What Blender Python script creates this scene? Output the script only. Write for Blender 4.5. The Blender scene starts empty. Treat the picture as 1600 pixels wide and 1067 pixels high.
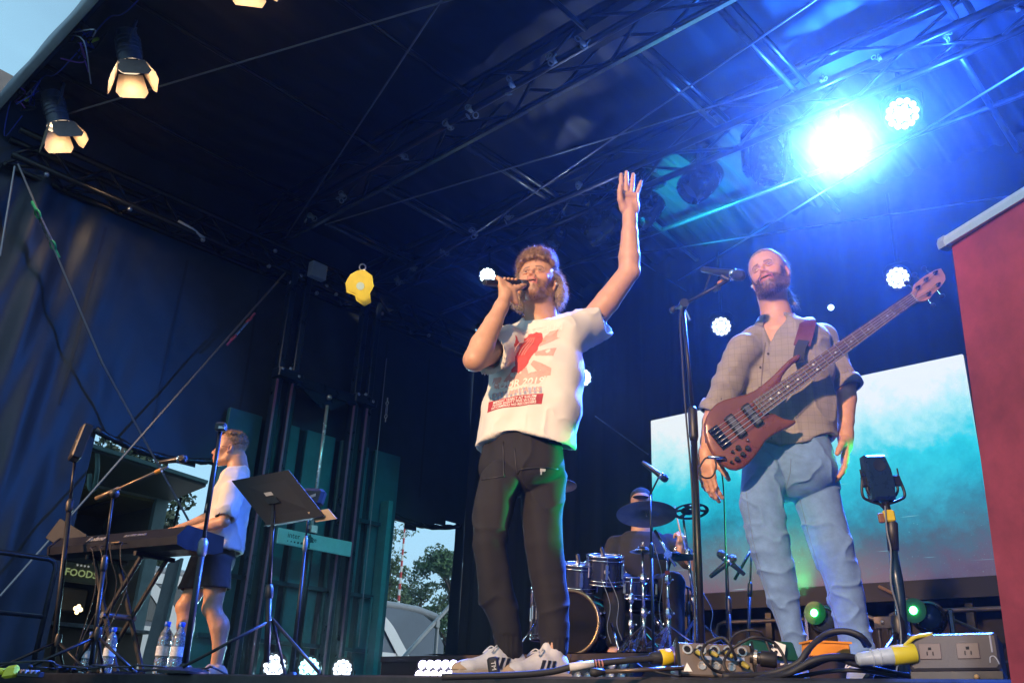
import bpy, math, random
import numpy as np
from mathutils import Vector, Matrix
from mathutils.bvhtree import BVHTree
random.seed(7); RNG = np.random.default_rng(7)
sc = bpy.context.scene; COL = sc.collection
PI = math.pi
# ------------------------------------------------------------------ camera
YAW, PIT, ROL, FPX = math.radians(43.85), math.radians(22.75), math.radians(2.6), 1390.0
_f = np.array([-math.sin(YAW)*math.cos(PIT), math.cos(YAW)*math.cos(PIT), math.sin(PIT)])
_r = np.array([math.cos(YAW), math.sin(YAW), 0.0]); _u = np.cross(_r, _f)
RT = _r*math.cos(ROL)+_u*math.sin(ROL); UP = -_r*math.sin(ROL)+_u*math.cos(ROL); FW = _f
CAM = np.array([0, 0, -0.125])
HD = np.array([-math.sin(YAW), math.cos(YAW), 0.0])      # horizontal heading
cd = bpy.data.cameras.new('camera'); cam = bpy.data.objects.new('camera', cd); COL.objects.link(cam)
cd.sensor_width = 36; cd.lens = FPX/1600*36; cd.clip_start = 0.05; cd.clip_end = 600
cam.matrix_world = Matrix(((RT[0], UP[0], -FW[0], CAM[0]), (RT[1], UP[1], -FW[1], CAM[1]), (RT[2], UP[2], -FW[2], CAM[2]), (0, 0, 0, 1)))
sc.camera = cam
def ray(x, y): return RT*(x-800)-UP*(y-533.5)+FW*FPX
def at(x, y, X=None, Y=None, Z=None, d=None, h=None):
    """real-world point seen at photograph pixel x,y on a given plane"""
    r = ray(x, y)
    if d is not None: return CAM+r*(d/FPX)
    if h is not None: return CAM+r*(h/float(r@HD))
    i, v = (0, X) if X is not None else (1, Y) if Y is not None else (2, Z)
    return CAM+r*((v-CAM[i])/r[i])
# ------------------------------------------------------------------ sky, sun, exposure
w = bpy.data.worlds.new('World'); sc.world = w; w.use_nodes = True
nt = w.node_tree; nt.nodes.clear()
sky = nt.nodes.new('ShaderNodeTexSky'); sky.sky_type = 'NISHITA'; sky.sun_disc = False
SUN_EL, SUN_ROT = math.radians(33), math.radians(80)
sky.sun_elevation = SUN_EL; sky.sun_rotation = SUN_ROT; sky.air_density = 1.0; sky.dust_density = 1.5; sky.ozone_density = 1.5
tc = nt.nodes.new('ShaderNodeTexCoord'); mp = nt.nodes.new('ShaderNodeMapping'); mp.inputs['Scale'].default_value = (1, 1, 3)
nz = nt.nodes.new('ShaderNodeTexNoise'); nz.inputs['Scale'].default_value = 2.2; nz.inputs['Detail'].default_value = 6
rp = nt.nodes.new('ShaderNodeValToRGB'); rp.color_ramp.elements[0].position = .35; rp.color_ramp.elements[1].position = .75
rp.color_ramp.elements[0].color = (.45, .45, .45, 1); rp.color_ramp.elements[1].color = (.8, .8, .8, 1)
mx = nt.nodes.new('ShaderNodeMixRGB'); mx.inputs[2].default_value = (3.6, 7.0, 9.2, 1)
bg = nt.nodes.new('ShaderNodeBackground'); bg.inputs['Strength'].default_value = 0.12
out = nt.nodes.new('ShaderNodeOutputWorld')
nt.links.new(tc.outputs['Generated'], mp.inputs[0]); nt.links.new(mp.outputs[0], nz.inputs['Vector']); nt.links.new(nz.outputs['Fac'], rp.inputs[0])
nt.links.new(rp.outputs[0], mx.inputs[0]); nt.links.new(sky.outputs[0], mx.inputs[1]); nt.links.new(mx.outputs[0], bg.inputs['Color']); nt.links.new(bg.outputs[0], out.inputs[0])
def light(name, typ, loc, energy, color, target=None, **k):
    l = bpy.data.lights.new(name, typ); l.energy = energy; l.color = color
    for a, v in k.items(): setattr(l, a, v)
    o = bpy.data.objects.new(name, l); COL.objects.link(o); o.location = loc
    if target is not None: o.rotation_euler = (Vector(target)-Vector(loc)).to_track_quat('-Z', 'Y').to_euler()
    return o
s = light('sun', 'SUN', (0, 0, 20), 1.3, (1, .95, .88), angle=math.radians(12))
s.rotation_euler = Vector((-math.sin(SUN_ROT)*math.cos(SUN_EL), -math.cos(SUN_ROT)*math.cos(SUN_EL), -math.sin(SUN_EL))).to_track_quat('-Z', 'Y').to_euler()   # veiled sun beyond the right side wall
sc.view_settings.view_transform = 'Standard'; sc.view_settings.look = 'None'; sc.view_settings.exposure = 0.15; sc.view_settings.gamma = 1
cy = sc.cycles
cy.max_bounces = 6; cy.diffuse_bounces = 3; cy.glossy_bounces = 3; cy.transmission_bounces = 6; cy.volume_bounces = 0; cy.transparent_max_bounces = 8
cy.use_denoising = True; cy.caustics_reflective = False; cy.caustics_refractive = False; cy.sample_clamp_indirect = 4
cy.use_adaptive_sampling = True; cy.adaptive_threshold = 0.02
# ------------------------------------------------------------------ materials
_m = {}
def mat(name, col, rough=.6, metal=0, var=.12, scale=8, bump=0, bscale=60, emit=None, es=0, coat=0, spec=None, trans=0, sss=0, sheen=0, stretch=None):
    if name in _m: return _m[name]
    m = bpy.data.materials.new(name); m.use_nodes = True; n = m.node_tree; b = n.nodes['Principled BSDF']; L = n.links
    b.inputs['Roughness'].default_value = rough; b.inputs['Metallic'].default_value = metal
    b.inputs['Coat Weight'].default_value = coat; b.inputs['Transmission Weight'].default_value = trans
    if sheen: b.inputs['Sheen Weight'].default_value = sheen
    if spec is not None: b.inputs['Specular IOR Level'].default_value = spec
    if sss: b.inputs['Subsurface Weight'].default_value = sss; b.inputs['Subsurface Radius'].default_value = (.012, .004, .002); b.inputs['Subsurface Scale'].default_value = 1
    t = n.nodes.new('ShaderNodeTexCoord'); v = t.outputs['Object']
    if stretch:
        q = n.nodes.new('ShaderNodeMapping'); q.inputs['Scale'].default_value = stretch; L.new(v, q.inputs[0]); v = q.outputs[0]
    if var:
        z = n.nodes.new('ShaderNodeTexNoise'); z.inputs['Scale'].default_value = scale; z.inputs['Detail'].default_value = 5; z.inputs['Roughness'].default_value = .65
        L.new(v, z.inputs['Vector'])
        r = n.nodes.new('ShaderNodeValToRGB'); r.color_ramp.elements[0].position = .3; r.color_ramp.elements[1].position = .7
        r.color_ramp.elements[0].color = (*[c*(1-var) for c in col], 1); r.color_ramp.elements[1].color = (*[min(1, c*(1+var)) for c in col], 1)
        L.new(z.outputs['Fac'], r.inputs[0]); L.new(r.outputs[0], b.inputs['Base Color'])
        mr = n.nodes.new('ShaderNodeMapRange'); mr.inputs['To Min'].default_value = max(.03, rough-.12); mr.inputs['To Max'].default_value = min(1, rough+.12)
        L.new(z.outputs['Fac'], mr.inputs[0]); L.new(mr.outputs[0], b.inputs['Roughness'])
    else: b.inputs['Base Color'].default_value = (*col, 1)
    if bump:
        z2 = n.nodes.new('ShaderNodeTexNoise'); z2.inputs['Scale'].default_value = bscale; z2.inputs['Detail'].default_value = 4
        L.new(v, z2.inputs['Vector']); bp = n.nodes.new('ShaderNodeBump'); bp.inputs['Strength'].default_value = bump; bp.inputs['Distance'].default_value = .01
        L.new(z2.outputs['Fac'], bp.inputs['Height']); L.new(bp.outputs[0], b.inputs['Normal'])
    if emit: b.inputs['Emission Color'].default_value = (*emit, 1); b.inputs['Emission Strength'].default_value = es
    _m[name] = m; return m
BLK = mat('black_metal', (.012, .012, .013), .42, .3, .3, 30)
BLKP = mat('black_plastic', (.016, .016, .018), .45, 0, .25, 40)
RUB = mat('black_rubber', (.02, .02, .021), .6, 0, .25, 60)
CHR = mat('chrome', (.62, .63, .65), .18, 1, .1, 20)
ALU = mat('aluminium', (.45, .46, .48), .38, 1, .15, 30)
STL = mat('dull_steel', (.20, .21, .23), .42, .8, .25, 30)
TRS = mat('black_truss_paint', (.010, .011, .014), .32, .4, .3, 30)
CBL = mat('steel_cable', (.28, .28, .29), .4, .8, .15, 200)
# ------------------------------------------------------------------ mesh helpers
def V(*a): return np.array(a, float)
def nrm(v): v = np.asarray(v, float); return v/np.linalg.norm(v)
def frame(d, up=(0, 0, 1)):
    d = nrm(d); up = np.asarray(up, float)
    if abs(d@up)/np.linalg.norm(up) > .98: up = V(0, 1, 0) if abs(d[1]) < .9 else V(1, 0, 0)
    a = nrm(np.cross(up, d)); return a, np.cross(d, a), d
class MB:
    def __init__(s): s.v = []; s.f = []; s.n = 0
    def raw(s, v, f):
        s.v.append(np.asarray(v, float).reshape(-1, 3)); s.f += [tuple(i+s.n for i in q) for q in f]; s.n += len(s.v[-1]); return s
    def box(s, c, h, ax=None, taper=1, bev=0):
        """box: centre, half sizes, axes rows"""
        A = np.eye(3) if ax is None else np.array(ax)
        c = np.asarray(c, float); h = np.asarray(h, float)
        if bev:
            vs = []
            for sz in (-1, 1):
                for (px, py) in ((-1, -1), (1, -1), (1, 1), (-1, 1)):
                    pass
            x, y, z = h; b = min(bev, *(h*.45)); ring = []
            for (sx, sy) in ((-1, -1), (1, -1), (1, 1), (-1, 1)):
                e = [(sx*(x-b), sy*y), (sx*x, sy*(y-b))]
                if sx*sy > 0: e = e[::-1]
                ring += e
            if True:
                R = []
                for zz, sh in ((-z, b), (-z+b, 0), (z-b, 0), (z, b)):
                    t = taper if zz > 0 else 1
                    for (px, py) in ring: R.append((math.copysign(max(abs(px)-sh, 0), px)*t, math.copysign(max(abs(py)-sh, 0), py)*t, zz))
            R = np.array(R)@A+c; f = []
            for k in range(3):
                for i in range(8): f.append((k*8+i, k*8+(i+1) % 8, (k+1)*8+(i+1) % 8, (k+1)*8+i))
            f.append(tuple(range(7, -1, -1))); f.append(tuple(range(24, 32)))
            return s.raw(R, f)
        P = np.array([(x*(taper if z > 0 else 1), y*(taper if z > 0 else 1), z) for z in (-1, 1) for (x, y) in ((-1, -1), (1, -1), (1, 1), (-1, 1))])*h
        return s.raw(P@A+c, [(3, 2, 1, 0), (4, 5, 6, 7), (0, 1, 5, 4), (1, 2, 6, 5), (2, 3, 7, 6), (3, 0, 4, 7)])
    def bar(s, a, b, w, t=None, up=(0, 0, 1), bev=0):
        a = np.asarray(a, float); b = np.asarray(b, float); x, y, z = frame(b-a, up)
        return s.box((a+b)/2, (w/2, (t or w)/2, np.linalg.norm(b-a)/2), (x, y, z), bev=bev)
    def loft(s, rings, close=True, caps=True):
        n = len(rings[0]); v = np.concatenate(rings); f = []
        for k in range(len(rings)-1):
            for i in range(n if close else n-1): f.append((k*n+i, k*n+(i+1) % n, (k+1)*n+(i+1) % n, (k+1)*n+i))
        if caps: f.append(tuple(range(n-1, -1, -1))); m = (len(rings)-1)*n; f.append(tuple(range(m, m+n)))
        return s.raw(v, f)
    def tube(s, pts, r, n=8, caps=True):
        pts = [np.asarray(p, float) for p in pts]; R = []; m = len(pts)
        rr = r if hasattr(r, '__len__') else [r]*m
        pa = None
        for i, p in enumerate(pts):
            d = nrm((pts[min(i+1, m-1)]-pts[max(i-1, 0)])+1e-9)
            if pa is None: pa = frame(d)[0]
            a = nrm(pa-d*(pa@d)); b = np.cross(d, a); pa = a
            R.append(np.array([p+rr[i]*(math.cos(t)*a+math.sin(t)*b) for t in np.arange(n)*2*PI/n]))
        return s.loft(R, caps=caps)
    def lathe(s, prof, c=(0, 0, 0), d=(0, 0, 1), n=24, up=(0, 0, 1), caps=True):
        """prof = [(radius, height along d)]"""
        a, b, d = frame(d, up); c = np.asarray(c, float)
        t = np.arange(n)*2*PI/n
        R = [c+d*h+r*(np.outer(np.cos(t), a)+np.outer(np.sin(t), b)) for r, h in prof]
        return s.loft(R, caps=caps)
    def ball(s, c, r, n=12, sc=(1, 1, 1), ax=None):
        A = np.eye(3) if ax is None else np.array(ax)
        R = []
        for k in range(n//2+1):
            th = PI*k/(n//2); rr = max(math.sin(th), .02)
            R.append(np.asarray(c)+(np.array([(rr*math.cos(p)*sc[0], rr*math.sin(p)*sc[1], -math.cos(th)*sc[2]) for p in np.arange(n)*2*PI/n])*r)@A)
        return s.loft(R)
    def poly(s, pts2, o, ax, ay, t):
        """extrude a 2D outline (ccw) placed at o with axes ax, ay by thickness t along ax x ay, centred"""
        o = np.asarray(o, float); ax = np.asarray(ax, float); ay = np.asarray(ay, float); nn = nrm(np.cross(ax, ay))
        P = np.array([o+ax*p[0]+ay*p[1] for p in pts2]); return s.loft([P-nn*t/2, P+nn*t/2])
    def torus(s, c, d, R, r, n=24, m=6, up=(0, 0, 1), sx=1, sy=1, a0=0, a1=2*PI):
        a, b, d = frame(d, up); full = abs(a1-a0-2*PI) < 1e-6
        k = n if full else n+1
        pts = [np.asarray(c)+R*(sx*math.cos(t)*a+sy*math.sin(t)*b) for t in a0+np.arange(k)*(a1-a0)/n]
        if full: pts.append(pts[0]); 
        return s.tube(pts, r, m, caps=not full)
    def build(s, name, m, parent=None, smooth=False, **k):
        me = bpy.data.meshes.new(name); me.from_pydata(np.concatenate(s.v).tolist(), [], s.f); me.update()
        return link(name, me, m, parent, smooth, **k)
def link(name, me, m, parent=None, smooth=False, **k):
    if m is not None and not len(me.materials): me.materials.append(m)
    if smooth: me.polygons.foreach_set('use_smooth', [True]*len(me.polygons))
    if smooth == 'auto':
        me.set_sharp_from_angle(angle=math.radians(40))
    o = bpy.data.objects.new(name, me); COL.objects.link(o)
    if parent is not None: o.parent = parent
    for a, v in k.items(): o[a] = v
    return o
def thing(name, label, cat, loc=(0, 0, 0), group=None):
    o = bpy.data.objects.new(name, None); COL.objects.link(o); o.location = loc; o.empty_display_size = .1
    o['label'] = label; o['category'] = cat
    if group: o['group'] = group
    return o
def tag(o, label, cat, group=None):
    o['label'] = label; o['category'] = cat
    if group: o['group'] = group
    return o
def struct(o): o['kind'] = 'structure'; return o
def stuff(o): o['kind'] = 'stuff'; return o
def dup(o, loc=None, label=None, mtx=None, parent=None):
    c = o.copy(); COL.objects.link(c)
    if parent is not None: c.parent = parent
    if loc is not None: c.location = loc
    if mtx is not None: c.matrix_world = mtx
    if label: c['label'] = label
    for ch in list(o.children): dup(ch, parent=c)
    return c
def catenary(a, b, sag, n=10):
    a = np.asarray(a, float); b = np.asarray(b, float)
    return [a+(b-a)*t-V(0, 0, 4*sag*t*(1-t)) for t in np.linspace(0, 1, n)]
def spline(P, n=8):
    P = [np.asarray(p, float) for p in P]; Q = [2*P[0]-P[1]]+P+[2*P[-1]-P[-2]]; o = []
    for i in range(1, len(Q)-2):
        for t in np.arange(n)/n:
            a, b, c, d = Q[i-1:i+3]; o.append(.5*((2*b)+(c-a)*t+(2*a-5*b+4*c-d)*t*t+(3*b-a-3*c+d)*t**3))
    o.append(P[-1]); return o
# vectorised value noise
def _h(i, j, k, s): 
    n = (i*374761393+j*668265263+k*2147483647+s*974634777) & 0xffffffff
    n = ((n ^ (n >> 13))*1274126177) & 0xffffffff
    return ((n ^ (n >> 16)) & 0xffff)/32767.5-1
def vnoise(P, scale=1, seed=0, octv=3, rough=.5):
    o = np.zeros(len(P)); amp = 1; P = np.asarray(P, float)*scale
    for q in range(octv):
        I = np.floor(P).astype(np.int64); F = P-I; F = F*F*(3-2*F)
        def c(a, b, d): return _h(I[:, 0]+a, I[:, 1]+b, I[:, 2]+d, seed+q)
        x0 = lambda b, d: c(0, b, d)*(1-F[:, 0])+c(1, b, d)*F[:, 0]
        y0 = lambda d: x0(0, d)*(1-F[:, 1])+x0(1, d)*F[:, 1]
        o += amp*(y0(0)*(1-F[:, 2])+y0(1)*F[:, 2]); amp *= rough; P = P*2.03+17.1
    return o
# ================================================================== STAGE STRUCTURE
LIP, XW, YB, RZ, FAS = 2.42, -9.0, 8.6, 5.62, 1.66
GZ = -1.3
# ground: one sheet to the horizon
g = MB(); n = 24; xs = np.linspace(-1, 1, n); v = []; f = []
for i in range(n):
    for j in range(n): v.append((np.sign(xs[i])*abs(xs[i])**2.5*260, np.sign(xs[j])*abs(xs[j])**2.5*260, GZ))
for i in range(n-1):
    for j in range(n-1): f.append((i*n+j, (i+1)*n+j, (i+1)*n+j+1, i*n+j+1))
g.raw(v, f); struct(g.build('ground', mat('trodden_grass', (.06, .075, .035), .95, 0, .5, 1.3, .5, 30)))
FLM = mat('stage_plywood', (.022, .02, .019), .5, 0, .45, 3, .15, 120)
fl = thing('stage_floor', '', ''); del fl['label']; del fl['category']; fl['kind'] = 'structure'
k = 0
for i in range(6):
    for j in range(3):
        x0, x1 = -9.2+i*2.0, -9.2+(i+1)*2.0-.006; y0 = LIP+.03+j*2.1; y1 = y0+2.1-.006
        MB().box(((x0+x1)/2, (y0+y1)/2, -.012), ((x1-x0)/2, (y1-y0)/2, .012)).build('deck_board', FLM, fl)
MB().box((-3.2, LIP, -.035), (6, .028, .035), bev=.008).build('edge_or_glint_rail', mat('dark_edge_trim', (.05, .045, .045), .4, .6, .3, 12), fl)
sk = MB(); xs = np.arange(-9.2, 2.8, .05)
sk.loft([np.array([(x, LIP-.01+.02*math.sin(x*23), z) for x in xs]) for z in (-.08, GZ+.02)], close=False, caps=False)
struct(sk.build('stage_skirt', mat('black_cloth', (.012, .012, .013), .9, 0, .3, 20)))
# ---- side wall tarpaulin with two openings
def grid(us, vs, fn, keep=None):
    U, W = np.meshgrid(us, vs, indexing='ij'); P = fn(U.ravel(), W.ravel()); nu, nv = len(us), len(vs); f = []
    for i in range(nu-1):
        for j in range(nv-1):
            if keep is None or keep((us[i]+us[i+1])/2, (vs[j]+vs[j+1])/2): f.append((i*nv+j, (i+1)*nv+j, (i+1)*nv+j+1, i*nv+j+1))
    return P, f
TARP = mat('dark_tarpaulin', (.025, .035, .05), .5, 0, .2, 4, .06, 35)
def fold(Y, Z):
    a = np.exp(-((Y-1.4)/1.3)**2)
    x = .10*a*np.sin(Y*9+Z*1.2)+.05*a*np.sin(Y*21-Z*2)
    x += .025*np.sin(Y*5+np.sin(Z*2))*np.clip((3.4-Z)/3, 0, 1)+.02*vnoise(np.stack([Y*1.2+Z*.5, Z*.7, Y*0], 1), 1.3, 3)
    return x
ys = np.arange(-.6, YB+.02, .05); zs = np.concatenate([np.arange(-1.25, 4.9, .075)])
def topz(y): return 4.62+.035*np.clip(y, 1, 8)*1.0-.02
def wallP(Y, Z):
    zz = np.where(Z > 2.3, 2.3+(Z-2.3)*(4.72-2.3)/(4.85-2.3), Z)
    return np.stack([XW+fold(Y, Z), Y, zz], 1)
def keep(y, z):
    if 3.42 < y < 4.72 and z < 2.34-.10*math.sin((y-3.42)/1.3*PI)-.05*(y-3.42): return False
    if 7.07 < y < 8.40 and z < 2.24-.16*math.sin(min(1, (y-7.0)/1.2)*PI)+0.0: return False
    return True
P, f = grid(ys, zs, wallP, keep)
wt = thing('side_wall_tarpaulin', 'dark folded tarpaulin side wall of the stage with two open flaps', 'tarpaulin', (XW, 4, 0))
wt.location = (0, 0, 0)
MB().raw(P, f).build('wall_sheet', TARP, wt, True)
for yy in (3.0, 3.95, 4.9, 6.9, 7.7):                       # sewn seams
    MB().loft([np.array([(XW+fold(np.array([yy+d]), np.array([z]))[0]+.008, yy+d, z) for d in (-.015, .015)]) for z in np.arange(2.5, 4.7, .2)], close=False, caps=False).build('seam', mat('seam_tape', (.018, .02, .028), .5), wt)
P2, f2 = grid(ys, np.array([4.70, 4.9, 5.15, 5.4, 5.75]), lambda Y, Z: np.stack([XW-.03+.02*np.sin(Y*6+Z*3), Y, Z], 1))
MB().raw(P2, f2).build('gable_sheet', TARP, wt, True)
# sag rolls above the openings
for (y0, y1, z0, lab) in ((3.36, 4.78, 2.33, ''), (7.0, 8.45, 2.24, '')):
    pts = [(XW+.05, y, z0-.11*math.sin((y-y0)/(y1-y0)*PI)+.004*math.sin(y*30)) for y in np.linspace(y0, y1, 24)]
    MB().tube(pts, [.034+.006*math.sin(i*1.7) for i in range(24)], 10).build('rolled_flap', mat('flap_vinyl', (.025, .03, .04), .25, 0, .2, 9, .3, 25), wt, True)
tag(MB().raw(*grid(np.arange(.2, YB, .2), np.array([-1.25, 1, 3, 5.0, 5.8]), lambda Y, Z: np.stack([3.1+.04*np.sin(Y*4), Y, Z], 1))).build('side_wall_tarpaulin', TARP, None, True), 'dark tarpaulin side wall at the far right end, beyond the photo', 'tarpaulin')
# ---- back curtain
def backP(X, Z): return np.stack([X, YB+.022*np.sin(X*14+.6*np.sin(Z*1.3))+.010*np.sin(X*31), Z], 1)
P, f = grid(np.arange(-9.0, 3.2, .045), np.linspace(-1.25, 5.52, 13), backP)
tag(MB().raw(P, f).build('back_curtain', mat('black_serge', (.010, .011, .014), .75, 0, .25, 6), None, True), 'black pleated curtain closing the back of the stage', 'curtain')
# ---- roof tarpaulin
def roofP(X, Y):
    a = np.clip((Y-6.4)/.6, 0, 1)
    z = RZ-.30*np.clip((Y-6.9)/1.7, 0, 1)**1.5+a*(.018*np.sin(X*26+Y*1.0)+.015*np.sin(X*43-Y*2.2))+.03*np.sin(X*2.1+Y)*(1-a)
    z += .02*vnoise(np.stack([X, Y*.35, X*0], 1), 2.2, 5)+(1-a)*.006*np.sin(X*19+np.sin(Y*2)*.7)
    z += .09*np.cos(np.clip((Y-5.0)/1.7, -1.6, 1.6)*PI)*.5
    z -= .30*np.clip((2.3-Y)/.64, 0, 1)**1.5
    return np.stack([X, Y, z], 1)
rt = thing('stage_roof', 'dark tarpaulin roof over the whole stage with a pale front edge', 'roof')
P, f = grid(np.arange(-9.25, 3.2, .03), np.arange(FAS, YB+.1, .09), roofP)
MB().raw(P, f).build('roof_sheet', mat('roof_vinyl', (.024, .026, .032), .5, 0, .15, 5, .05, 60, stretch=(3, .5, 1), spec=.22), rt, True)
xs = np.arange(-10.2, 3.4, .1)
fx = lambda x, a, b: np.array([(x, FAS-a+.008*math.sin(x*7), RZ+b+.02*math.sin(x*2.3)) for x in xs])
MB().loft([np.array([(x, FAS+.02, RZ-.50+.002*math.sin(x*3)) for x in xs]), np.array([(x, FAS-.03+.003*math.sin(x*9), RZ-.47+.002*math.sin(x*3)) for x in xs]),
           np.array([(x, FAS-.04+.005*math.sin(x*7), RZ-.38) for x in xs]), np.array([(x, FAS+.10, RZ-.30) for x in xs])], close=False, caps=False).build('front_fascia', mat('grey_vinyl', (.25, .28, .33), .5, 0, .2, 3, .2, 12), rt, True)
MB().loft([np.array([(x, FAS+.025, RZ-.50+.002*math.sin(x*3)) for x in xs]), np.array([(x, FAS+.05, RZ-.40) for x in xs]), np.array([(x, FAS+.12, RZ-.30) for x in xs])], close=False, caps=False).build('fascia_lining', TARP, rt, True)
MB().box((-3.3, 5.9, RZ+.35), (6.0, 2.8, .02)).build('roof_top', TARP, rt)
# purlins: pairs of tubes running upstage
for x, y0, y1 in ((-6.98, 5.05, 6.4), (-5.68, 5.05, 6.4), (-3.55, 5.05, 6.4), (-2.74, 4.95, 6.5), (-1.35, 5.0, 6.4), (-8.1, 5.05, 6.4), (-.3, 5.0, 6.4)):
    for q in (0, .12):
        MB().tube([(x+q, y0, 5.2), (x+q, y1, 5.2)], .028, 8).build('purlin', TRS if q else mat('grey_purlin', (.07, .075, .09), .35, .5, .3, 20), rt, True)
for x in (-8.1, -6.6, -5.2, -3.8, -2.3, -.9):
    MB().tube([(x, FAS+.1, 5.42), (x, 4.7, 5.34)], .024, 8).build('purlin', TRS, rt, True)
for x in (-6.9, -5.1, -3.3, -1.5):
    MB().tube([(x, 6.85, 5.3), (x+.02, 8.5, 5.12)], .03, 8).build('purlin', mat('grey_purlin', (0, 0, 0)), rt, True)
MB().tube([(-8.9, 7.75, 5.2), (2.5, 7.75, 5.2)], .026, 8).build('purlin', mat('grey_purlin', (0, 0, 0)), rt, True)
# ---- trusses
def truss(name, label, x0, x1, y0, y1, z0, z1, step, axis='X', group=None, nclamp=0):
    t = thing(name, label, 'truss', group=group)
    def P(s, a, z): return V(s, a, z) if axis == 'X' else V(a, s, z)
    for a in (y0, y1):
        for z in (z0, z1):
            MB().tube([P(x0, a, z), P(x1, a, z)], .036, 10).build('chord', TRS, t, True)
    k = int((x1-x0)/step); bm = {}
    for i in range(k):
        s0 = x0+i*step; s1 = s0+step; m = (s0+s1)/2
        for key, A, B in (('f', P(s0, y0, z0), P(m, y0, z1)), ('g', P(m, y0, z1), P(s1, y0, z0)), ('b', P(s0, y1, z0), P(m, y1, z1)), ('c', P(m, y1, z1), P(s1, y1, z0)), ('d', P(s0, y0, z0), P(m, y1, z0)), ('e', P(m, y1, z0), P(s1, y0, z0))):
            if key not in bm:
                o = MB().tube([A*0, B-A], .017, 6).build('brace', TRS, t, True); bm[key] = o.data
            else: o = link('brace', bm[key], None, t)
            o.location = A
    return t
trA = truss('roof_truss', 'black box truss crossing the roof nearest the front of the stage', -8.95, 3.0, 4.68, 5.0, 5.15, 5.47, 1.15, group='roof trusses')
trB = truss('roof_truss', 'black box truss carrying the moving head lights towards the back', -8.95, 3.0, 6.42, 6.80, 5.15, 5.45, 1.2, group='roof trusses')
MB().box((-3.0, 4.84, 5.40), (5.95, .13, .05)).build('dark_backing', mat('backing_black', (.006, .006, .008), .6), trA)  # dark panel added inside the truss so it reads as one dark band
MB().box((-3.0, 4.985, 5.108), (5.95, .02, .010)).build('edge_or_glint_rail', mat('glint_rail', (.6, .6, .58), .22, .9, .2, 6), trA)  # thin bright bar put in to stand for lamp glint along the chord
MB().box((-3.0, 6.62, 5.42), (5.95, .15, .04)).build('dark_backing', mat('backing_black', (0, 0, 0)), trB)  # same added dark backing in the rear truss
trC = truss('side_truss', 'black truss running along the top of the side wall tarpaulin', 1.9, 8.4, -8.98, -8.72, 4.72, 5.02, .6, 'Y')
KN = mat('grey_webbing', (.42, .42, .38), .7, 0, .2, 40)
def knot(p, s=1):
    m = MB(); p = V(*p)
    for q in range(4):
        a = RNG.normal(size=3)*.03*s; m.torus(p+a, RNG.normal(size=3), .028*s, .007*s, 10, 5)
    m.box(p, (.02*s, .03*s, .015*s)); return m
NTH = ['first from the corner', 'second from the corner', 'third from the corner', 'fourth from the corner', 'fifth from the corner', 'sixth from the corner', 'seventh from the corner', 'farthest from the corner']
for i, (x, y) in enumerate(((487, 338), (535, 305), (628, 243), (700, 195), (735, 172), (800, 133), (865, 95), (912, 68))):
    p = at(x, y, Z=5.13); tag(knot(p).build('webbing_clamp', KN, None, True), 'pale webbing clamp under the front roof truss, %s' % NTH[i], 'clamp', 'clamps under the front roof truss')
for i, (x, y) in enumerate(((620, 437), (648, 418), (695, 393), (742, 366), (793, 340), (905, 287))):
    p = at(x, y, Z=5.13); tag(knot(p).build('webbing_clamp', KN, None, True), 'pale webbing clamp under the rear roof truss, %s' % NTH[i], 'clamp', 'clamps under the rear roof truss')
for i, (x, y) in enumerate(((1283, 125), (1375, 92), (1478, 55), (1590, 15))):
    p = at(x, y, Z=5.13); tag(knot(p, .7).build('webbing_clamp', KN, None, True), 'small blue lit clamp at the bright end of rear truss, %s' % NTH[i], 'clamp', 'clamps near the bright lamp')
# bolts and shackles along the side truss
SH = mat('zinc', (.55, .57, .6), .3, .9, .2, 40)
for x, y in ((73, 273), (203, 327), (317, 375), (420, 416), (495, 458), (597, 490), (670, 524), (430, 392), (455, 442), (470, 431), (510, 447), (525, 460), (570, 474)):
    p = at(x, y, X=-8.7)
    MB().ball(p, .028, 8).build('shackle', SH, trC, True)
sb = at(300, 358, X=-8.7); MB().tube([sb+V(0, -.17, .02), sb, sb+V(0, .16, -.05)], .02, 6).build('strip_tube', mat('pale_tube', (.6, .62, .6), .5), trC, True)
# white bracket and yellow chain hoist on the corner
o = MB().box(at(496, 424, X=-8.5), (.05, .11, .10), bev=.01).build('junction_box', mat('pale_grey_box', (.45, .47, .5), .5))
tag(o, 'small pale grey junction box on the side wall truss', 'box')
c = at(563, 447, X=-8.45); m = MB(); out2 = [(-.06, .19), (.03, .21), (.13, .15), (.17, .02), (.13, -.08), (.16, -.19), (.08, -.25), (-.03, -.19), (-.05, -.13), (-.16, -.10), (-.19, .02), (-.14, .13)]
yv = mat('yellow_casing', (.75, .52, .01), .4, 0, .1, 10); nn = nrm(CAM-c); ax = nrm(np.cross(V(0, 0, 1), nn)); ay = np.cross(nn, ax)
hst = thing('chain_hoist', 'yellow fall arrester hanging from the corner of the side truss', 'hoist')
m.poly(out2, c, ax, ay, .12); m.poly([(a*.8, b*.8) for a, b in out2], c, ax, ay, .16); m.build('casing', yv, hst)
MB().lathe([(.001, .075), (.05, .085), (.05, .095), (.001, .095)], c, nn, 16).build('badge', mat('pale_badge', (.5, .6, .55), .5), hst)
MB().torus(c+ay*.24, nn, .04, .012, 14).build('hook', SH, hst, True)
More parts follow.
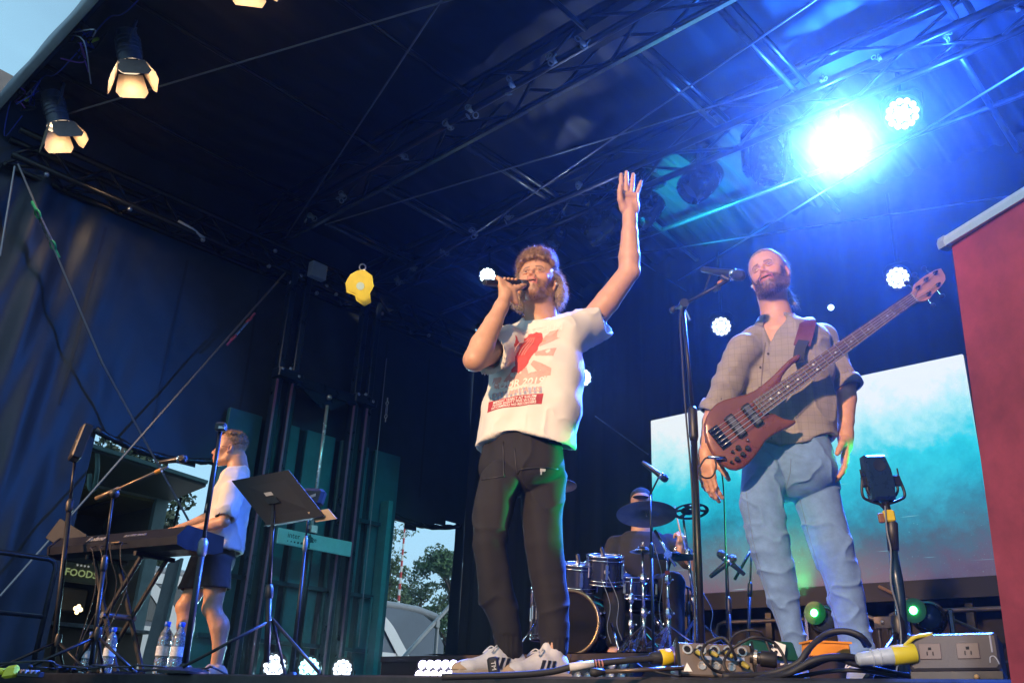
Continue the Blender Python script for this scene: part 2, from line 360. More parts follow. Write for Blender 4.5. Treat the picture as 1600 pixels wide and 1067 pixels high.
# ---- steel cables
def cable(pts, label, r=.006, tb=None, cat='cable', m=None):
    t = thing('steel_cable', label, cat)
    MB().tube(pts, r, 6).build('wire', m or CBL, t)
    if tb:
        p, colr, s = tb; a = np.asarray(p); d = nrm(np.asarray(pts[-1], float)-np.asarray(pts[0], float))
        u = frame(d)[0]
        for q in (-1, 1):
            MB().bar(a-d*.09*s+u*.016*q*s, a+d*.09*s+u*.016*q*s, .01*s).build('turnbuckle', SH, t)
            MB().torus(a+d*.11*s*q, np.cross(d, u), .03*s, .008*s, 10).build('shackle', mat(*colr), t, True)
            MB().tube([a+d*.13*s*q, a+d*.2*s*q], .010*s, 6).build('sleeve', mat(*colr), t)
    return t
grn = ('green_sleeve', (.03, .35, .15), .5); mag = ('red_sleeve', (.4, .08, .16), .5)
cable([at(28, 256, X=-8.7), at(160, 570-3, X=-8.7), at(345, 905, X=-8.7)], 'grey bracing wire with green shackles crossing down the side wall', .011, (at(71, 359, X=-8.7), grn, 1.5))
cable([at(446, 426, X=-8.65), at(0, 931, X=-8.65)], 'grey bracing wire falling from the truss corner to lower left', .012, (at(377, 514, X=-8.65), mag, 1.4))
cable([at(23, 260, X=-8.72), at(0, 400, X=-8.72)], 'short grey wire down the left end of side wall', .010)
cable([at(604, 560, X=-8.6), at(560, 1010, X=-8.6)], 'thin wire hanging down the teal wall panel', .006, (at(604, 640, X=-8.6), ('steel_sleeve', (.5, .5, .5), .4), .8))
RC = [((100, 180), (745, -12), 'roof bracing wire passing behind the front spotlights'), ((700, -15), (445, 372), 'roof bracing wire running steeply up from the front truss corner'),
      ((1290, -10), (610, 455), 'long roof bracing wire slanting across the blue lit bay'), ((508, 351), (1215, 136), 'roof bracing wire reaching flatly over the raised hand')]
for a, b, lab in RC: cable([at(*a, Z=5.08), at(*b, Z=5.08)], lab, .009)
cable([at(1640, 297, Y=8.0), at(680, 446, Y=8.0)], 'nearly level wire crossing behind the two front singers', .008)
cable([at(1640, 83, Z=4.98), at(965, 497, Z=4.98)], 'bracing wire descending behind the bass player from upper right', .010)
cable([at(930, 362, Y=8.2), at(1072, 455, Y=8.2)], 'short wire below the moving heads falling to the right', .008)
cable([at(930, 650, Y=8.3), at(1013, 710, Y=8.3)], 'faint wire ending at the top corner of video screen', .008)
# ---- hydraulic masts, teal ribbed panels
TEAL = mat('cyan_lit_panel', (.035, .15, .17), .38, .1, .22, 2.5, .08, 9)  # cyan lamplight put into the panel colour
pn = thing('wall_panel_frame', 'steel ribbed lower wall panel behind the floor lamps, cyan light in its colour', 'wall panel')
y = 4.74; k = 0
while y < 7.05:
    wd = .42 if k % 2 == 0 else .10
    xx = -8.93 if k % 2 == 0 else -8.99
    MB().box((xx, y+wd/2, 1.48), (.03, wd/2, 1.46 if wd > .2 else 1.45), bev=.006).build('panel', TEAL if wd > .2 else mat('dark_recess', (.01, .02, .03), .6), pn)
    y += wd+.002; k += 1
for z in (.5, 1.12, 2.0): MB().box((-8.86, 5.9, z), (.02, 1.12, .022)).build('cross_rail', mat('dark_teal_rail', (.012, .05, .07), .4), pn)
MB().box((-8.80, 7.02, 1.15), (.08, .035, 1.14)).build('end_post', mat('teal_post', (.05, .28, .28), .35), pn)
for (yy) in (6.6, 6.95): MB().box((-8.83, yy, .62), (.012, .008, .5)).build('frame_bar', mat('teal_post', (0, 0, 0)), pn)
hm = thing('lifting_mast', 'pair of dark hydraulic lifting masts joined by a crossbeam', 'mast')
PK = mat('pink_lit_edge', (.30, .12, .2), .35, .5, .1); DK = mat('dark_blue_steel', (.015, .03, .055), .3, .4, .25, 8)  # PK strips: pink light on the post edges, put in as colour
for yy in (5.27, 6.38):
    for q in (-.1, .1):
        MB().box((-8.72, yy+q, 2.42), (.055, .042, 2.40), bev=.01).build('post', DK, hm)
        MB().box((-8.655, yy+q-.035, 1.68), (.008, .012, 1.66)).build('edge_strip', PK, hm)
    MB().box((-8.76, yy, 2.3), (.03, .06, 2.3)).build('inner_post', mat('mast_recess', (.006, .008, .012), .5), hm)
    MB().box((-8.68, yy, 3.42), (.09, .17, .06), bev=.012).build('collar', DK, hm)
    for a, b in ((-.13, .03), (-.02, .06), (.1, .0)): MB().ball((-8.6, yy+a, 3.43+b), .024, 8).build('bolt', SH, hm, True)
MB().box((-8.66, 5.83, 3.39), (.035, .44, .065), bev=.01).build('crossbeam', DK, hm)
MB().poly([(-.40, .0), (.3, 0), (.08, -.17), (-.08, -.17)], (-8.66, 5.83, 3.335), (0, 1, 0), (0, 0, 1), .04).build('gusset', DK, hm)
MB().ball((-8.6, 5.83, 3.3), .035, 10).build('bolt', SH, hm, True)
MB().tube([(-8.62, 5.83, 3.2), (-8.62, 5.83, 1.76)], .022, 10).build('piston_rod', mat('bright_rod', (.75, .8, .82), .25, .6), hm, True)
MB().tube([(-8.62, 5.83, 1.72), (-8.62, 5.83, .1)], .05, 12).build('hydraulic_ram', mat('ram_black', (.01, .01, .014), .35), hm, True)
MB().box((-8.60, 5.83, 1.72), (.04, .04, .04)).build('rod_end', mat('bright_rod', (0, 0, 0)), hm)
# banner strip on the mast
pb = thing('rail_sign', 'pale teal strip sign with a small tree emblem on masts', 'sign')
MB().box((-8.57, 5.87, 1.575), (.012, .50, .085), bev=.004).build('sign_board', mat('sign_teal', (.30, .62, .62), .45, 0, .12, 5), pb)
INK = mat('dark_ink', (.02, .08, .09), .6)
def text(body, o, ax, ay, size, m, parent, name='lettering', ext=.001, proj=None, bold=False):
    cu = bpy.data.curves.new('t', 'FONT'); cu.body = body; cu.size = size; cu.extrude = ext; cu.align_x = 'CENTER'; cu.align_y = 'CENTER'; cu.resolution_u = 2
    if bold: cu.offset = size*.02
    ob = bpy.data.objects.new('t', cu); COL.objects.link(ob)
    dg = bpy.context.evaluated_depsgraph_get(); me = bpy.data.meshes.new_from_object(ob.evaluated_get(dg))
    bpy.data.objects.remove(ob)
    ax = nrm(ax); ay = nrm(ay); az = np.cross(ax, ay); nv = len(me.vertices); co = np.empty(nv*3); me.vertices.foreach_get('co', co); co = co.reshape(-1, 3)
    co = np.asarray(o)+co[:, :1]*ax+co[:, 1:2]*ay+co[:, 2:]*az
    if proj is not None: co = proj(co)
    me.vertices.foreach_set('co', co.ravel()); me.update(); me.materials.clear(); me.name = name
    return link(name, me, m, parent)
text('inter', (-8.556, 5.57, 1.60), (0, 1, 0), (0, 0, 1), .085, INK, pb); text('Stage', (-8.556, 5.80, 1.60), (0, 1, 0), (0, 0, 1), .07, INK, pb)
for i, r in enumerate((.006, .008, .010, .012, .014, .017)): MB().lathe([(r, 0), (r, .004)], (-8.558, 5.50+i*.045, 1.535), (1, 0, 0), 10).build('dot', INK, pb)
MB().poly([(-.012, -.08), (.012, -.08), (.01, -.02), (.05, -.01), (.03, .02), (.045, .04), (.02, .045), (.0, .08), (-.02, .045), (-.045, .035), (-.03, .01), (-.05, -.015), (-.01, -.02)], (-8.556, 5.78, 1.58), (0, 1, 0), (0, 0, 1), .004).build('tree_emblem', INK, pb)
# ---- LED video screen
scn = thing('video_screen', 'large glowing turquoise video screen with a scratched cloudy picture', 'screen')
X0, X1, Z0, Z1 = -5.45, -2.14, 1.075, 2.985
sm = bpy.data.materials.new('screen_picture'); sm.use_nodes = True; n = sm.node_tree; b = n.nodes['Principled BSDF']; L = n.links
b.inputs['Base Color'].default_value = (.01, .01, .01, 1); b.inputs['Roughness'].default_value = .5
t = n.nodes.new('ShaderNodeTexCoord'); sx = n.nodes.new('ShaderNodeSeparateXYZ'); L.new(t.outputs['Generated'], sx.inputs[0])
zn = n.nodes.new('ShaderNodeTexNoise'); zn.inputs['Scale'].default_value = 3.2; zn.inputs['Detail'].default_value = 12; zn.inputs['Roughness'].default_value = .72; zn.inputs['Distortion'].default_value = .12
mp2 = n.nodes.new('ShaderNodeMapping'); mp2.inputs['Scale'].default_value = (1.7, 1, 1); L.new(t.outputs['Generated'], mp2.inputs[0]); L.new(mp2.outputs[0], zn.inputs['Vector'])
ma = n.nodes.new('ShaderNodeMath'); ma.operation = 'MULTIPLY_ADD'; ma.inputs[1].default_value = .70; L.new(zn.outputs['Fac'], ma.inputs[0])
ms = n.nodes.new('ShaderNodeMath'); ms.operation = 'ADD'; ms.inputs[1].default_value = -.26; L.new(sx.outputs['Z'], ms.inputs[0]); L.new(ms.outputs[0], ma.inputs[2])
cr = n.nodes.new('ShaderNodeValToRGB'); e = cr.color_ramp.elements
cols = [(0, (.07, .05, .12)), (.10, (.09, .07, .15)), (.24, (.03, .12, .20)), (.38, (.0, .25, .38)), (.52, (.0, .48, .66)), (.68, (.03, .72, .86)), (.84, (.45, .93, .97))]
e[0].position, e[0].color = 0, (*cols[0][1], 1); e[1].position, e[1].color = 1, (.92, 1, 1, 1)
for p_, c_ in cols[1:]: q = e.new(p_); q.color = (*c_, 1)
L.new(ma.outputs[0], cr.inputs[0])
# speckle and scratches of the picture itself
sp = n.nodes.new('ShaderNodeTexNoise'); sp.inputs['Scale'].default_value = 130; sp.inputs['Detail'].default_value = 3; L.new(mp2.outputs[0], sp.inputs['Vector'])
sr = n.nodes.new('ShaderNodeMapRange'); sr.inputs['From Min'].default_value = .66; sr.inputs['From Max'].default_value = .95; L.new(sp.outputs['Fac'], sr.inputs[0])
wv = n.nodes.new('ShaderNodeTexNoise'); wv.inputs['Scale'].default_value = 1; wv.inputs['Detail'].default_value = 2
mp3 = n.nodes.new('ShaderNodeMapping'); mp3.inputs['Scale'].default_value = (5, 1, 70); mp3.inputs['Rotation'].default_value = (0, .22, 0); L.new(t.outputs['Generated'], mp3.inputs[0]); L.new(mp3.outputs[0], wv.inputs['Vector'])
wr = n.nodes.new('ShaderNodeMapRange'); wr.inputs['From Min'].default_value = .70; wr.inputs['From Max'].default_value = .78; wr.inputs['To Max'].default_value = .5; L.new(wv.outputs['Fac'], wr.inputs[0])
add = n.nodes.new('ShaderNodeMath'); add.operation = 'MAXIMUM'; L.new(sr.outputs[0], add.inputs[0]); L.new(wr.outputs[0], add.inputs[1])
mm = n.nodes.new('ShaderNodeMixRGB'); mm.inputs[2].default_value = (.35, .9, 1, 1); L.new(cr.outputs[0], mm.inputs[1]); L.new(add.outputs[0], mm.inputs[0])
L.new(mm.outputs[0], b.inputs['Emission Color']); b.inputs['Emission Strength'].default_value = .80
MB().box(((X0+X1)/2, 8.0, (Z0+Z1)/2), ((X1-X0)/2, .02, (Z1-Z0)/2)).build('display', sm, scn)
MB().box(((X0+X1)/2, 8.07, (Z0+Z1)/2), ((X1-X0)/2+.01, .045, (Z1-Z0)/2+.01)).build('housing', BLKP, scn)
for x in np.linspace(X0+.3, X1-.3, 4): MB().box((x, 8.14, 1.4), (.03, .03, 1.4)).build('support_leg', BLK, scn)
MB().box(((X0+X1)/2+.4, 7.97, .99), ((X1-X0)/2+1.0, .02, .08)).build('valance', mat('black_serge', (0, 0, 0)), scn)
# ---- roll-up banner standing on the ground in front of the stage
BT0, BT1 = V(*at(1478, 380, d=1.60)), V(*at(1478, 380, d=1.60))+V(.145, -.08, 0)/.1656*.85
bd = nrm(BT1-BT0)*1; lean = V(-.04, .085, -.72)/.72
bn = thing('roller_banner', 'tall red roll-up banner with a silver top bar in front of stage', 'banner')
Hb = 2.0*.985; ns = 14
rowsb = [np.array([BT0+bd*.012+bd*u*.826+lean*(t*Hb)+np.cross(bd, V(0, 0, 1))*(.004*math.sin(u*7+t*3)) for u in np.linspace(0, 1, 9)]) for t in np.linspace(0.0, 1, ns)]
RB = mat('red_print', (.48, .05, .055), .55, 0, .30, 9, .02, 300)
bs = MB(); bs.loft(rowsb, close=False, caps=False); bs.build('banner_sheet', RB, bn, True)
tb = MB(); pr = [(-.009, -.010), (.009, -.010), (.011, .0), (.007, .010), (-.007, .010), (-.011, 0)]
a_, b_ = np.cross(bd, V(0, 0, 1)), V(0, 0, 1)
tb.loft([np.array([p+a_*x+b_*z for x, z in pr]) for p in (BT0+bd*.0, BT1)]); tb.build('top_bar', mat('brushed_aluminium', (.62, .64, .68), .45, .35, .04, 60), bn)
tb = MB(); tb.loft([np.array([p+a_*x*1.15+b_*z*1.15 for x, z in pr]) for p in (BT0-bd*.009, BT0+bd*.006)]); tb.build('end_cap', mat('grey_cap', (.3, .32, .4), .4), bn)
pb0 = BT0+bd*.42+lean*Hb; MB().box((pb0[0], pb0[1], GZ+.05), (.46, .07, .045), (bd, a_, b_), bev=.015).build('base_case', ALU, bn)
# ---- crowd barrier railings at far left and rear
def barrier(name, label, A, B, z0, z1, nb, m, r=.018, grp=None, dz=0):
    t = thing(name, label, 'railing', group=grp); A = V(*A, 0); B = V(*B, 0); d = nrm(B-A); L_ = np.linalg.norm(B-A)
    fr = [A+V(0, 0, z0), A+V(0, 0, z1-.07), A+d*.02+V(0, 0, z1-.02), A+d*.07+V(0, 0, z1), B-d*.07+V(0, 0, z1), B-d*.02+V(0, 0, z1-.02), B+V(0, 0, z1-.07), B+V(0, 0, z0)]
    MB().tube(fr, r, 8).build('frame_tube', m, t, True)
    MB().tube([A+V(0, 0, (z0+z1)*.5), B+V(0, 0, (z0+z1)*.5)], r*.8, 8).build('mid_rail', m, t, True)
    for i in range(nb):
        p = A+(B-A)*(i+1)/(nb+1); MB().tube([p+V(0, 0, z0+.02), p+V(0, 0, z1)], r*.5, 6).build('baluster', m, t, True)
    return t
RM = mat('railing_paint', (.035, .04, .05), .4, .4, .3, 20); RG = mat('railing_grey', (.10, .09, .09), .45, .4, .3, 20)
pA = at(90, 875, X=-8.0); barrier('guard_rail', 'dark steel guard rail at the far left of the stage', (-8.0, pA[1]), (-8.0, pA[1]-1.6), 0, pA[2], 0, RM, .022)
for (xa, xb, yl, lab) in ((1352, 1371, 0, 0),):
    pass
a = at(1371, 963, Y=7.6); b = at(1240, 963, Y=7.6); barrier('guard_rail', 'brown-grey guard rail behind the left leg of bass player', (a[0]-1.5, 7.6), (a[0], 7.6), 0, a[2], 0, RG)
a = at(1388, 957, Y=7.6); barrier('guard_rail', 'brown-grey guard rail at the right under video screen', (a[0], 7.6), (a[0]+2.4, 7.6), 0, a[2], 0, RG)
jn = thing('rail_bracket', 'steel bracket plate joining the two rear guard rails', 'bracket'); q = at(1380, 972, Y=7.55); MB().box(q, (.07, .012, .045)).build('plate', RG, jn); MB().ball(q+V(0, -.02, 0), .016, 8).build('bolt', SH, jn, True)
o = MB().tube([at(1374, 916, Y=7.9), at(1420, 938, Y=7.7), at(1517, 980, Y=7.3), at(1545, 992, Y=7.2)], .014, 8).build('sloping_bar', mat('dark_wood', (.16, .10, .06), .6)); tag(o, 'thin brown pole leaning across the rear guard rails', 'pole')
# ================================================================== LAMPS
def em(name, col, s): 
    m = mat(name, (.02, .02, .02), .4, 0, 0, emit=col, es=s); return m
WARM = (1, .66, .36)
def orient(d, up=(0, 0, 1)): a, b, d = frame(d, up); return a, b, d
def barndoor(px, Z, aim, label, tilt=0):
    p = at(*px, Z=Z); d = nrm(V(*aim)-p); a, b, _ = frame(d)
    t = thing('theatre_spotlight', label, 'spotlight', group='theatre spotlights with barn doors along the front of the roof')
    body = mat('lamp_grey', (.10, .12, .16), .4, .3, .2, 15)
    MB().lathe([(.04, -.36), (.085, -.34), (.10, -.2), (.10, -.03), (.115, -.02), (.115, .0), (.10, .005), (.098, -.02)], p, d, 28).build('housing', body, t, 'auto')
    fin = MB()
    for k in range(5): fin.torus(p-d*(.10+.04*k), d, .104, .005, 24, 5)
    fin.build('cooling_fins', body, t, True)
    MB().lathe([(.001, -.012), (.05, -.004), (.088, -.016), (.088, -.03), (.001, -.03)], p, d, 24).build('lens', em('warm_lens', (1, .72, .4), 9), t, True)
    MB().lathe([(.098, .004), (.116, .004), (.116, .016), (.098, .016)], p, d, 24, caps=False).build('rim', em('warm_rim', (1, .75, .5), 1.2), t)
    DR = mat('barn_door_metal', (.34, .26, .19), .5, .1, .15, 12)
    for q, (u, v, ln) in enumerate(((a, b, .20), (-a, b, .22), (b, a, .20), (-b, a, .24))):
        e = nrm(u*.42+d*.9); c0 = p+u*.112+d*.016; w0, w1 = .10, .135
        nn = nrm(np.cross(v, e)); th = .0025
        P = [c0-v*w0, c0+v*w0, c0+v*w1+e*ln*.75, c0+v*w1*.75+e*ln, c0-v*w1*.75+e*ln, c0-v*w1+e*ln*.75]
        P = np.array(P); MB().loft([P-nn*th, P+nn*th]).build('barn_door', DR, t)
        MB().bar(c0-v*.05, c0+v*.05, .012).build('hinge', BLK, t)
    k = MB(); top = p-d*.15+V(0, 0, .30)
    s_ = nrm(np.cross(d, V(0, 0, 1)))
    k.tube([p-d*.15+s_*.12, p-d*.15+s_*.14+V(0, 0, .12), top+s_*.05, top-s_*.05, p-d*.15-s_*.14+V(0, 0, .12), p-d*.15-s_*.12], .012, 6); k.build('yoke', body, t)
    MB().tube([top, (top[0], top[1], 5.40)], .022, 8).build('hanging_clamp', BLK, t)
    return t, p, d
F1, p1, d1 = barndoor((93, 196), 4.93, (-7.9, 3.9, 1.2), 'lit barn door spotlight lowest at upper left, doors glowing orange')
F2, p2, d2 = barndoor((205, 103), 4.97, (-6.3, 3.5, .4), 'lit barn door spotlight second from left, side door glowing orange')
F3, p3, d3 = barndoor((392, -50), 4.97, (-4.6, 3.6, .5), 'barn door spotlight cut off by the top edge of the photo')
for tg, e, ang in (((-2.35, 2.7, 1.15), 6200, 21), ((-1.55, 3.3, 1.05), 5000, 18), ((-5.9, 3.3, 1.0), 3200, 20)):
    light('front_house_or_fill_beam', 'SPOT', (.3, -6.0, 3.3) if tg[0] > -5 else (-8.6, -4.0, 3.4), e*(.50 if tg[0] > -5 else 1.3), (1, .64, .38) if tg[0] > -5 else (1, .52, .24), tg, spot_size=math.radians(ang), spot_blend=.35, shadow_soft_size=.12)
for p, d, e in ((p1, d1, 40), (p2, d2, 45), (p3, d3, 40)):
    light('spotlight_beam', 'SPOT', p+d*.03, e, WARM, p+d, spot_size=math.radians(150), spot_blend=.5, shadow_soft_size=.07)
# coiled lamp leads
VIO = mat('violet_cord', (.22, .08, .5), .4); GRC = mat('lime_tape', (.45, .6, .05), .5); BLC = mat('blue_cord', (.03, .06, .4), .35); WHC = mat('pale_cord', (.35, .4, .5), .4)
for (cx, cy), lab in (((140, 62), 'tangle of blue and violet leads beside the second spotlight'), ((42, 150), 'tangle of violet and pale leads above the lowest spotlight')):
    t = thing('cable_bundle', lab, 'cable bundle'); c = at(cx, cy, Z=5.2)
    for q in range(9):
        m_ = (BLC, BLC, VIO, WHC, BLK, GRC, BLC, BLK, BLK)[q]; R_ = RNG.uniform(.05, .2) if q != 5 else .09
        pts = [c+V(*RNG.normal(size=3))*R_*(.5 if q == 5 else 1)*V(1.2, .5, .7) for _ in range(5 if q != 5 else 3)]
        MB().tube(spline(pts, 5), .006 if q != 5 else .015, 6).build('lead', m_, t, True)
    pts = spline([c, c+V(.3, .02, .08), c+V(.6, .05, -.02), c+V(1.0, .1, .12)], 6); MB().tube(pts, .006, 5).build('lead', BLC, t, True)
def par(p, aim, label, glow, es, r=.115, floor=False, n19=True, hang=0):
    p = np.asarray(p, float); d = nrm(V(*aim)-p); a, b, _ = frame(d)
    t = thing('par_lamp', label, 'par light')
    MB().lathe([(r*.3, -.19), (r*.75, -.18), (r*1.0, -.10), (r*1.06, 0), (r*1.12, .005), (r*1.12, .022), (r*1.04, .022), (r*1.0, .004), (.001, .004)], p, d, 28).build('housing', BLKP, t, 'auto')
    k = [(0, 0)]+[(r*.36*math.cos(i*PI/3), r*.36*math.sin(i*PI/3)) for i in range(6)]+[(r*.74*math.cos(i*PI/6), r*.74*math.sin(i*PI/6)) for i in range(12)]
    E = em(*glow, es); base = None
    for (x, y) in k:
        if base is None:
            lens = MB().lathe([(r*.19, .0), (r*.19, .006), (r*.10, .014), (.001, .016)], (0, 0, 0), d, 12).build('led_lens', E, t, True); base = lens
        else: lens = base.copy(); COL.objects.link(lens); lens.parent = t
        lens.location = p+a*x+b*y+d*.006
    s_ = nrm(np.cross(d, V(0, 0, 1))); q = -1 if floor else 1
    z1 = V(0, 0, q*(r*1.18 if floor else r*1.5))
    MB().tube([p-d*.06+s_*r*1.15, p-d*.06+s_*r*1.2+z1*.7, p-d*.06+s_*r*.8+z1, p-d*.06-s_*r*.8+z1, p-d*.06-s_*r*1.2+z1*.7, p-d*.06-s_*r*1.15], .008, 6).build('yoke', BLK, t)
    if hang: MB().tube([p-d*.06+z1, p-d*.06+z1+V(0, 0, hang)], .018, 8).build('hanging_clamp', BLK, t)
    return p, d
WL = ('white_led', (.75, .86, 1)); WLB = ('blue_white_led', (.55, .72, 1)); CY = ('cyan_led', (.45, .95, 1))
pp = [par(at(429, 1040, X=-8.15), (-4, 2.0, 1.2), 'lit lamp on stage floor, leftmost and largest of the three', WL, 2.4, .118, True),
      par(at(483, 1043, X=-8.15), (-3, 1.0, 1.0), 'lit lamp on stage floor, cyan edged middle one of three', CY, 2.4, .112, True),
      par(at(535, 1045, X=-8.15), (-2.5, .5, .8), 'lit lamp on stage floor, right one of the three', WL, 5, .108, True)]
light('front_house_or_fill_beam', 'SPOT', (2.0, -5.0, 2.8), 1500, (.8, .86, 1), (-.1, 1.5, .1), spot_size=math.radians(14), spot_blend=.7, shadow_soft_size=.15)  # extra unseen spot added to brighten the banner
for p, d in pp: light('floor_lamp_beam', 'SPOT', p+d*.06, 90, (.45, .9, 1), p+d, spot_size=math.radians(70), spot_blend=.8, shadow_soft_size=.1)
back = [par(at(1127, 510, Y=8.3), (-1.0, 1.5, .6), 'round lit lamp against blue curtain left of the bass player', WL, 14, .115, hang=.8),
        par(at(1403, 434, Y=8.3), (-1.6, 1.0, .2), 'round lit lamp above the neck of the bass', WL, 14, .115, hang=.8),
        par(at(910, 590, Y=8.3), (-2, 1, .5), 'lit lamp half hidden behind the shirt of the singer', WLB, 14, .115),
        par(at(762, 431, Y=6.75), (-2.6, 1, .5), 'lit lamp right behind the microphone tip of singer', WLB, 14, .10, hang=.25),
        par(at(1410, 178, Y=6.95), (-.9, 1.0, .2), 'bright lamp under rear truss, upper one beside the glare', WL, 30, .15, hang=.25),
        par(at(1315, 230, Y=6.95), (-.35, .2, -.1), 'dazzling lamp aimed at the camera from the rear truss', WL, 120, .15, hang=.3)]
o = MB().lathe([(.03, 0), (.03, .02), (.001, .03)], at(1299, 481, Y=8.4), (0, -1, 0), 14).build('small_lamp', em('small_dot', (.6, .8, 1), 5)); tag(o, 'tiny bright point lamp over the bass player shoulder', 'lamp')
BLU = (.015, .10, 1.0)
E_ = [420, 600, 300, 160, 3400, 20000]
for i, (p, d) in enumerate(back):
    light('rear_lamp_beam', 'SPOT', p+d*.07, E_[i], BLU if i != 2 else (.1, .25, 1), p+d, spot_size=math.radians((80, 80, 80, 80, 95, 105)[i]), spot_blend=.9, shadow_soft_size=.08)
light('rear_lamp_beam', 'SPOT', back[5][0]+back[5][1]*.07, 2600, (.45, .8, 1), back[5][0]+back[5][1], spot_size=math.radians(100), spot_blend=.9, shadow_soft_size=.08)
# moving heads
def moving_head(p, aim, label, grp, mcol=BLKP, glow=None, hang=True, s=1):
    p = np.asarray(p, float); d = nrm(V(*aim)-p); t = thing('moving_head_lamp', label, 'moving light', group=grp)
    q = 1 if hang else -1; s_ = nrm(np.cross(d, V(0, 0, 1))); z = V(0, 0, q)
    MB().lathe([(.06*s, -.17*s), (.10*s, -.155*s), (.125*s, -.06*s), (.13*s, .05*s), (.118*s, .12*s), (.10*s, .15*s), (.092*s, .145*s), (.085*s, .12*s), (.001, .118*s)], p, d, 28).build('lamp_head', mcol, t, 'auto')
    MB().lathe([(.088*s, .121*s), (.088*s, .128*s), (.001, .145*s)], p, d, 24).build('lens', em(*glow) if glow else mat('dark_lens', (.05, .07, .1), .08, 0, 0, coat=1), t, True)
    for k in (-1, 1):
        c = p+s_*.155*s*k
        MB().box(c+z*.09*s, (.02*s, .055*s, .16*s), (s_, nrm(np.cross(z, s_)), z), bev=.012).build('yoke_arm', mcol, t)
        MB().lathe([(.035*s, -.01), (.035*s, .01), (.02*s, .022)], c, s_*k, 14).build('pivot', STL, t)
    bc = p+z*.30*s; MB().lathe([(.17*s, -.05*s), (.19*s, -.02*s), (.16*s, .05*s)], bc, z, 4, up=s_+V(0, 0, .01)).build('base', mcol, t)
    if hang:
        for k in (-1, 1): MB().box(bc+V(k*.1*s, 0, .08*s), (.018, .03, .05)).build('hanging_clamp', STL, t)
    return t
GRP = 'moving head lamps hung from the rear truss'
GB = mat('head_gloss', (.02, .022, .028), .25, 0, .2, 12, coat=.5)
for (x, y), aim, lab, s in (((1094, 284), (-5.2, 6.0, 3.5), 'moving head lamp hung just right of the raised hand', 1.4), ((1199, 252), (-3.4, 7.3, 3.0), 'moving head lamp nearest to the dazzling glare', 1.35),
        ((1008, 330), (-5.8, 6.2, 3.6), 'moving head lamp directly behind the raised wrist', 1.25), ((938, 357), (-7.0, 6.4, 4.0), 'moving head lamp left of the raised forearm', 1.25), ((868, 372), (-6.5, 6.0, 3.0), 'dim moving head lamp above the hair of the singer', .9)):
    moving_head(at(x, y, Y=6.98), aim, lab, GRP, GB, s=s)
GG = ('green_led', (.10, 1, .28), 14)
for (x, y), aim, lab in (((1290, 966), (-1.9, 3.0, .5), 'floor moving head with green light between the legs of bassist'), ((1452, 962), (-1.3, 3.2, .8), 'floor moving head with green light at lower right')):
    t = moving_head(at(x, y, Y=7.2)+V(0, 0, -.02), aim, lab, 'moving head lamps on the floor at the rear', GB, None, False, .95)
    q = at(x-18 if x < 1300 else x-25, y-9, Y=7.0); MB().ball(q, .030, 12, (1, .5, 1)).build('led_cluster', em(*GG), t, True); MB().lathe([(.09, .02), (.09, 0), (.001, -.01)], q+V(0, .03, 0), (0, -1, 0), 20).build('reflector', mat('green_tint_glass', (.01, .12, .04), .1), t)
light('green_beam', 'SPOT', at(1262, 925, Y=5.6), 1500, (.03, 1, .22), at(1206, 850, h=3.50), spot_size=math.radians(9), spot_blend=.6, shadow_soft_size=.04)
light('green_beam', 'SPOT', (.2, 4.9, .35), 2200, (.03, 1, .22), at(1326, 722, h=3.5), spot_size=math.radians(4), spot_blend=.6, shadow_soft_size=.04)
light('green_beam', 'SPOT', (-.3, 6.4, .4), 3200, (.03, 1, .22), at(868, 770, h=3.62), spot_size=math.radians(8), spot_blend=.5, shadow_soft_size=.04)
# moving head washes on the side wall, hoist spot, spots added for roof, truss, drums
light('wash_or_fill_beam', 'SPOT', at(1008, 340, Y=6.9), 1100, (.01, .60, .72), (-8.9, 6.1, .8), spot_size=math.radians(50), spot_blend=.9, shadow_soft_size=.08)
light('wash_or_fill_beam', 'SPOT', (-1.2, 6.9, 4.6), 1400, (.008, .16, .85), (-9, 1.3, 2.0), spot_size=math.radians(46), spot_blend=.9, shadow_soft_size=.08)
light('wash_or_fill_beam', 'SPOT', at(1315, 228, Y=6.8), 900, (.02, .16, 1), at(1250, 0, Z=5.6), spot_size=math.radians(140), spot_blend=.9, shadow_soft_size=.05)  # this and the next spot added to light the roof blue
light('wash_or_fill_beam', 'SPOT', at(1500, 150, Y=6.6), 700, (.02, .12, 1), at(1450, 60, Z=5.6), spot_size=math.radians(150), spot_blend=.9, shadow_soft_size=.05)
light('wash_or_fill_beam', 'SPOT', p3+d3*.5, 1100, (1, .85, .6), at(563, 447, X=-8.45), spot_size=math.radians(6), spot_blend=.6, shadow_soft_size=.02)
light('wash_or_fill_beam', 'SPOT', (-4.7, 7.35, 4.72), 260, (.03, .75, .9), (-4.5, 7.7, 5.6), spot_size=math.radians(110), spot_blend=.9, shadow_soft_size=.03)  # this and the next spot added to brighten the roof behind the heads
light('wash_or_fill_beam', 'SPOT', (-3.8, 7.35, 4.75), 240, (.1, .5, .9), (-3.5, 7.6, 5.6), spot_size=math.radians(120), spot_blend=.9, shadow_soft_size=.03)
light('wash_or_fill_beam', 'SPOT', (-5.9, 7.2, 4.55), 55, (.7, .85, 1), (-4.6, 5.0, 5.25), spot_size=math.radians(60), spot_blend=.8, shadow_soft_size=.04)  # this and the next spot added so the front truss shows up
light('wash_or_fill_beam', 'SPOT', (-2.1, 7.2, 4.55), 50, (.5, .7, 1), (-3.4, 5.0, 5.25), spot_size=math.radians(60), spot_blend=.8, shadow_soft_size=.04)
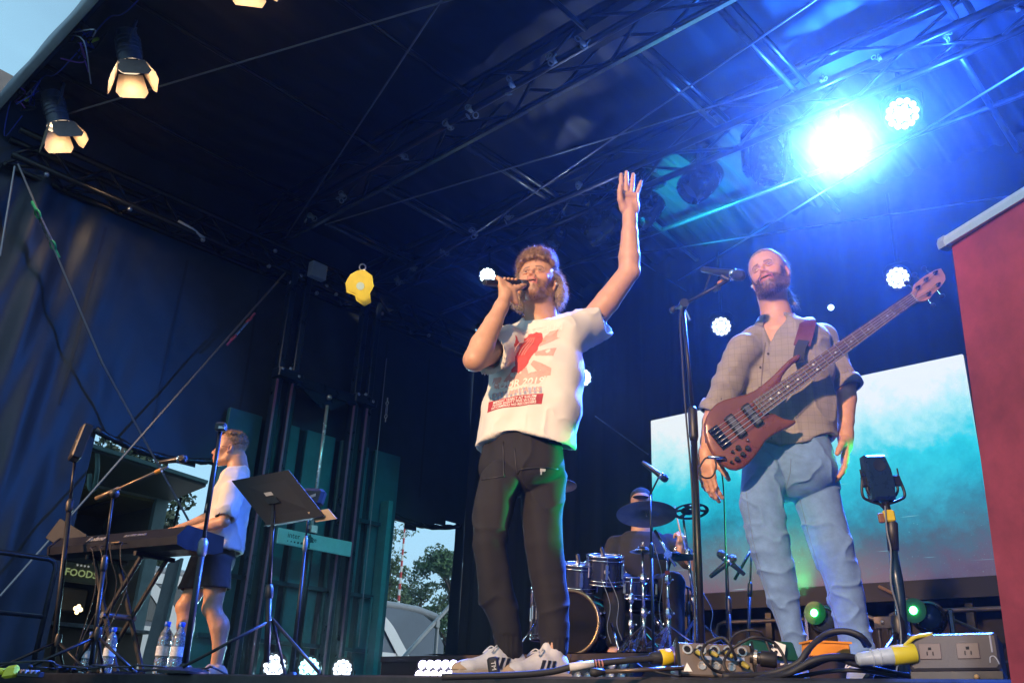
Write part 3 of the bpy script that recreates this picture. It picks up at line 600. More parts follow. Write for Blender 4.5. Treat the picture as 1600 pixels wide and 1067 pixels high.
light('wash_or_fill_beam', 'SPOT', (-1.6, 2.2, 4.8), 260, (.65, 1, .95), (-3.6, 5.0, .7), spot_size=math.radians(24), spot_blend=.8, shadow_soft_size=.05)  # spot added under the roof front to brighten the drum kit
# LED floor bars
def ledbar(x0, x1, y, lab, lit, rows, h=None):
    A = at(x0, y, Z=.09); B = at(x1, y, Z=.09)
    t = thing('led_bar', lab, 'led bar'); d = nrm(B-A); n2 = nrm(V(CAM[0]-A[0], CAM[1]-A[1], 0)); n2 = nrm(np.cross(V(0, 0, 1), d)); n2 = n2 if n2@(CAM-A) > 0 else -n2
    c = (A+B)/2; L_ = np.linalg.norm(B-A)/2; face = nrm(n2+V(0, 0, .35)); upv = nrm(np.cross(d, face)); upv = upv if upv[2] > 0 else -upv
    MB().box(c-face*.04, (L_+.02, .055, .04), (d, upv, face), bev=.008).build('housing', BLKP, t)
    E = em(*lit) if lit else mat('unlit_led', (.5, .5, .48), .2, .6, .1)
    base = None; nc = int(L_*2/.062)
    for i in range(nc):
        for j in range(rows):
            if base is None: o = MB().lathe([(.026, 0), (.022, .012), (.001, .014)], (0, 0, 0), face, 10).build('led_lens', E, t, True); base = o
            else: o = base.copy(); COL.objects.link(o); o.parent = t
            o.location = c+d*((i+.5)/nc*2-1)*L_+upv*(j-(rows-1)/2)*(.058 if rows < 3 else .036)
    MB().box(c-face*.03-V(0, 0, .06), (L_*.4, .04, .02), (d, n2, V(0, 0, 1))).build('foot', BLK, t)
    return c, face
c, fc = ledbar(652, 712, 1046, 'lit violet white led bar on floor left of the shoes', ('violet_led', (.72, .68, 1), 12), 2)
light('led_bar_beam', 'SPOT', c+fc*.08, 40, (.5, .4, 1), c+fc, spot_size=math.radians(110), spot_blend=.8, shadow_soft_size=.1)
ledbar(897, 983, 1048, 'unlit led bar with silver lenses right of the shoes', None, 2)
# ================================================================== SIGNED-DISTANCE MODELLING (bodies, clothes, instrument)
def smin(a, b, k):
    if k <= 0: return np.minimum(a, b)
    h = np.maximum(k-np.abs(a-b), 0)/k; return np.minimum(a, b)-h*h*k*.25
class SDF:
    def __init__(s, lo, hi, res):
        s.lo = np.asarray(lo, np.float32); s.res = res; s.n = np.ceil((np.asarray(hi)-lo)/res).astype(int)+1
        s.D = np.full(s.n, .3, np.float32)
    def _blk(s, lo, hi):
        i0 = np.clip(np.floor((np.asarray(lo)-s.lo)/s.res).astype(int), 0, s.n); i1 = np.clip(np.ceil((np.asarray(hi)-s.lo)/s.res).astype(int)+1, 0, s.n)
        if (i1 <= i0).any(): return None
        sl = tuple(slice(a, b) for a, b in zip(i0, i1))
        ax = [(s.lo[q]+s.res*np.arange(i0[q], i1[q])).astype(np.float32) for q in range(3)]
        return sl, ax[0][:, None, None], ax[1][None, :, None], ax[2][None, None, :]
    def _ap(s, lo, hi, fn, k, op):
        b = s._blk(np.asarray(lo)-k-.01, np.asarray(hi)+k+.01)
        if b is None: return s
        sl, x, y, z = b; d = fn(x, y, z); o = s.D[sl]
        s.D[sl] = smin(o, d, k) if op == 'u' else -smin(-o, d, k) if op == 's' else np.maximum(o, d)
        return s
    def cone(s, a, b, ra, rb, k=.01, op='u'):
        a = np.asarray(a, float); b = np.asarray(b, float); r = max(ra, rb); ba = b-a; L2 = max(ba@ba, 1e-9)
        def fn(x, y, z):
            px, py, pz = x-a[0], y-a[1], z-a[2]; t = np.clip((px*ba[0]+py*ba[1]+pz*ba[2])/L2, 0, 1)
            return np.sqrt((px-t*ba[0])**2+(py-t*ba[1])**2+(pz-t*ba[2])**2)-(ra+(rb-ra)*t)
        return s._ap(np.minimum(a, b)-r, np.maximum(a, b)+r, fn, k, op)
    def chain(s, P, R, k=.01, op='u'):
        for i in range(len(P)-1): s.cone(P[i], P[i+1], R[i], R[i+1], k, op)
        return s
    def econe(s, a, b, ra, rb, L, k=.02, op='u', sq=2.0):
        """cone with oval section; ra, rb = (half width along L, half depth)"""
        a = np.asarray(a, float); b = np.asarray(b, float); ba = b-a; ln = np.linalg.norm(ba); u = ba/ln; L = nrm(np.asarray(L)-u*(np.asarray(L)@u)); N = np.cross(u, L); r = max(*ra, *rb)
        def fn(x, y, z):
            px, py, pz = x-a[0], y-a[1], z-a[2]; tt = px*u[0]+py*u[1]+pz*u[2]; t = np.clip(tt/ln, 0, 1)
            w = ra[0]+(rb[0]-ra[0])*t; dp = ra[1]+(rb[1]-ra[1])*t
            l = np.abs(px*L[0]+py*L[1]+pz*L[2])/w; m = np.abs(px*N[0]+py*N[1]+pz*N[2])/dp; e = (tt-t*ln)/np.minimum(w, dp)
            q = (l**sq+m**sq)**(1/sq)
            rad = np.sqrt(q*q+e*e)
            return (rad-1)*np.minimum(w, dp)*(.55+.45*np.minimum(w, dp)/np.maximum(w, dp))
        return s._ap(np.minimum(a, b)-r, np.maximum(a, b)+r, fn, k, op)
    def ell(s, c, r, k=.01, op='u', A=None):
        c = np.asarray(c, float); r = np.asarray(r, float); R = r.max(); A = np.eye(3) if A is None else np.asarray(A)
        def fn(x, y, z):
            p = (x-c[0], y-c[1], z-c[2]); q = [(p[0]*A[i][0]+p[1]*A[i][1]+p[2]*A[i][2]) for i in range(3)]
            k0 = np.sqrt(sum((q[i]/r[i])**2 for i in range(3))); k1 = np.sqrt(sum((q[i]/r[i]**2)**2 for i in range(3)))+1e-6
            return k0*(k0-1)/k1
        return s._ap(c-R, c+R, fn, k, op)
    def box(s, c, h, rad=.005, k=.01, op='u', A=None):
        c = np.asarray(c, float); h = np.asarray(h, float)-rad; R = np.linalg.norm(h)+rad; A = np.eye(3) if A is None else np.asarray(A)
        def fn(x, y, z):
            p = (x-c[0], y-c[1], z-c[2]); q = [np.abs(p[0]*A[i][0]+p[1]*A[i][1]+p[2]*A[i][2])-h[i] for i in range(3)]
            return np.sqrt(sum(np.maximum(v, 0)**2 for v in q))+np.minimum(np.maximum(q[0], np.maximum(q[1], q[2])), 0)-rad
        return s._ap(c-R, c+R, fn, k, op)
    def cut(s, p, n, curve=None):
        """remove everything on the +n side of the plane through p"""
        p = np.asarray(p, float); n = nrm(n)
        x, y, z = s._blk(s.lo, s.lo+s.res*s.n)[1:]
        d = (x-p[0])*n[0]+(y-p[1])*n[1]+(z-p[2])*n[2]
        if curve is not None: d = d+curve(x, y, z)
        s.D = np.maximum(s.D, d.astype(np.float32)); return s
    def mesh(s):
        D = s.D; D[0] = D[-1] = .3; D[:, 0] = D[:, -1] = .3; D[:, :, 0] = D[:, :, -1] = .3
        S = D < 0; c = np.zeros(np.array(D.shape)-1, np.int8)
        for i in (0, 1):
            for j in (0, 1):
                for k in (0, 1): c += S[i:c.shape[0]+i, j:c.shape[1]+j, k:c.shape[2]+k]
        I = np.argwhere((c > 0) & (c < 8)); idx = np.full(c.shape, -1, np.int32); idx[I[:, 0], I[:, 1], I[:, 2]] = np.arange(len(I))
        cor = [(i, j, k) for i in (0, 1) for j in (0, 1) for k in (0, 1)]
        val = {q: D[I[:, 0]+q[0], I[:, 1]+q[1], I[:, 2]+q[2]] for q in cor}
        acc = np.zeros((len(I), 3)); cnt = np.zeros(len(I))
        for q in cor:
            for ax in range(3):
                if q[ax]: continue
                e = list(q); e[ax] = 1; e = tuple(e); a, b = val[q], val[e]; m = (a < 0) != (b < 0)
                t = np.where(m, a/np.where(m, a-b, 1), 0)
                P = np.tile(np.array(q, float), (len(I), 1)); P[:, ax] += t; acc += P*m[:, None]; cnt += m
        Vx = (acc/cnt[:, None]+I)*s.res+s.lo
        F = []
        for ax in range(3):
            sl0 = [slice(None)]*3; sl1 = [slice(None)]*3; sl0[ax] = slice(0, -1); sl1[ax] = slice(1, None)
            E = np.argwhere(S[tuple(sl0)] != S[tuple(sl1)]); a1, a2 = (ax+1) % 3, (ax+2) % 3
            E = E[(E[:, a1] > 0) & (E[:, a2] > 0) & (E[:, a1] < c.shape[a1]) & (E[:, a2] < c.shape[a2])]
            q = []
            for d1, d2 in ((0, 0), (-1, 0), (-1, -1), (0, -1)):
                e = E.copy(); e[:, a1] += d1; e[:, a2] += d2; q.append(idx[e[:, 0], e[:, 1], e[:, 2]])
            q = np.stack(q, 1); fl = S[E[:, 0], E[:, 1], E[:, 2]]
            q[fl] = q[fl][:, ::-1]; q = q[:, ::-1]; F.append(q)
        F = np.concatenate(F); F = F[(F >= 0).all(1)]; return Vx, F
def normals(Vx, F):
    n = np.cross(Vx[F[:, 2]]-Vx[F[:, 0]], Vx[F[:, 3]]-Vx[F[:, 1]]); N = np.zeros_like(Vx)
    for i in range(4): np.add.at(N, F[:, i], n)
    return N/(np.linalg.norm(N, axis=1, keepdims=True)+1e-12)
def smooth(Vx, F, it=2, lam=.5):
    E = np.concatenate([F[:, [0, 1]], F[:, [1, 2]], F[:, [2, 3]], F[:, [3, 0]]]); cnt = np.zeros(len(Vx)); np.add.at(cnt, E[:, 0], 1); np.add.at(cnt, E[:, 1], 1)
    for _ in range(it):
        A = np.zeros_like(Vx)
        for q in range(3):
            A[:, q] = np.bincount(E[:, 0], Vx[E[:, 1], q], len(Vx))+np.bincount(E[:, 1], Vx[E[:, 0], q], len(Vx))
        Vx = Vx*(1-lam)+lam*A/np.maximum(cnt, 1)[:, None]
    return Vx
def qmesh(name, Vx, F, attrs=None):
    me = bpy.data.meshes.new(name); me.vertices.add(len(Vx)); me.vertices.foreach_set('co', np.ascontiguousarray(Vx, np.float32).ravel())
    me.loops.add(len(F)*4); me.loops.foreach_set('vertex_index', F.ravel().astype(np.int32))
    me.polygons.add(len(F)); me.polygons.foreach_set('loop_start', np.arange(0, len(F)*4, 4, dtype=np.int32)); me.polygons.foreach_set('loop_total', np.full(len(F), 4, np.int32))
    me.polygons.foreach_set('use_smooth', np.ones(len(F), bool)); me.update(calc_edges=True)
    for k, c in (attrs or {}).items():
        a = me.color_attributes.new(k, 'FLOAT_COLOR', 'POINT'); C = np.ones((len(Vx), 4), np.float32); C[:, :3] = c; a.data.foreach_set('color', C.ravel())
    return me
def join(parts):
    Vs, Fs, n = [], [], 0
    for v, f in parts: Vs.append(v); Fs.append(f+n); n += len(v)
    return np.concatenate(Vs), np.concatenate(Fs)
def bvh_of(Vx, F): return BVHTree.FromPolygons([Vector(v) for v in Vx], [tuple(int(i) for i in f) for f in F])
# ---- skin with a painted complexion attribute
def skin_mat(name, base):
    m = bpy.data.materials.new(name); m.use_nodes = True; n = m.node_tree; b = n.nodes['Principled BSDF']; L = n.links
    a = n.nodes.new('ShaderNodeAttribute'); a.attribute_name = 'tone'; t = n.nodes.new('ShaderNodeTexCoord'); z = n.nodes.new('ShaderNodeTexNoise'); z.inputs['Scale'].default_value = 30; z.inputs['Detail'].default_value = 6
    L.new(t.outputs['Object'], z.inputs['Vector']); r = n.nodes.new('ShaderNodeValToRGB'); r.color_ramp.elements[0].color = (.84, .80, .79, 1); r.color_ramp.elements[1].color = (1.12, 1.1, 1.08, 1); L.new(z.outputs['Fac'], r.inputs[0])
    x = n.nodes.new('ShaderNodeMixRGB'); x.blend_type = 'MULTIPLY'; x.inputs[0].default_value = 1; L.new(a.outputs['Color'], x.inputs[1]); L.new(r.outputs[0], x.inputs[2]); L.new(x.outputs[0], b.inputs['Base Color'])
    b.inputs['Roughness'].default_value = .48; b.inputs['Subsurface Weight'].default_value = .12; b.inputs['Subsurface Radius'].default_value = (.012, .004, .002); b.inputs['Subsurface Scale'].default_value = .6
    z2 = n.nodes.new('ShaderNodeTexNoise'); z2.inputs['Scale'].default_value = 260; L.new(t.outputs['Object'], z2.inputs['Vector']); bp = n.nodes.new('ShaderNodeBump'); bp.inputs['Strength'].default_value = .15; bp.inputs['Distance'].default_value = .003; L.new(z2.outputs['Fac'], bp.inputs['Height']); L.new(bp.outputs[0], b.inputs['Normal'])
    return m
def axes(face, up=(0, 0, 1), tilt=0):
    """rows: right of the subject, facing, up (tilt leans the crown to the right of the subject)"""
    f = nrm(face); u = nrm(np.asarray(up, float)-f*(np.asarray(up)@f)); l = np.cross(u, f)*-1
    l = np.cross(f, u)*-1
    if tilt: l, u = l*math.cos(tilt)-u*math.sin(tilt), u*math.cos(tilt)+l*math.sin(tilt)
    return np.array([l, f, u])
def head_mesh(c, A, neck, tone, beard=0, mouth=.010, brow=0, lid=.6, res=.0023, sc=1.0, lipcol=(.50, .16, .13), smile=0):
    """returns world verts, faces, per-vertex tone; A rows = left, forward, up; neck = [(world point, radius)...]"""
    c = np.asarray(c, float); S = SDF((-.16, -.16, -.27), (.16, .14, .15), res)
    S.ell((0, -.018, .045), (.076, .094, .086), .02); S.ell((0, .03, -.03), (.060, .058, .078), .03)
    S.ell((0, .022, .055), (.066, .062, .062), .03)
    S.ell((0, .066, -.094), (.024, .020, .018), .03)
    for q in (-1, 1):
        S.cone((q*.058, -.012, -.045), (q*.050, .0, -.068), .019, .018, .02); S.cone((q*.050, .0, -.068), (q*.016, .062, -.096), .018, .015, .022)
        S.ell((q*.043, .052, -.016), (.022, .018, .017), .022); S.ell((q*.052, .02, .02), (.020, .03, .04), .02)
        S.cone((q*.012, .079, .022), (q*.042, .066, .024+brow), .009, .008, .014)
    S.cone((0, .078, .016), (0, .102, -.024), .0075, .0095, .012); S.ell((0, .103, -.029), (.0105, .0105, .009), .008)
    for q in (-1, 1): S.ell((q*.0115, .092, -.034), (.0078, .011, .0072), .006)
    for q in (-1, 1): S.ell((q*.0062, .098, -.0425), (.0036, .0052, .004), .003, 's')
    for q in (-1, 1):
        S.ell((q*.031, .087, .006), (.0195, .014, .0125), .010, 's')
        S.ell((q*.031, .0685, .006), (.0135, .0122, .0130), .003)
        up_ = .0075-.006*(lid-.5)
        S.chain([(q*.0185, .0795, .0055), (q*.026, .0835, .006+up_), (q*.035, .0825, .006+up_), (q*.0455, .0735, .004)], [.0028, .0040, .0040, .0028], .004)
        S.chain([(q*.0185, .0790, .0045), (q*.029, .0825, -.0025), (q*.038, .080, -.0015), (q*.0455, .0730, .003)], [.0022, .0026, .0026, .002], .004)
    # mouth
    mz = -.062; S.ell((0, .083, mz), (.026, .014, .024), .015)
    w = .023+.006*smile; cz = mz+.007*smile
    S.ell((0, .099, mz), (w-.003, .020, mouth), .004, 's')
    S.chain([(-w, .079, cz), (-.009, .0935, mz+mouth+.0015), (0, .0935, mz+mouth), (.009, .0935, mz+mouth+.0015), (w, .079, cz)], [.003, .0048, .0045, .0048, .003], .005)
    S.chain([(-w, .079, cz), (-.009, .0915, mz-mouth-.0015), (.009, .0915, mz-mouth-.0015), (w, .079, cz)], [.003, .0056, .0056, .003], .005)
    # ears
    for q in (-1, 1):
        E = np.array([(1, q*-.35, 0), (q*.35, 1, .15), (0, -.15, 1)]); E = np.array([nrm(e) for e in E])
        S.ell((q*.079, -.016, -.002), (.010, .019, .031), .006, 'u', E); S.ell((q*.088, -.010, .002), (.008, .0115, .020), .004, 's', E); S.ell((q*.080, -.004, -.028), (.006, .009, .010), .005, 'u', E)
    Ai = A; tl = lambda p: (np.asarray(p)-c)@Ai.T/sc
    pts = [tl(p) for p, r in neck]; rr = [r/sc for p, r in neck]
    S.cone((0, -.025, -.03), pts[0], .060, rr[0], .03)
    S.chain(pts, rr, .03)
    adam = tl(neck[0][0])
    Vx, F = S.mesh(); Vx = smooth(Vx, F, 1, .4)
    T = np.tile(np.array(tone), (len(Vx), 1)); x, y, z = Vx.T
    def g(cx, cy, cz, rx, ry, rz): return np.exp(-(((x-cx)/rx)**2+((y-cy)/ry)**2+((z-cz)/rz)**2))
    red = g(0, .105, -.03, .018, .02, .016)+g(.045, .06, -.02, .02, .03, .02)+g(-.045, .06, -.02, .02, .03, .02)+g(.08, -.01, 0, .02, .04, .04)+g(-.08, -.01, 0, .02, .04, .04)
    T = T*(1-red[:, None]*np.array([-.03, .18, .20]))
    lips = np.clip(1.25*((y > .075) & (np.abs(x) < w+.003))*np.exp(-((np.hypot(x*.35, z-mz)-mouth-.0035)/.0055)**2), 0, 1)
    T = T*(1-lips[:, None])+np.array(lipcol)*lips[:, None]
    inside = (np.abs(x) < w-.002) & (np.abs(z-mz) < mouth-.001) & (y < .094) & (y > .05); T[inside] = (.06, .012, .012)
    br = sum(np.exp(-((z-(.0225+brow+.16*(np.abs(x)-.014)-6*np.clip(np.abs(x)-.034, 0, 1)**2*10))/.0042)**2)*((np.abs(x) > .012) & (np.abs(x) < .047))*(y > .05) for _ in (0,))
    T = T*(1-.85*br[:, None])+np.array((.06, .035, .02))*.85*br[:, None]
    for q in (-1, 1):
        lz = .006+up_+.0035-.9*np.abs(np.abs(x)-.032)**1.6*6*.15; lash = np.exp(-((z-.0125)/.0022)**2)*np.exp(-((np.abs(x)-.032)/.014)**4)*(y > .06); socket_shade = np.exp(-((z-.007)/.010)**2)*np.exp(-((np.abs(x)-.031)/.017)**4)*(y > .055)
    T = T*(1-.30*socket_shade[:, None]); T = T*(1-.7*lash[:, None])  # eye socket shade and dark lashes painted into the skin tone
    if beard:
        bm = np.clip((-.036-z)/.012, 0, 1)*np.clip((y+.005)/.02, 0, 1)*np.clip((z+.130)/.010, 0, 1)
        mu = np.exp(-((z+.0475)/.0075)**2)*(np.abs(x) < .032)*(y > .065)
        bm = np.maximum(bm, mu)*(1-np.clip(lips*1.1, 0, 1))*(~inside); sd = np.exp(-((np.abs(x)-.068)/.014)**2)*np.clip((.02-z)/.03, 0, 1)*(z > -.1)*(y > -.015)*(y < .05); bm = np.maximum(bm, sd*.8)
        bm *= np.clip((y-(-.02)-.55*np.clip(-.08-z, 0, 1))/.02, 0, 1)
        bm = bm*beard; bm = bm*np.clip(.85+.4*vnoise(Vx, 90, 4), 0, 1.1); T = T*(1-bm[:, None])+np.array((.085, .045, .025))*bm[:, None]
    else: bm = np.zeros(len(Vx))
    N = normals(Vx, F)
    return dict(V=(Vx*sc)@Ai+c, F=F, T=T, L=Vx, N=N@Ai, bm=bm, A=Ai, c=c, sc=sc)
def eyes(H, parent, look=(0, 1, 0), iris=(.10, .055, .03)):
    WH = mat('eye_white', (.62, .60, .58), .12, 0, 0, coat=.6); IR = mat('iris_brown', iris, .15, 0, 0, coat=.8)
    A, c, s_ = H['A'], H['c'], H['sc']
    for q in (-1, 1):
        p = c+(V(q*.031, .0695, .006)*s_)@A; e = MB().ball(p, .0131*s_, 16).build('eye', WH, parent, True)
        d = nrm(V(*look))@A; MB().lathe([(.0070*s_, .0113*s_), (.0060*s_, .0123*s_), (.003*s_, .0133*s_), (.001, .0136*s_)], p, d, 16).build('iris', IR, e, True)
def strands(name, roots, dirs, length, curl, m, parent, rad=.0007, seg=5, grav=.3, crad=.006, seed=1, stuffed=True):
    """thin three-sided hair strands as one part"""
    r = np.random.default_rng(seed); n = len(roots); roots = np.asarray(roots); dirs = np.asarray(dirs); L_ = length*r.uniform(.65, 1.2, n)
    a = np.cross(dirs, r.normal(size=(n, 3))); a /= np.linalg.norm(a, axis=1, keepdims=True)+1e-9; b = np.cross(dirs, a)
    ph = r.uniform(0, 2*PI, n); Vv = []; P = []
    for k in range(seg+1):
        t = k/seg; off = a*(np.cos(ph+t*curl)*crad*t**.5)[:, None]+b*(np.sin(ph+t*curl)*crad*t**.5)[:, None]
        P.append(roots+dirs*(L_*t)[:, None]+off+np.array([0, 0, -1])*(grav*L_*t*t)[:, None])
    for k in range(seg+1):
        w_ = rad*(1-.7*k/seg)
        for j in range(3):
            th = j*2*PI/3; Vv.append(P[k]+a*math.cos(th)*w_+b*math.sin(th)*w_)
    Vv = np.stack(Vv, 1).reshape(-1, 3); st = (seg+1)*3; base = (np.arange(n)*st)[:, None, None]
    q = []
    for k in range(seg):
        for j in range(3): q.append((k*3+j, k*3+(j+1) % 3, (k+1)*3+(j+1) % 3, (k+1)*3+j))
    F = (base+np.array(q)[None]).reshape(-1, 4); o = link(name, qmesh(name, Vv, F), m, parent)
    if stuffed: o['kind'] = 'stuff'
    return o
def hand(S, wrist, z, palm, side, curls, spread=(.10, .03, -.04, -.12), thumb=((.7, .5), (.3, .3)), sc=1.0, w0=.027, cup=0, k=.006, thumbv=None):
    """adds a hand to field S. z = towards fingers, palm = palm normal, side=+1 when the thumb lies along cross(palm,z)"""
    z = nrm(z); y = nrm(np.asarray(palm)-z*(np.asarray(palm)@z)); x = np.cross(y, z)*side   # x towards the thumb
    wrist = np.asarray(wrist, float); A = np.array([x, y, z]); W = lambda p: wrist+(np.asarray(p, float)*sc)@A
    S.box(W((.001, .0, .05)), np.array((.037, .012, .043))*sc, .011*sc, k*2.2, 'u', A)
    S.cone(W((0, 0, -.02)), W((0, 0, .03)), w0*sc, .026*sc, .02)
    S.ell(W((-.027, .008, .035)), np.array((.013, .011, .03))*sc, k*2, 'u', A)
    S.ell(W((.026, .010, .032)), np.array((.016, .014, .026))*sc, k*2, 'u', A)
    S.box(W((0, .006, .085)), np.array((.036, .012, .012))*sc, .010*sc, k*1.5, 'u', A)
    bases = [(.0285, .0, .088), (.0095, .001, .093), (-.0105, .0, .089), (-.0295, -.001, .080)]; lens = [(.042, .025, .020), (.046, .029, .021), (.042, .027, .021), (.033, .020, .018)]
    rads = [.0094, .0097, .0092, .0082]; tips = []
    for i in range(4):
        p = np.array(bases[i]); ang = 0; sp = spread[i]; cu = curls[i]; pts = [p.copy()-np.array((0, 0, .02)), p.copy()]
        for j in range(3):
            ang += cu[j]; d = np.array((math.sin(sp)*math.cos(ang), math.sin(ang), math.cos(ang)*math.cos(sp))); p = p+d*lens[i][j]; pts.append(p.copy())
        r_ = rads[i]; pts = [W(q) for q in pts]; S.chain(pts, [r_*1.1*sc, r_*1.08*sc, r_*.98*sc, r_*.93*sc, r_*.82*sc], .0035)
        for j in (1, 2, 3): S.ell(pts[j], np.array((1.12, 1.05, 1.0))*r_*sc*(1.0 if j < 3 else .93), .003, 'u', A)
        tips.append(pts[-1])
    b = np.array((.026, .006, .022)); tv = thumbv or [(.70, .25, .66), (.45, .30, .84), (.30, .32, .90)]
    pts = [b, b+nrm(tv[0])*.040]; pts.append(pts[-1]+nrm(tv[1])*.032); pts.append(pts[-1]+nrm(tv[2])*.024); pts = [W(q) for q in pts]
    S.chain(pts, [.0165*sc, .0125*sc, .0105*sc, .0088*sc], .006); tips.append(pts[-1])
    return tips, W
def body_obj(name, parts, tones, m, label, group=None):
    Vs, F = join(parts); T = np.concatenate(tones)
    me = qmesh(name, Vs, F, {'tone': T}); o = link(name, me, m); tag(o, label, 'person', group); return o
def cloth(name, S, m, parent, disp=None, sm=1, N_out=False):
    Vx, F = S.mesh(); Vx = smooth(Vx, F, sm, .5); N = normals(Vx, F)
    if disp is not None: Vx = Vx+N*disp(Vx, N)[:, None]
    o = link(name, qmesh(name, Vx, F), m, parent); return o, Vx, F
def decal(bv, src, dirn, pts2, off=.0015):
    """drop flat outline points onto a surface"""
    out_ = []
    for p in pts2:
        h_ = bv.ray_cast(Vector(p), Vector(dirn)); q = h_[0]
        if q is None: h_ = bv.find_nearest(Vector(p)); q = h_[0]
        out_.append(np.array(q)-np.asarray(dirn)*off)
    return np.array(out_)
def rayhit(bv, pts, off=.003):
    o_ = []
    for x, y in pts:
        d_ = nrm(ray(x, y)); h_ = bv.ray_cast(Vector(CAM+d_*.3), Vector(d_))
        if h_[0] is None: h_ = bv.find_nearest(Vector(CAM+d_*3.75))
        o_.append(np.array(h_[0])-d_*off)
    return o_
def patch(name, bv, o, ax, ay, dirn, fn_in, w, h, nu, nv, m, parent, off=.0015, thick=0):
    """grid patch o+ax*u+ay*v (|u|<w/2,|v|<h/2) projected on bv along dirn; fn_in(u,v) says which cells belong"""
    us = np.linspace(-w/2, w/2, nu); vs = np.linspace(-h/2, h/2, nv); o = np.asarray(o, float); ax = np.asarray(ax); ay = np.asarray(ay)
    P = decal(bv, None, dirn, [o+ax*u+ay*v for u in us for v in vs], off); f = []
    for i in range(nu-1):
        for j in range(nv-1):
            if fn_in((us[i]+us[i+1])/2, (vs[j]+vs[j+1])/2): 
                q = (i*nv+j, (i+1)*nv+j, (i+1)*nv+j+1, i*nv+j+1)
                if max(np.linalg.norm(P[q[a]]-P[q[b]]) for a, b in ((0, 2), (1, 3))) < max(w/nu, h/nv)*5: f.append(q)
    if not f: return None
    used = sorted(set(i for q in f for i in q)); mp_ = {a: b for b, a in enumerate(used)}
    mb = MB(); mb.raw(P[used], [tuple(mp_[i] for i in q) for q in f]); return mb.build(name, m, parent, True)
# ================================================================== PEOPLE
RH = V(math.cos(YAW), math.sin(YAW), 0); TC = -HD; ZU = V(0, 0, 1)
def turn(deg, up=0):
    """facing direction: deg to the left of the line to the camera, up = pitch"""
    a = math.radians(deg); f = TC*math.cos(a)-RH*math.sin(a); b = math.radians(up); return f*math.cos(b)+ZU*math.sin(b)
def clampmask(Z, a, b): return np.clip((Z-a)/(b-a), 0, 1)
SKIN = skin_mat('skin', 0); TONE = (.56, .31, .19)
HSING, HBASS, HKEYS = 3.5706, 3.5107, 6.5504
# ------------------------------------------------------------------ shoes
def shoe(c, d, s, par_, up_col, toe_col, sole_col, stripes=None, sc=1.0):
    """c = point on the floor under the heel, d = toe direction"""
    d = nrm(d*V(1, 1, 0)); x = np.cross(d, ZU); A = np.array([x, d, ZU]); S = SDF((-.07, -.05, -.01), (.07, .30, .14), .003)
    S.econe((0, .01, .045), (0, .10, .050), (.034, .05), (.040, .05), (1, 0, 0), .02); S.econe((0, .10, .045), (0, .20, .028), (.042, .046), (.045, .030), (1, 0, 0), .03)
    S.ell((0, .225, .024), (.042, .045, .028), .02); S.cone((0, .03, .06), (0, .045, .092), .033, .036, .02)
    S.cone((0, .035, .085), (0, .045, .13), .026, .03, .003, 's'); S.cone((0, .09, .085), (0, .075, .118), .022, .019, .01); S.cut((0, 0, .004), (0, 0, -1))
    Vx, F = S.mesh(); Vx = smooth(Vx, F, 1); bvs = bvh_of(Vx*sc@A+c, F) if stripes else None; o = qmesh('upper', Vx*sc@A+c, F)
    t = thing('shoe', '', ''); del t['label']; del t['category']; t.parent = par_
    link('upper', o, up_col, t)
    W = lambda p: c+(np.asarray(p)*sc)@A
    prof = [(-.034, -.02), (-.038, .03), (-.036, .09), (-.043, .17), (-.045, .21), (-.034, .255), (0, .272), (.034, .255), (.045, .21), (.043, .17), (.036, .09), (.038, .03), (.034, -.02), (0, -.042)]
    MB().loft([np.array([W((a*k, b*k+.1*(1-k), z)) for a, b in prof]) for k, z in ((.97, .001), (1.0, .006), (1.0, .022), (.97, .026))]).build('sole', sole_col, t, 'auto')
    T2 = SDF((-.06, .14, 0), (.06, .29, .07), .003); T2.ell((0, .222, .020), (.0435, .052, .033), .02); T2.cut((0, .19, .03), (0, -1, .55)); T2.cut((0, 0, .016), (0, 0, -1)); Vx, F = T2.mesh(); link('toe_cap', qmesh('toe_cap', smooth(Vx, F, 1)*sc@A+c, F), toe_col, t)
    LC = mat('lace_white', (.6, .58, .56), .8)
    for i in range(5):
        y_ = .105+.019*i; z_ = .088-.0105*i; MB().tube([W((-.022, y_, z_-.008)), W((-.008, y_+.004, z_+.006)), W((.010, y_+.010, z_+.006)), W((.023, y_+.014, z_-.010))], .0032*sc, 6).build('lace', LC, t, True)
    for q in (-1, 1): MB().tube(spline([W((0, .10, .096)), W((q*.03, .11, .11)), W((q*.045, .135, .085)), W((q*.02, .12, .098)), W((0, .10, .096))], 5), .0028*sc, 6).build('lace', LC, t, True)
    if stripes:
        for q in (-1, 1):
            for i in range(3):
                P0_ = [W((q*.07, .080+i*.024-zz*.35+e, zz)) for e, zz in ((0, .028), (.013, .028), (.013, .068), (0, .068))]; P = np.concatenate([decal(bvs, None, -q*x, P0_, -.002), decal(bvs, None, -q*x, P0_, .0045)])
                MB().raw(P, [(0, 1, 2, 3), (7, 6, 5, 4), (0, 4, 5, 1), (1, 5, 6, 2), (2, 6, 7, 3), (3, 7, 4, 0)]).build('stripe', stripes, t)
    return t
# ------------------------------------------------------------------ trousers and shirts
def crease(Vx, P0, per, amp, rng_, ax=(0, 0, 1), seed=0, warp=.03, sharp=1.6):
    """horizontal-ish cloth creases round P0 height, fading over rng_"""
    z = Vx@np.asarray(ax, float); Q = Vx+np.outer(vnoise(Vx, 5, seed+9, 2)*.03, [0, 0, 1]); f = 1-np.abs(vnoise(Q*V(.32, .32, 1)*(.55/per), 1, seed, 2, .35))*1.5; f = np.sign(f)*np.abs(f)**2
    return amp*(f-.3)*1.6*np.exp(-((z-P0)/rng_)**2)
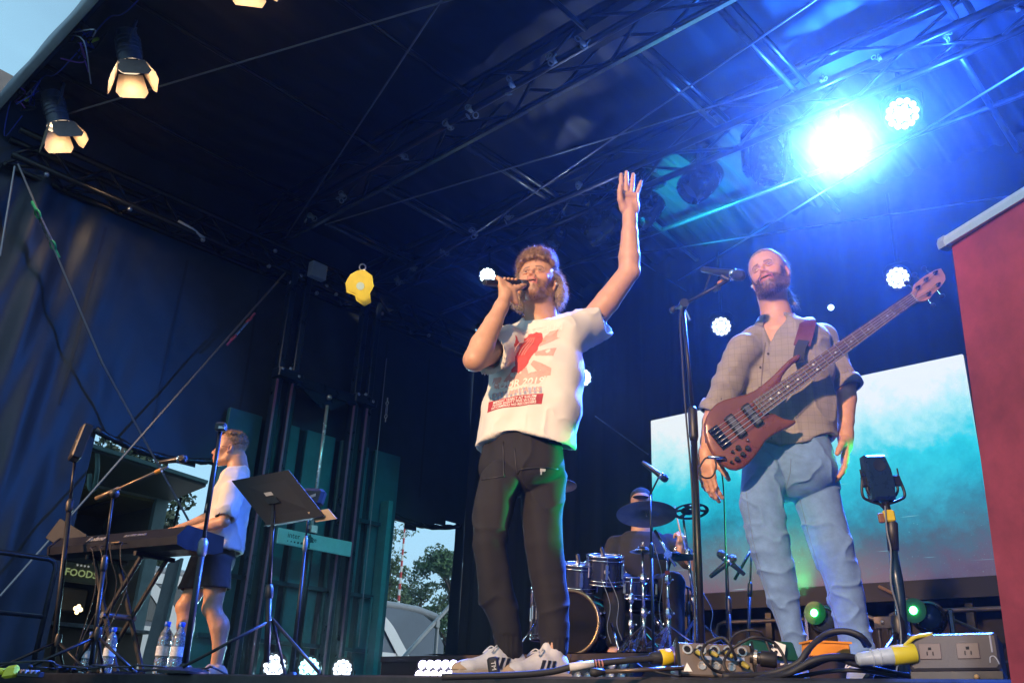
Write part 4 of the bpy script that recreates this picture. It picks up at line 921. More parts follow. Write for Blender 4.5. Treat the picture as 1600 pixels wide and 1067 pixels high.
# ======================= SINGER
J = lambda x, y, o=0: at(x, y, h=HSING-o)
SF = turn(22); SL = np.cross(ZU, SF)           # facing, subject's left (image right)
Hs = head_mesh(J(839, 445, .03), axes(turn(17, 17), tilt=-.04), [(J(843, 478, .0), .060), (J(846, 500, -.035), .066), (J(846, 530, -.04), .085)], TONE, beard=.46, mouth=.0085, brow=.0035, lid=.42)
arm = SDF(np.minimum(J(900, 520, -.1), J(1015, 250, .15))-.12, np.maximum(J(900, 520, -.1), J(1015, 250, .15))+.12, .003)
shl, ell_, wrl = J(915, 512, -.09), J(983, 425, -.05), J(984, 340, -.0)
arm.chain([shl, (shl+ell_)/2+V(0, 0, -.008), ell_, ell_*.72+wrl*.28+V(0, 0, 0), ell_*.3+wrl*.7, wrl], [.056, .055, .048, .049, .038, .0295], .008)
arm.ell(ell_+SL*.014, (.038, .034, .036), .012)
hz_ = J(981, 262, .02)-wrl
hand(arm, wrl+hz_*.06, hz_, TC*.95+ZU*.1+RH*.1, 1 if np.cross(TC, nrm(hz_))@(-RH) > 0 else -1, [(.05, .12, .08), (-.02, .10, .10), (.04, .14, .10), (.10, .16, .12)], (.05, -.01, -.09, -.30), sc=1.14, w0=.0265, thumbv=[(.42, .45, .78), (.12, .35, .93), (-.05, .28, .95)])
armR = SDF(np.minimum(J(735, 580, .3), J(845, 425, .1))-.13, np.maximum(J(735, 580, .3), J(845, 425, .1))+.13, .003)
shr, elr, wrr = J(782, 538, .08), J(742, 562, .26), J(783, 480, .22)
armR.chain([shr, (shr+elr)/2, elr, elr*.72+wrr*.28, elr*.3+wrr*.7, wrr], [.052, .054, .047, .050, .038, .029], .008)
armR.ell(elr-V(0, 0, .004), (.036, .036, .036), .012)
mA, mB = J(756, 441, .25), J(820, 446, .125)      # microphone tail and head
md = nrm(mB-mA); gc = mA+md*.135                   # grip centre
# hand closed round the microphone, seen from below: palm on the near underside
hzv = nrm(gc-wrr+ZU*.02); pn_ = nrm(np.cross(hzv, md)); pn_ = pn_ if pn_@TC < 0 else -pn_
A3 = nrm(md*.9+hzv*.1)
kp = gc-hzv*.045+TC*.012
Ah = np.array([md, nrm(np.cross(hzv, md)), hzv])
armR.box(kp, (.040, .013, .040), .012, .012, 'u', Ah); armR.cone(wrr, kp-hzv*.02, .027, .026, .02); armR.ell(kp+md*.030-hzv*.012+TC*.008, (.02, .016, .028), .012, 'u', Ah)
side_ = TC; mr = .0185
for i in range(4):
    b0 = kp+md*(.031-.0205*i)+hzv*.028; L3 = (.040, .026, .020)[0:3]
    th0 = -2.3; R_ = .027; cpt = gc+md*(.031-.0205*i); pts = [b0]
    away = -side_
    for a in (-.55, .5, 1.45, 2.3): pts.append(cpt+R_*(-math.cos(a)*0+math.sin(a)*hzv*1+math.cos(a)*away*-1*-1))
    armR.chain(pts, [.0095, .0092, .0088, .0082, .0070], .004)
    # fingertips come back over the top to the near side
tb = [kp+md*.032-hzv*.002+side_*.01, kp+md*.058+hzv*.012+side_*.016, kp+md*.075+hzv*.024+side_*.014, kp+md*.088+hzv*.034+side_*.006]
armR.chain(tb, [.016, .0125, .0108, .009], .006)
tr = SDF(V(-2.9, 2.1, .0), V(-1.9, 3.1, 1.58), .008)
hipc = J(815, 728, 0); tr.econe(hipc+ZU*.05, J(843, 560, -.02), (.13, .085), (.165, .105), SL, .05); tr.econe(J(843, 560, -.02), J(845, 522, -.03), (.17, .10), (.13, .07), SL, .05)
kl, kr, al, ar = J(768, 850, .08), J(850, 850, .0), J(796, 1012, .06), J(864, 1005, -.0)
tr.chain([J(783, 752, .045), J(764, 850, .08), J(776, 930, .07), al, al-ZU*.05], [.07, .045, .036, .031, .034], .01); tr.chain([J(848, 748, -.03), J(849, 850, -.005), J(860, 930, -.02), ar, ar-ZU*.05], [.07, .045, .036, .031, .034], .01)
parts = [(Hs['V'], Hs['F']), arm.mesh(), armR.mesh(), tr.mesh()]
tn = [Hs['T']]+[np.tile(TONE, (len(p[0]), 1))*np.clip(1+.06*vnoise(p[0], 18, 4), .85, 1.1)[:, None] for p in parts[1:]]
for q in (1, 2): parts[q] = (smooth(*parts[q], 1, .4), parts[q][1])
singer = body_obj('person', parts, tn, SKIN, 'singer with raised open hand and microphone, cream printed T-shirt, black joggers, furry hat')
eyes(Hs, singer, (.12, 1, .0))
def local_roots(H, cond, n, seed, jit=.0):
    idx = np.nonzero(cond)[0]; r = np.random.default_rng(seed); i = r.choice(idx, n); return H['V'][i], H['N'][i]
# beard: short strands
R_, N_ = local_roots(Hs, Hs['bm'] > .25, 620, 2)
HB1 = mat('beard_brown', (.17, .095, .055), .5, 0, .3, 90)
strands('beard', R_, nrm(N_*.7+np.array([0, 0, -.5])), .0075, 2, HB1, singer, .0006, 3, .1, .002, 2) if False else strands('beard', R_, (lambda d: d/np.linalg.norm(d, axis=1, keepdims=True))(N_*.7+np.array([0, 0, -.55])), .0075, 2, HB1, singer, .0006, 3, .1, .002, 2)
# curly fringe and fur hat
A, c = Hs['A'], Hs['c']; Wl = lambda p: c+np.asarray(p)@A
def local_mesh(S, disp=None):
    Vx, F = S.mesh(); Vx = smooth(Vx, F, 1); 
    if disp is not None: Vx = Vx+normals(Vx, F)*disp(Vx)[:, None]
    return Vx, F
S = SDF((-.16, -.19, -.22), (.16, .12, .19), .004); r = np.random.default_rng(5)
S.ell((0, -.028, .060), (.092, .105, .085), .02)
for q in (-1, 1):
    S.chain([(q*.086, -.035, .05), (q*.096, -.045, -.03), (q*.088, -.048, -.045), (q*.082, -.05, -.055)], [.020, .022, .021, .015], .02); S.cone((q*.072, -.085, .02), (q*.064, -.08, -.04), .032, .026, .03)
S.ell((0, -.105, -.03), (.07, .03, .09), .03)
S.box((0, .075, -.04), (.068, .10, .105), .03, .02, 's'); S.ell((0, .03, -.02), (.074, .08, .10), .01, 's')
Vx, F = local_mesh(S, lambda p: .006*vnoise(p, 45, 2)); FURM = mat('hat_fur', (.27, .19, .13), .8, 0, .35, 40)
hat = link('fur_hat', qmesh('fur_hat', Vx@A+c, F), FURM, singer); Nn = normals(Vx, F)
i = r.choice(np.nonzero((Vx[:, 1] < .05))[0], 5200); d_ = Nn[i]+np.array([0, .0, -.45])+r.normal(size=(len(i), 3))*.25; d_ /= np.linalg.norm(d_, axis=1, keepdims=True)
strands('fur_strand', Vx[i]@A+c, d_@A, .020, 2.5, mat('fur_pale', (.48, .37, .27), .6, 0, .3, 80), hat, .0007, 4, .3, .003, 8)
cl = SDF((-.12, -.02, .02), (.12, .14, .17), .0028)
for _ in range(120):
    a_ = r.uniform(-1.35, 1.35); z_ = r.uniform(.062, .125)+.012*math.cos(a_); rr_ = .078-.25*(z_-.062)*(z_ > .08)*.5
    p = V(rr_*math.sin(a_), rr_*math.cos(a_)*1.0+.012, z_); cl.ell(p*1.06, (r.uniform(.008, .014), r.uniform(.008, .014), r.uniform(.007, .012)), .0025)
Vx, F = local_mesh(cl, lambda p: .0025*vnoise(p, 120, 3)); HC = mat('hair_brown', (.26, .145, .07), .5, 0, .45, 70)
fr = link('curly_fringe', qmesh('curly_fringe', Vx@A+c, F), HC, singer); Nn = normals(Vx, F); i = r.choice(len(Vx), 1500)
strands('curl_strand', Vx[i]@A+c, Nn[i]@A, .018, 9, HC, fr, .0006, 7, .2, .006, 9)
for q in (-1, 1):   # in-ear monitors
    MB().ball(Wl((q*.086, -.004, -.006)), .0075, 10).build('earpiece', mat('clear_plastic', (.5, .5, .52), .15), singer, True)
# T-shirt
S = SDF(V(-2.95, 2.0, .80), V(-1.80, 3.30, 1.62), .0055)
hemc = J(821, 700, .0); ch = J(839, 585, .0); sh = J(846, 530, -.02); nk = J(846, 503, -.03)
S.econe(hemc-ZU*.10-SL*.015, hemc*.45+ch*.55, (.228, .155), (.188, .120), SL, .05, 'u', 2.3); S.econe(hemc*.45+ch*.55, ch+ZU*.03, (.188, .120), (.182, .108), SL, .05, 'u', 2.3)
S.econe(ch, sh, (.182, .108), (.160, .085), SL, .05, 'u', 2.3); S.econe(sh, nk, (.15, .080), (.085, .070), SL, .05)
S.chain([sh-SL*.12-ZU*.01, shr+ZU*.0, shr*.40+elr*.60-ZU*.012], [.070, .078, .084], .04); S.econe(sh+SL*.10, shl*.72+ell_*.28-ZU*.035, (.085, .072), (.105, .075), ZU+SL*.3, .05)
dR, dL = nrm(elr-shr), nrm(ell_-shl); eR, eL = shr*.50+elr*.50, shl*.68+ell_*.32-ZU*.030; dL = nrm(SL*.95+ZU*.25)
S.cone(eR-dR*.10, eR+dR*.12, .062, .080, .004, 's'); S.econe(eL-dL*.12, eL+dL*.12, (.070, .055), (.115, .080), ZU+SL*.3, .004, 's')
# flat sleeve mouths and hem
for p_, d_ in ((eR, dR), (eL, dL)): S._ap(p_-.16, p_+.20, (lambda p_, d_: lambda x, y, z: np.minimum(1, -((x-p_[0])*d_[0]+(y-p_[1])*d_[1]+(z-p_[2])*d_[2])+.0+1*(((x-p_[0]-d_[0]*.09)**2+(y-p_[1]-d_[1]*.09)**2+(z-p_[2]-d_[2]*.09)**2) > .0125)))(p_, d_), .003, 's')
S.econe(hemc-ZU*.25-SL*.015, ch-ZU*.05, (.218, .146), (.16, .09), SL, .004, 's', 2.3)
hz0 = hemc[2]+.012; S.cut((hemc[0], hemc[1], hz0), (0, 0, -1), lambda x, y, z: .022*np.sin((x-hemc[0])*14+1)-.06*((x-hemc[0])*SL[0]+(y-hemc[1])*SL[1])-.10*np.maximum(0, -((x-hemc[0])*SF[0]+(y-hemc[1])*SF[1])-.02))
ncv = nrm(J(843, 478, .0)-nk); S.cone(nk-ncv*.02, nk+ncv*.2, .070, .066, .006, 's'); S.ell(nk+SF*.035+ZU*.012, (.072, .072, .05), .004, 's')
S.cut(nk+ncv*.022-SF*.0, nrm(ncv+SF*.15))
def dsh(P, N):
    u = (P-hemc)@SL; z = P[:, 2]-hemc[2]; f = (P-hemc)@SF
    fr_ = np.sin(u*38+3*vnoise(P, 3, 7)+z*6)*np.exp(-(z/.22)**2)*.006          # hanging folds near the hem
    dg = np.sin((u*.75+z*1.0)*34+2.2*vnoise(P, 4, 9))*.0048*np.exp(-(((z-.42)/.20)**2))  # drag lines towards the raised arm
    d2 = np.sin((u*.9-z*.8)*40+2*vnoise(P, 4, 19))*.005*np.exp(-(((z-.18)/.16)**2)+0*u)*(u < .05)
    n3 = vnoise(P, 7, 11, 3)*.0028; n4 = (1-np.abs(vnoise(P*V(1, 1, .7), 9, 31, 2)))**6*.006
    return fr_+dg+d2+n3+n4
SHM = mat('cream_cotton', (.70, .66, .58), .85, 0, .05, 6, .25, 900, sheen=.2)
tee, TV, TF = cloth('t_shirt', S, SHM, singer, dsh, 1)
bv = bvh_of(TV, TF)
MB().torus(nk+ncv*.008+SF*.006, nrm(ncv*.9+SF*.28), .070, .0065, 36, 8, sx=1.0, sy=1.0).build('collar', SHM, tee, True)
# printed artwork on the chest
pc = J(829, 583, .0)+SF*.17; ax, ay = nrm(SL+ZU*.05), nrm(ZU+SL*.13)
PR = mat('print_red', (.58, .07, .06), .8, 0, .25, 30); PP = mat('print_pink', (.66, .36, .30), .85, 0, .15, 25); PD = mat('print_dark_red', (.38, .03, .04), .8, 0, .3, 40); PW = mat('print_white', (.78, .74, .66), .8); PG = mat('print_grey', (.34, .35, .42), .85, 0, .2, 30)
def inpoly(P):
    P = np.array(P)
    def f(u, v):
        c_ = False; n_ = len(P)
        for i_ in range(n_):
            a_, b_ = P[i_], P[(i_+1) % n_]
            if (a_[1] > v) != (b_[1] > v) and u < (b_[0]-a_[0])*(v-a_[1])/(b_[1]-a_[1])+a_[0]: c_ = not c_
        return c_
    return f
wgt = lambda f, s=.003: (lambda u, v: f(u+s*math.sin(v*90), v+s*math.sin(u*110)))
def pt(name, fn, m, off, w=.30, h=.42, nu=140, nv=196): return patch(name, bv, pc, ax, ay, -SF, fn, w, h, nu, nv, m, tee, off)
body_ = inpoly([(-.035, -.035), (.0, -.045), (.03, .0), (.055, .05), (.062, .10), (.055, .145), (.03, .16), (.0, .15), (-.02, .12), (-.045, .07), (-.07, .03), (-.055, .0)])
def rays(u, v):
    a_ = math.atan2(v-.03, u+.0); r_ = math.hypot(u, v-.03)
    return abs(u) < .135 and -.075 < v < .155 and r_ > .055 and (math.sin(a_*9+r_*6) > .05) and not body_(u, v) and vnoise(V(u, v, 0)[None], 22, 5)[0] > -.55
pt('print_rays', rays, PP, .0012)['kind'] = 'stuff'
pt('print_figure', wgt(body_), PR, .0016)['kind'] = 'stuff'
pt('print_panel', lambda u, v: -.195 < v < -.150 and abs(u) < .125, PD, .0014)
pt('print_band', lambda u, v: -.148 < v < -.118 and abs(u) < .12 and math.sin(u*300+v*90) > -.2, PG, .0013)
pt('print_base', lambda u, v: -.10 < v < -.045+.12*max(0, abs(u)-.05) and abs(u) < .12 and abs(v+.07) < .05 and vnoise(V(u, v, 0)[None], 30, 8)[0] > .05, PP, .0013)
for k_ in range(4):
    t0 = np.array([(.018+.008*k_*1.0-.02, .13-.0), (.02+.011*k_-.03, .09), (.004+.010*k_-.03, .04)])
    q_ = decal(bv, None, -SF, [pc+ax*a_+ay*b_ for a_, b_ in [tuple(x) for x in np.array(spline([V(*p, 0) for p in t0], 6))[:, :2]]], .003); MB().tube(q_, .0016, 4).build('print_line', PP, tee)
pj_ = lambda co: decal(bv, None, -SF, co, .0019)
for tx, v_, s_, m_ in (('TOUR 2019', -.088, .045, PW), ('DAY MAYA LIS', -.128, .034, PP), ('MIDDAY YEARLY AT 9:00 PM', -.160, .0155, PW), ('PLEASE EIGHTY FIVE WATER', -.173, .0155, PW), ('NO CAMERAS NO RECORDERS', -.186, .0145, PW), ('THE CATCHLIN', .165, .040, PW)):
    text(tx, pc+ay*v_, ax, ay, s_, m_, tee, 'print_lettering', .0, pj_, True)
# trousers
S = SDF(V(-2.95, 2.1, .05), V(-1.95, 3.15, 1.06), .0055)
hp = J(815, 722, -.01); S.econe(hp+ZU*.13, hp-ZU*.02, (.155, .112), (.170, .122), SL, .04, 'u', 2.3)
Lg = [(J(783, 752, .045), .098), (J(770, 800, .06), .090), (J(764, 850, .08), .078), (J(776, 930, .07), .072), (J(791, 985, .065), .060), (J(796, 1014, .06), .054)]
Rg = [(J(848, 748, -.03), .106), (J(846, 800, -.02), .096), (J(849, 850, -.005), .088), (J(860, 930, -.02), .078), (J(866, 975, -.02), .066), (J(866, 1011, -.02), .056)]
for G in (Lg, Rg): S.chain([p for p, q in G], [q-(.013, .012, .011, .009, .006, .003)[i_] for i_, (p, q) in enumerate(G)], .005)
def dtr(P, N):
    z = P[:, 2]; u = (P-hp)@SL; d = vnoise(P, 5, 3)*.0025
    for G, sd in ((Lg, 1), (Rg, 2)):
        for k_ in (2, 4): d = d+crease(P, G[k_][0][2], .075 if k_ == 2 else .045, 0 if k_ == 2 else .0016, .09 if k_ == 2 else .07, (.15*SL[0], .15*SL[1], 1), sd*7+k_, .05)*(np.abs(P@SL-G[k_][0]@SL) < .13)
    d = d+np.sin(u*52+z*3+vnoise(P, 2.5, 8)*3)*.0035+(1-np.abs(vnoise(P@np.array([[.8, .1, .3], [0, .8, -.3], [-.25, .3, .45]]), 7, 5, 2)))**6*.008
    cuff = (z < Lg[-1][0][2]+.05); return np.where(cuff, .0012*np.sin(u*420)+d*.3, d)
JG = mat('black_jogger_fabric', (.018, .017, .020), .88, 0, .15, 5, .12, 400, spec=.35)
pan, PV, PF = cloth('joggers', S, JG, singer, dtr, 1); bp_ = bvh_of(PV, PF)
JS = mat('jogger_seam', (.020, .018, .020), .5)
for pts in ([(786, 690), (787, 740), (783, 744), (736, 752)], [(804, 700), (808, 738), (815, 733), (850, 730), (872, 733)], [(752, 700), (737, 752)]):
    P_ = rayhit(bp_, [tuple(q[:2]) for q in spline([V(x, y, 0) for x, y in pts], 6)], .002)
    MB().tube([p for p in P_], .0028, 5).build('pocket_seam', JS, pan, True)
patch('logo_tag', bp_, rayhit(bp_, [(848, 737)])[0]+TC*.05, RH, ZU, -TC, inpoly([(-.012, .010), (.012, .012), (.010, .002), (-.002, .0), (-.003, -.010), (-.008, -.010)]), .03, .03, 16, 16, mat('tag_grey', (.55, .55, .55), .6), pan, .005)
WSH = mat('shoe_white', (.62, .60, .60), .6, 0, .1, 20); TAN = mat('suede_tan', (.42, .30, .20), .85, 0, .15, 30); GUM = mat('gum_sole', (.40, .33, .26), .6); STR = mat('stripe_black', (.02, .02, .022), .5)
fa = al*V(1, 1, 0); fb = ar*V(1, 1, 0); fd = -RH*.93+TC*.37
s1 = shoe(fa-nrm(fd)*.045+ZU*.002, fd, 1, singer, WSH, TAN, GUM, STR, .98); s2 = shoe(fb-nrm(fd)*.045+ZU*.002, fd+TC*.1, 1, singer, WSH, TAN, GUM, STR, .98)
# microphone in the hand
mic = thing('microphone', 'black handheld microphone held to the mouth of the singer', 'microphone')
MB().lathe([(.010, 0), (.0135, .004), (.015, .03), (.017, .13), (.0185, .165), (.021, .18), (.023, .186)], mA, md, 24).build('handle', mat('mic_black', (.02, .02, .022), .35, .3, .2, 40), mic, 'auto')
MB().lathe([(.022, .186), (.0245, .190), (.0245, .196), (.022, .2)], mA, md, 24).build('ring', STL, mic, 'auto')
MB().lathe([(.022, .2), (.0245, .212), (.024, .226), (.019, .238), (.010, .2445), (.001, .246)], mA, md, 24).build('grille', mat('mic_grille', (.05, .05, .052), .4, .7, .4, 300, .6, 500), mic, True)
MB().lathe([(.0136, .002), (.0136, .012)], mA, md, 20, caps=False).build('band', mat('tape_grey', (.2, .2, .21), .5), mic)
# ======================= BASS PLAYER
J = lambda x, y, o=0: at(x, y, h=HBASS-o)
BF = turn(22); BL = np.cross(ZU, BF)
Hb_ = head_mesh(J(1203, 432, .02), axes(turn(38, 6), tilt=-.24), [(J(1207, 466, -.02), .056), (J(1213, 492, -.04), .060), (J(1216, 520, -.04), .085)], (.56, .30, .19), beard=.6, mouth=.0075, brow=.001, lid=.95, sc=.98, smile=1)
pL = [J(1284, 524, -.08), J(1322, 600, -.03), J(1321, 682, .03)]
a1_ = SDF(np.minimum(pL[0], pL[2])-.22, np.maximum(pL[0], pL[2])+V(.14, .14, .12), .003)
a1_.chain([pL[0], (pL[0]+pL[1])/2, pL[1], pL[1]*.72+pL[2]*.28, pL[1]*.3+pL[2]*.7, pL[2]], [.040, .042, .041, .043, .034, .028], .008)
z_ = J(1322, 752, .05)-pL[2]; hand(a1_, pL[2]+z_*.04, z_, nrm(RH*-.85-TC*.25), 1 if np.cross(nrm(RH*-.85-TC*.25), nrm(z_))@TC > 0 else -1, [(.15, .25, .15), (.22, .3, .2), (.28, .34, .2), (.34, .38, .2)], (.03, .0, -.03, -.07), sc=1.08, w0=.0265)
pR = [J(1163, 546, .05), J(1118, 640, .0), J(1103, 712, .06)]
a2_ = SDF(np.minimum(pR[0], pR[2])-.24, np.maximum(pR[0], pR[2])+V(.14, .14, .12), .003)
a2_.chain([pR[0], (pR[0]+pR[1])/2, pR[1], pR[1]*.72+pR[2]*.28, pR[1]*.3+pR[2]*.7, pR[2]], [.040, .042, .041, .043, .034, .027], .008)
z_ = J(1107, 772, .06)-pR[2]; pm = nrm(RH*.7-TC*.6); hand(a2_, pR[2]+z_*.04, z_, pm, 1 if np.cross(pm, nrm(z_))@(TC+RH*.3) > 0 else -1, [(.25, .35, .2), (.3, .4, .25), (.4, .45, .25), (.5, .5, .25)], sc=1.0, w0=.025)
chB = J(1222, 585, -.02); shB = J(1222, 530, -.04); nkB = J(1213, 505, -.04); hpB = J(1235, 715, .0)
tr = SDF(V(-2.2, 2.8, 0), V(-1.0, 4.0, 1.6), .008); tr.econe(hpB+ZU*.05, chB, (.13, .085), (.16, .10), BL, .05); tr.econe(chB, shB, (.155, .095), (.11, .055), BL, .05)
LL = [(J(1192, 735, .03), .096), (J(1190, 790, .04), .095), (J(1204, 860, .06), .084), (J(1222, 930, .05), .070), (J(1241, 1000, .04), .052), (J(1244, 1022, .03), .058)]
LR = [(J(1268, 730, -.04), .104), (J(1278, 785, -.02), .100), (J(1302, 855, .01), .090), (J(1322, 930, -.01), .079), (J(1338, 1000, -.02), .066), (J(1342, 1022, -.02), .072)]
for G in (LL, LR): P_ = [p for p, q in G]; tr.chain(P_+[P_[-1]-ZU*.05], [max(.033, q-.036) for p, q in G]+[.035], .01)
chest = SDF(shB-.22, shB+.22, .004); chest.econe(chB, shB+ZU*.0, (.16, .103), (.125, .075), BL, .04); chest.econe(shB, nkB, (.13, .075), (.075, .066), BL, .05)
parts = [(Hb_['V'], Hb_['F']), a1_.mesh(), a2_.mesh(), tr.mesh(), chest.mesh()]
TB_ = (.56, .30, .19); tn = [Hb_['T']]+[np.tile(TB_, (len(p[0]), 1))*np.clip(1+.06*vnoise(p[0], 18, 4), .85, 1.1)[:, None] for p in parts[1:]]
for q in (1, 2, 4): parts[q] = (smooth(*parts[q], 1, .4), parts[q][1])
bassist = body_obj('person', parts, tn, SKIN, 'bearded bass player in grey checked shirt and pale jeans, hair tied back, smiling')
eyes(Hb_, bassist, (.1, 1, -.2)); A, c = Hb_['A'], Hb_['c']; H = Hb_
R_, N_ = local_roots(H, H['bm'] > .25, 2000, 3); d_ = N_*.6+np.array([0, 0, -.7]); d_ /= np.linalg.norm(d_, axis=1, keepdims=True)
strands('beard', R_, d_, .009, 2, mat('beard_dark', (.13, .075, .05), .5, 0, .3, 90), bassist, .0007, 4, .1, .003, 2)
L_ = H['L']; sc_ = (L_[:, 2] > .03+.35*(L_[:, 1]-.0)) & (L_[:, 2] > -.03) & (L_[:, 1] < .045) | ((L_[:, 1] < -.045) & (L_[:, 2] > -.06))
HD2 = mat('hair_ash', (.24, .17, .11), .45, 0, .4, 80)
hs = SDF((-.12, -.17, -.12), (.12, .12, .17), .003); hs.ell((0, -.012, .054), (.0815, .099, .090), .01); hs.box((0, .138, -.052), (.12, .085, .125), .03, .02, 's'); hs.box((0, .02, -.11), (.12, .06, .085), .03, .02, 's')
hs.ell((0, -.125, .015), (.03, .03, .035), .02); hs.chain([(0, -.14, .02), (.02, -.145, -.05), (.04, -.12, -.11)], [.022, .018, .008], .01)
Vx, F = local_mesh(hs, lambda p: .0022*vnoise(p*V(1, .4, 1), 110, 3)); hr = link('tied_hair', qmesh('tied_hair', (Vx*.98)@A+c, F), HD2, bassist); Nn = normals(Vx, F); r = np.random.default_rng(3)
i = r.choice(len(Vx), 2600); d_ = Nn[i]*.35+np.array([0, -.9, -.1])+r.normal(size=(len(i), 3))*.14; d_ /= np.linalg.norm(d_, axis=1, keepdims=True)
strands('hair_strand', (Vx[i]*.98)@A+c, d_@A, .030, 2, HD2, hr, .0005, 4, .15, .003, 8)
i = r.choice(np.nonzero(Vx[:, 1] < -.06)[0], 90); d_ = Nn[i]+r.normal(size=(len(i), 3))*.4; d_ /= np.linalg.norm(d_, axis=1, keepdims=True)
strands('stray_strand', (Vx[i]*.98)@A+c, d_@A, .045, 3, HD2, hr, .0005, 6, .3, .008, 18)
MB().ball(c+V(-.087, -.004, -.006)@A, .008, 10).build('earpiece', mat('clear_plastic', (0, 0, 0)), bassist, True)
# shirt
S = SDF(V(-2.25, 2.75, .80), V(-1.0, 4.05, 1.66), .0055)
hmB = J(1238, 700, 0)
S.econe(hmB-ZU*.08, chB*.5+hmB*.5, (.184, .134), (.172, .118), BL, .05, 'u', 2.2); S.econe(chB*.5+hmB*.5, chB, (.180, .122), (.190, .120), BL, .05, 'u', 2.2); S.econe(chB, shB-ZU*.03, (.186, .115), (.172, .088), BL, .05, 'u', 2.2); S.econe(shB-ZU*.03, nkB, (.165, .082), (.080, .070), BL, .05)
eLb, eRb = pL[1]*1.0-ZU*.005, pR[1]
S.chain([shB+BL*.10, pL[0]-ZU*.01, (pL[0]+pL[1])/2, eLb], [.060, .058, .055, .056], .035); S.chain([shB-BL*.10, pR[0], (pR[0]+pR[1])/2, eRb], [.060, .058, .055, .056], .035)
for e_, w_ in ((pL, .047), (pR, .047)):
    d_ = nrm(e_[1]-e_[0]); S.cone(e_[1]-d_*.05, e_[1]+d_*.14, w_, .07, .003, 's'); S._ap(e_[1]-.13, e_[1]+.2, (lambda p_, d_: lambda x, y, z: np.where((x-p_[0]-d_[0]*.1)**2+(y-p_[1]-d_[1]*.1)**2+(z-p_[2]-d_[2]*.1)**2 < .0115, -((x-p_[0])*d_[0]+(y-p_[1])*d_[1]+(z-p_[2])*d_[2])+.028, 1))(e_[1], d_), .003, 's')
S.econe(hmB-ZU*.25, chB-ZU*.05, (.182, .132), (.15, .09), BL, .004, 's', 2.2)
S.cut((hmB[0], hmB[1], hmB[2]+.012), (0, 0, -1), lambda x, y, z: -.03*np.cos(((x-hmB[0])*BL[0]+(y-hmB[1])*BL[1])*16))
nv_ = nrm(J(1207, 468, -.02)-nkB); S.cone(nkB-nv_*.03, nkB+nv_*.2, .072, .072, .004, 's'); S.cut(nkB+nv_*.040, nrm(nv_+BF*.25))
# open neckline V
vb = J(1200, 525, .10); S.econe(nkB+BF*.09+ZU*.02, vb, (.062, .07), (.006, .07), BL, .006, 's')
def dsb(P, N):
    u = (P-hmB)@BL; z = P[:, 2]-hmB[2]; n = vnoise(P, 6, 21, 3)*.006+(1-np.abs(vnoise(P*V(1, 1, .6), 9, 41, 2)))**4*.010
    n = n+np.sin((u*.8+z)*44+3*vnoise(P, 4, 9))*.004*np.exp(-(((z-.35)/.2)**2))
    for p_, s_ in ((pL, 1), (pR, -1)):
        dd = np.linalg.norm(P-(p_[0]*.4+p_[1]*.6), axis=1); n = n+np.sin(((P-p_[0])@nrm(p_[1]-p_[0]))*80+2.5*vnoise(P, 7, 3))*.003*np.exp(-(dd/.13)**2)
    return n
cm = bpy.data.materials.new('checked_cotton'); cm.use_nodes = True; n = cm.node_tree; b = n.nodes['Principled BSDF']; L = n.links; b.inputs['Roughness'].default_value = .85; b.inputs['Sheen Weight'].default_value = .2
t = n.nodes.new('ShaderNodeTexCoord'); mpq = n.nodes.new('ShaderNodeMapping'); mpq.inputs['Rotation'].default_value = (0, 0, -math.atan2(BL[1], BL[0])); L.new(t.outputs['Object'], mpq.inputs[0]); sx = n.nodes.new('ShaderNodeSeparateXYZ'); L.new(mpq.outputs[0], sx.inputs[0])
def lines(sock, freq, wd):
    m1 = n.nodes.new('ShaderNodeMath'); m1.operation = 'MULTIPLY'; m1.inputs[1].default_value = freq; L.new(sock, m1.inputs[0]); m2 = n.nodes.new('ShaderNodeMath'); m2.operation = 'FRACT'; L.new(m1.outputs[0], m2.inputs[0])
    m3 = n.nodes.new('ShaderNodeMath'); m3.operation = 'LESS_THAN'; m3.inputs[1].default_value = wd; L.new(m2.outputs[0], m3.inputs[0]); return m3.outputs[0]
l1, l2 = lines(sx.outputs['X'], 38, .08), lines(sx.outputs['Z'], 34, .08); l3 = lines(sx.outputs['X'], 60, .07)
mxx = n.nodes.new('ShaderNodeMath'); mxx.operation = 'MAXIMUM'; L.new(l1, mxx.inputs[0]); L.new(l2, mxx.inputs[1]); mx2 = n.nodes.new('ShaderNodeMath'); mx2.operation = 'MULTIPLY'; mx2.inputs[1].default_value = .30; L.new(mxx.outputs[0], mx2.inputs[0])
zz = n.nodes.new('ShaderNodeTexNoise'); zz.inputs['Scale'].default_value = 14; zz.inputs['Detail'].default_value = 6; L.new(t.outputs['Object'], zz.inputs['Vector']); rr = n.nodes.new('ShaderNodeValToRGB'); rr.color_ramp.elements[0].color = (.19, .165, .15, 1); rr.color_ramp.elements[1].color = (.31, .27, .25, 1); L.new(zz.outputs['Fac'], rr.inputs[0])
mi = n.nodes.new('ShaderNodeMixRGB'); mi.inputs[2].default_value = (.10, .08, .08, 1); L.new(mx2.outputs[0], mi.inputs[0]); L.new(rr.outputs[0], mi.inputs[1]); L.new(mi.outputs[0], b.inputs['Base Color'])
shirt, SV, SF_ = cloth('checked_shirt', S, cm, bassist, dsb, 1); bs_ = bvh_of(SV, SF_)
DKC = mat('collar_navy', (.03, .035, .06), .8)
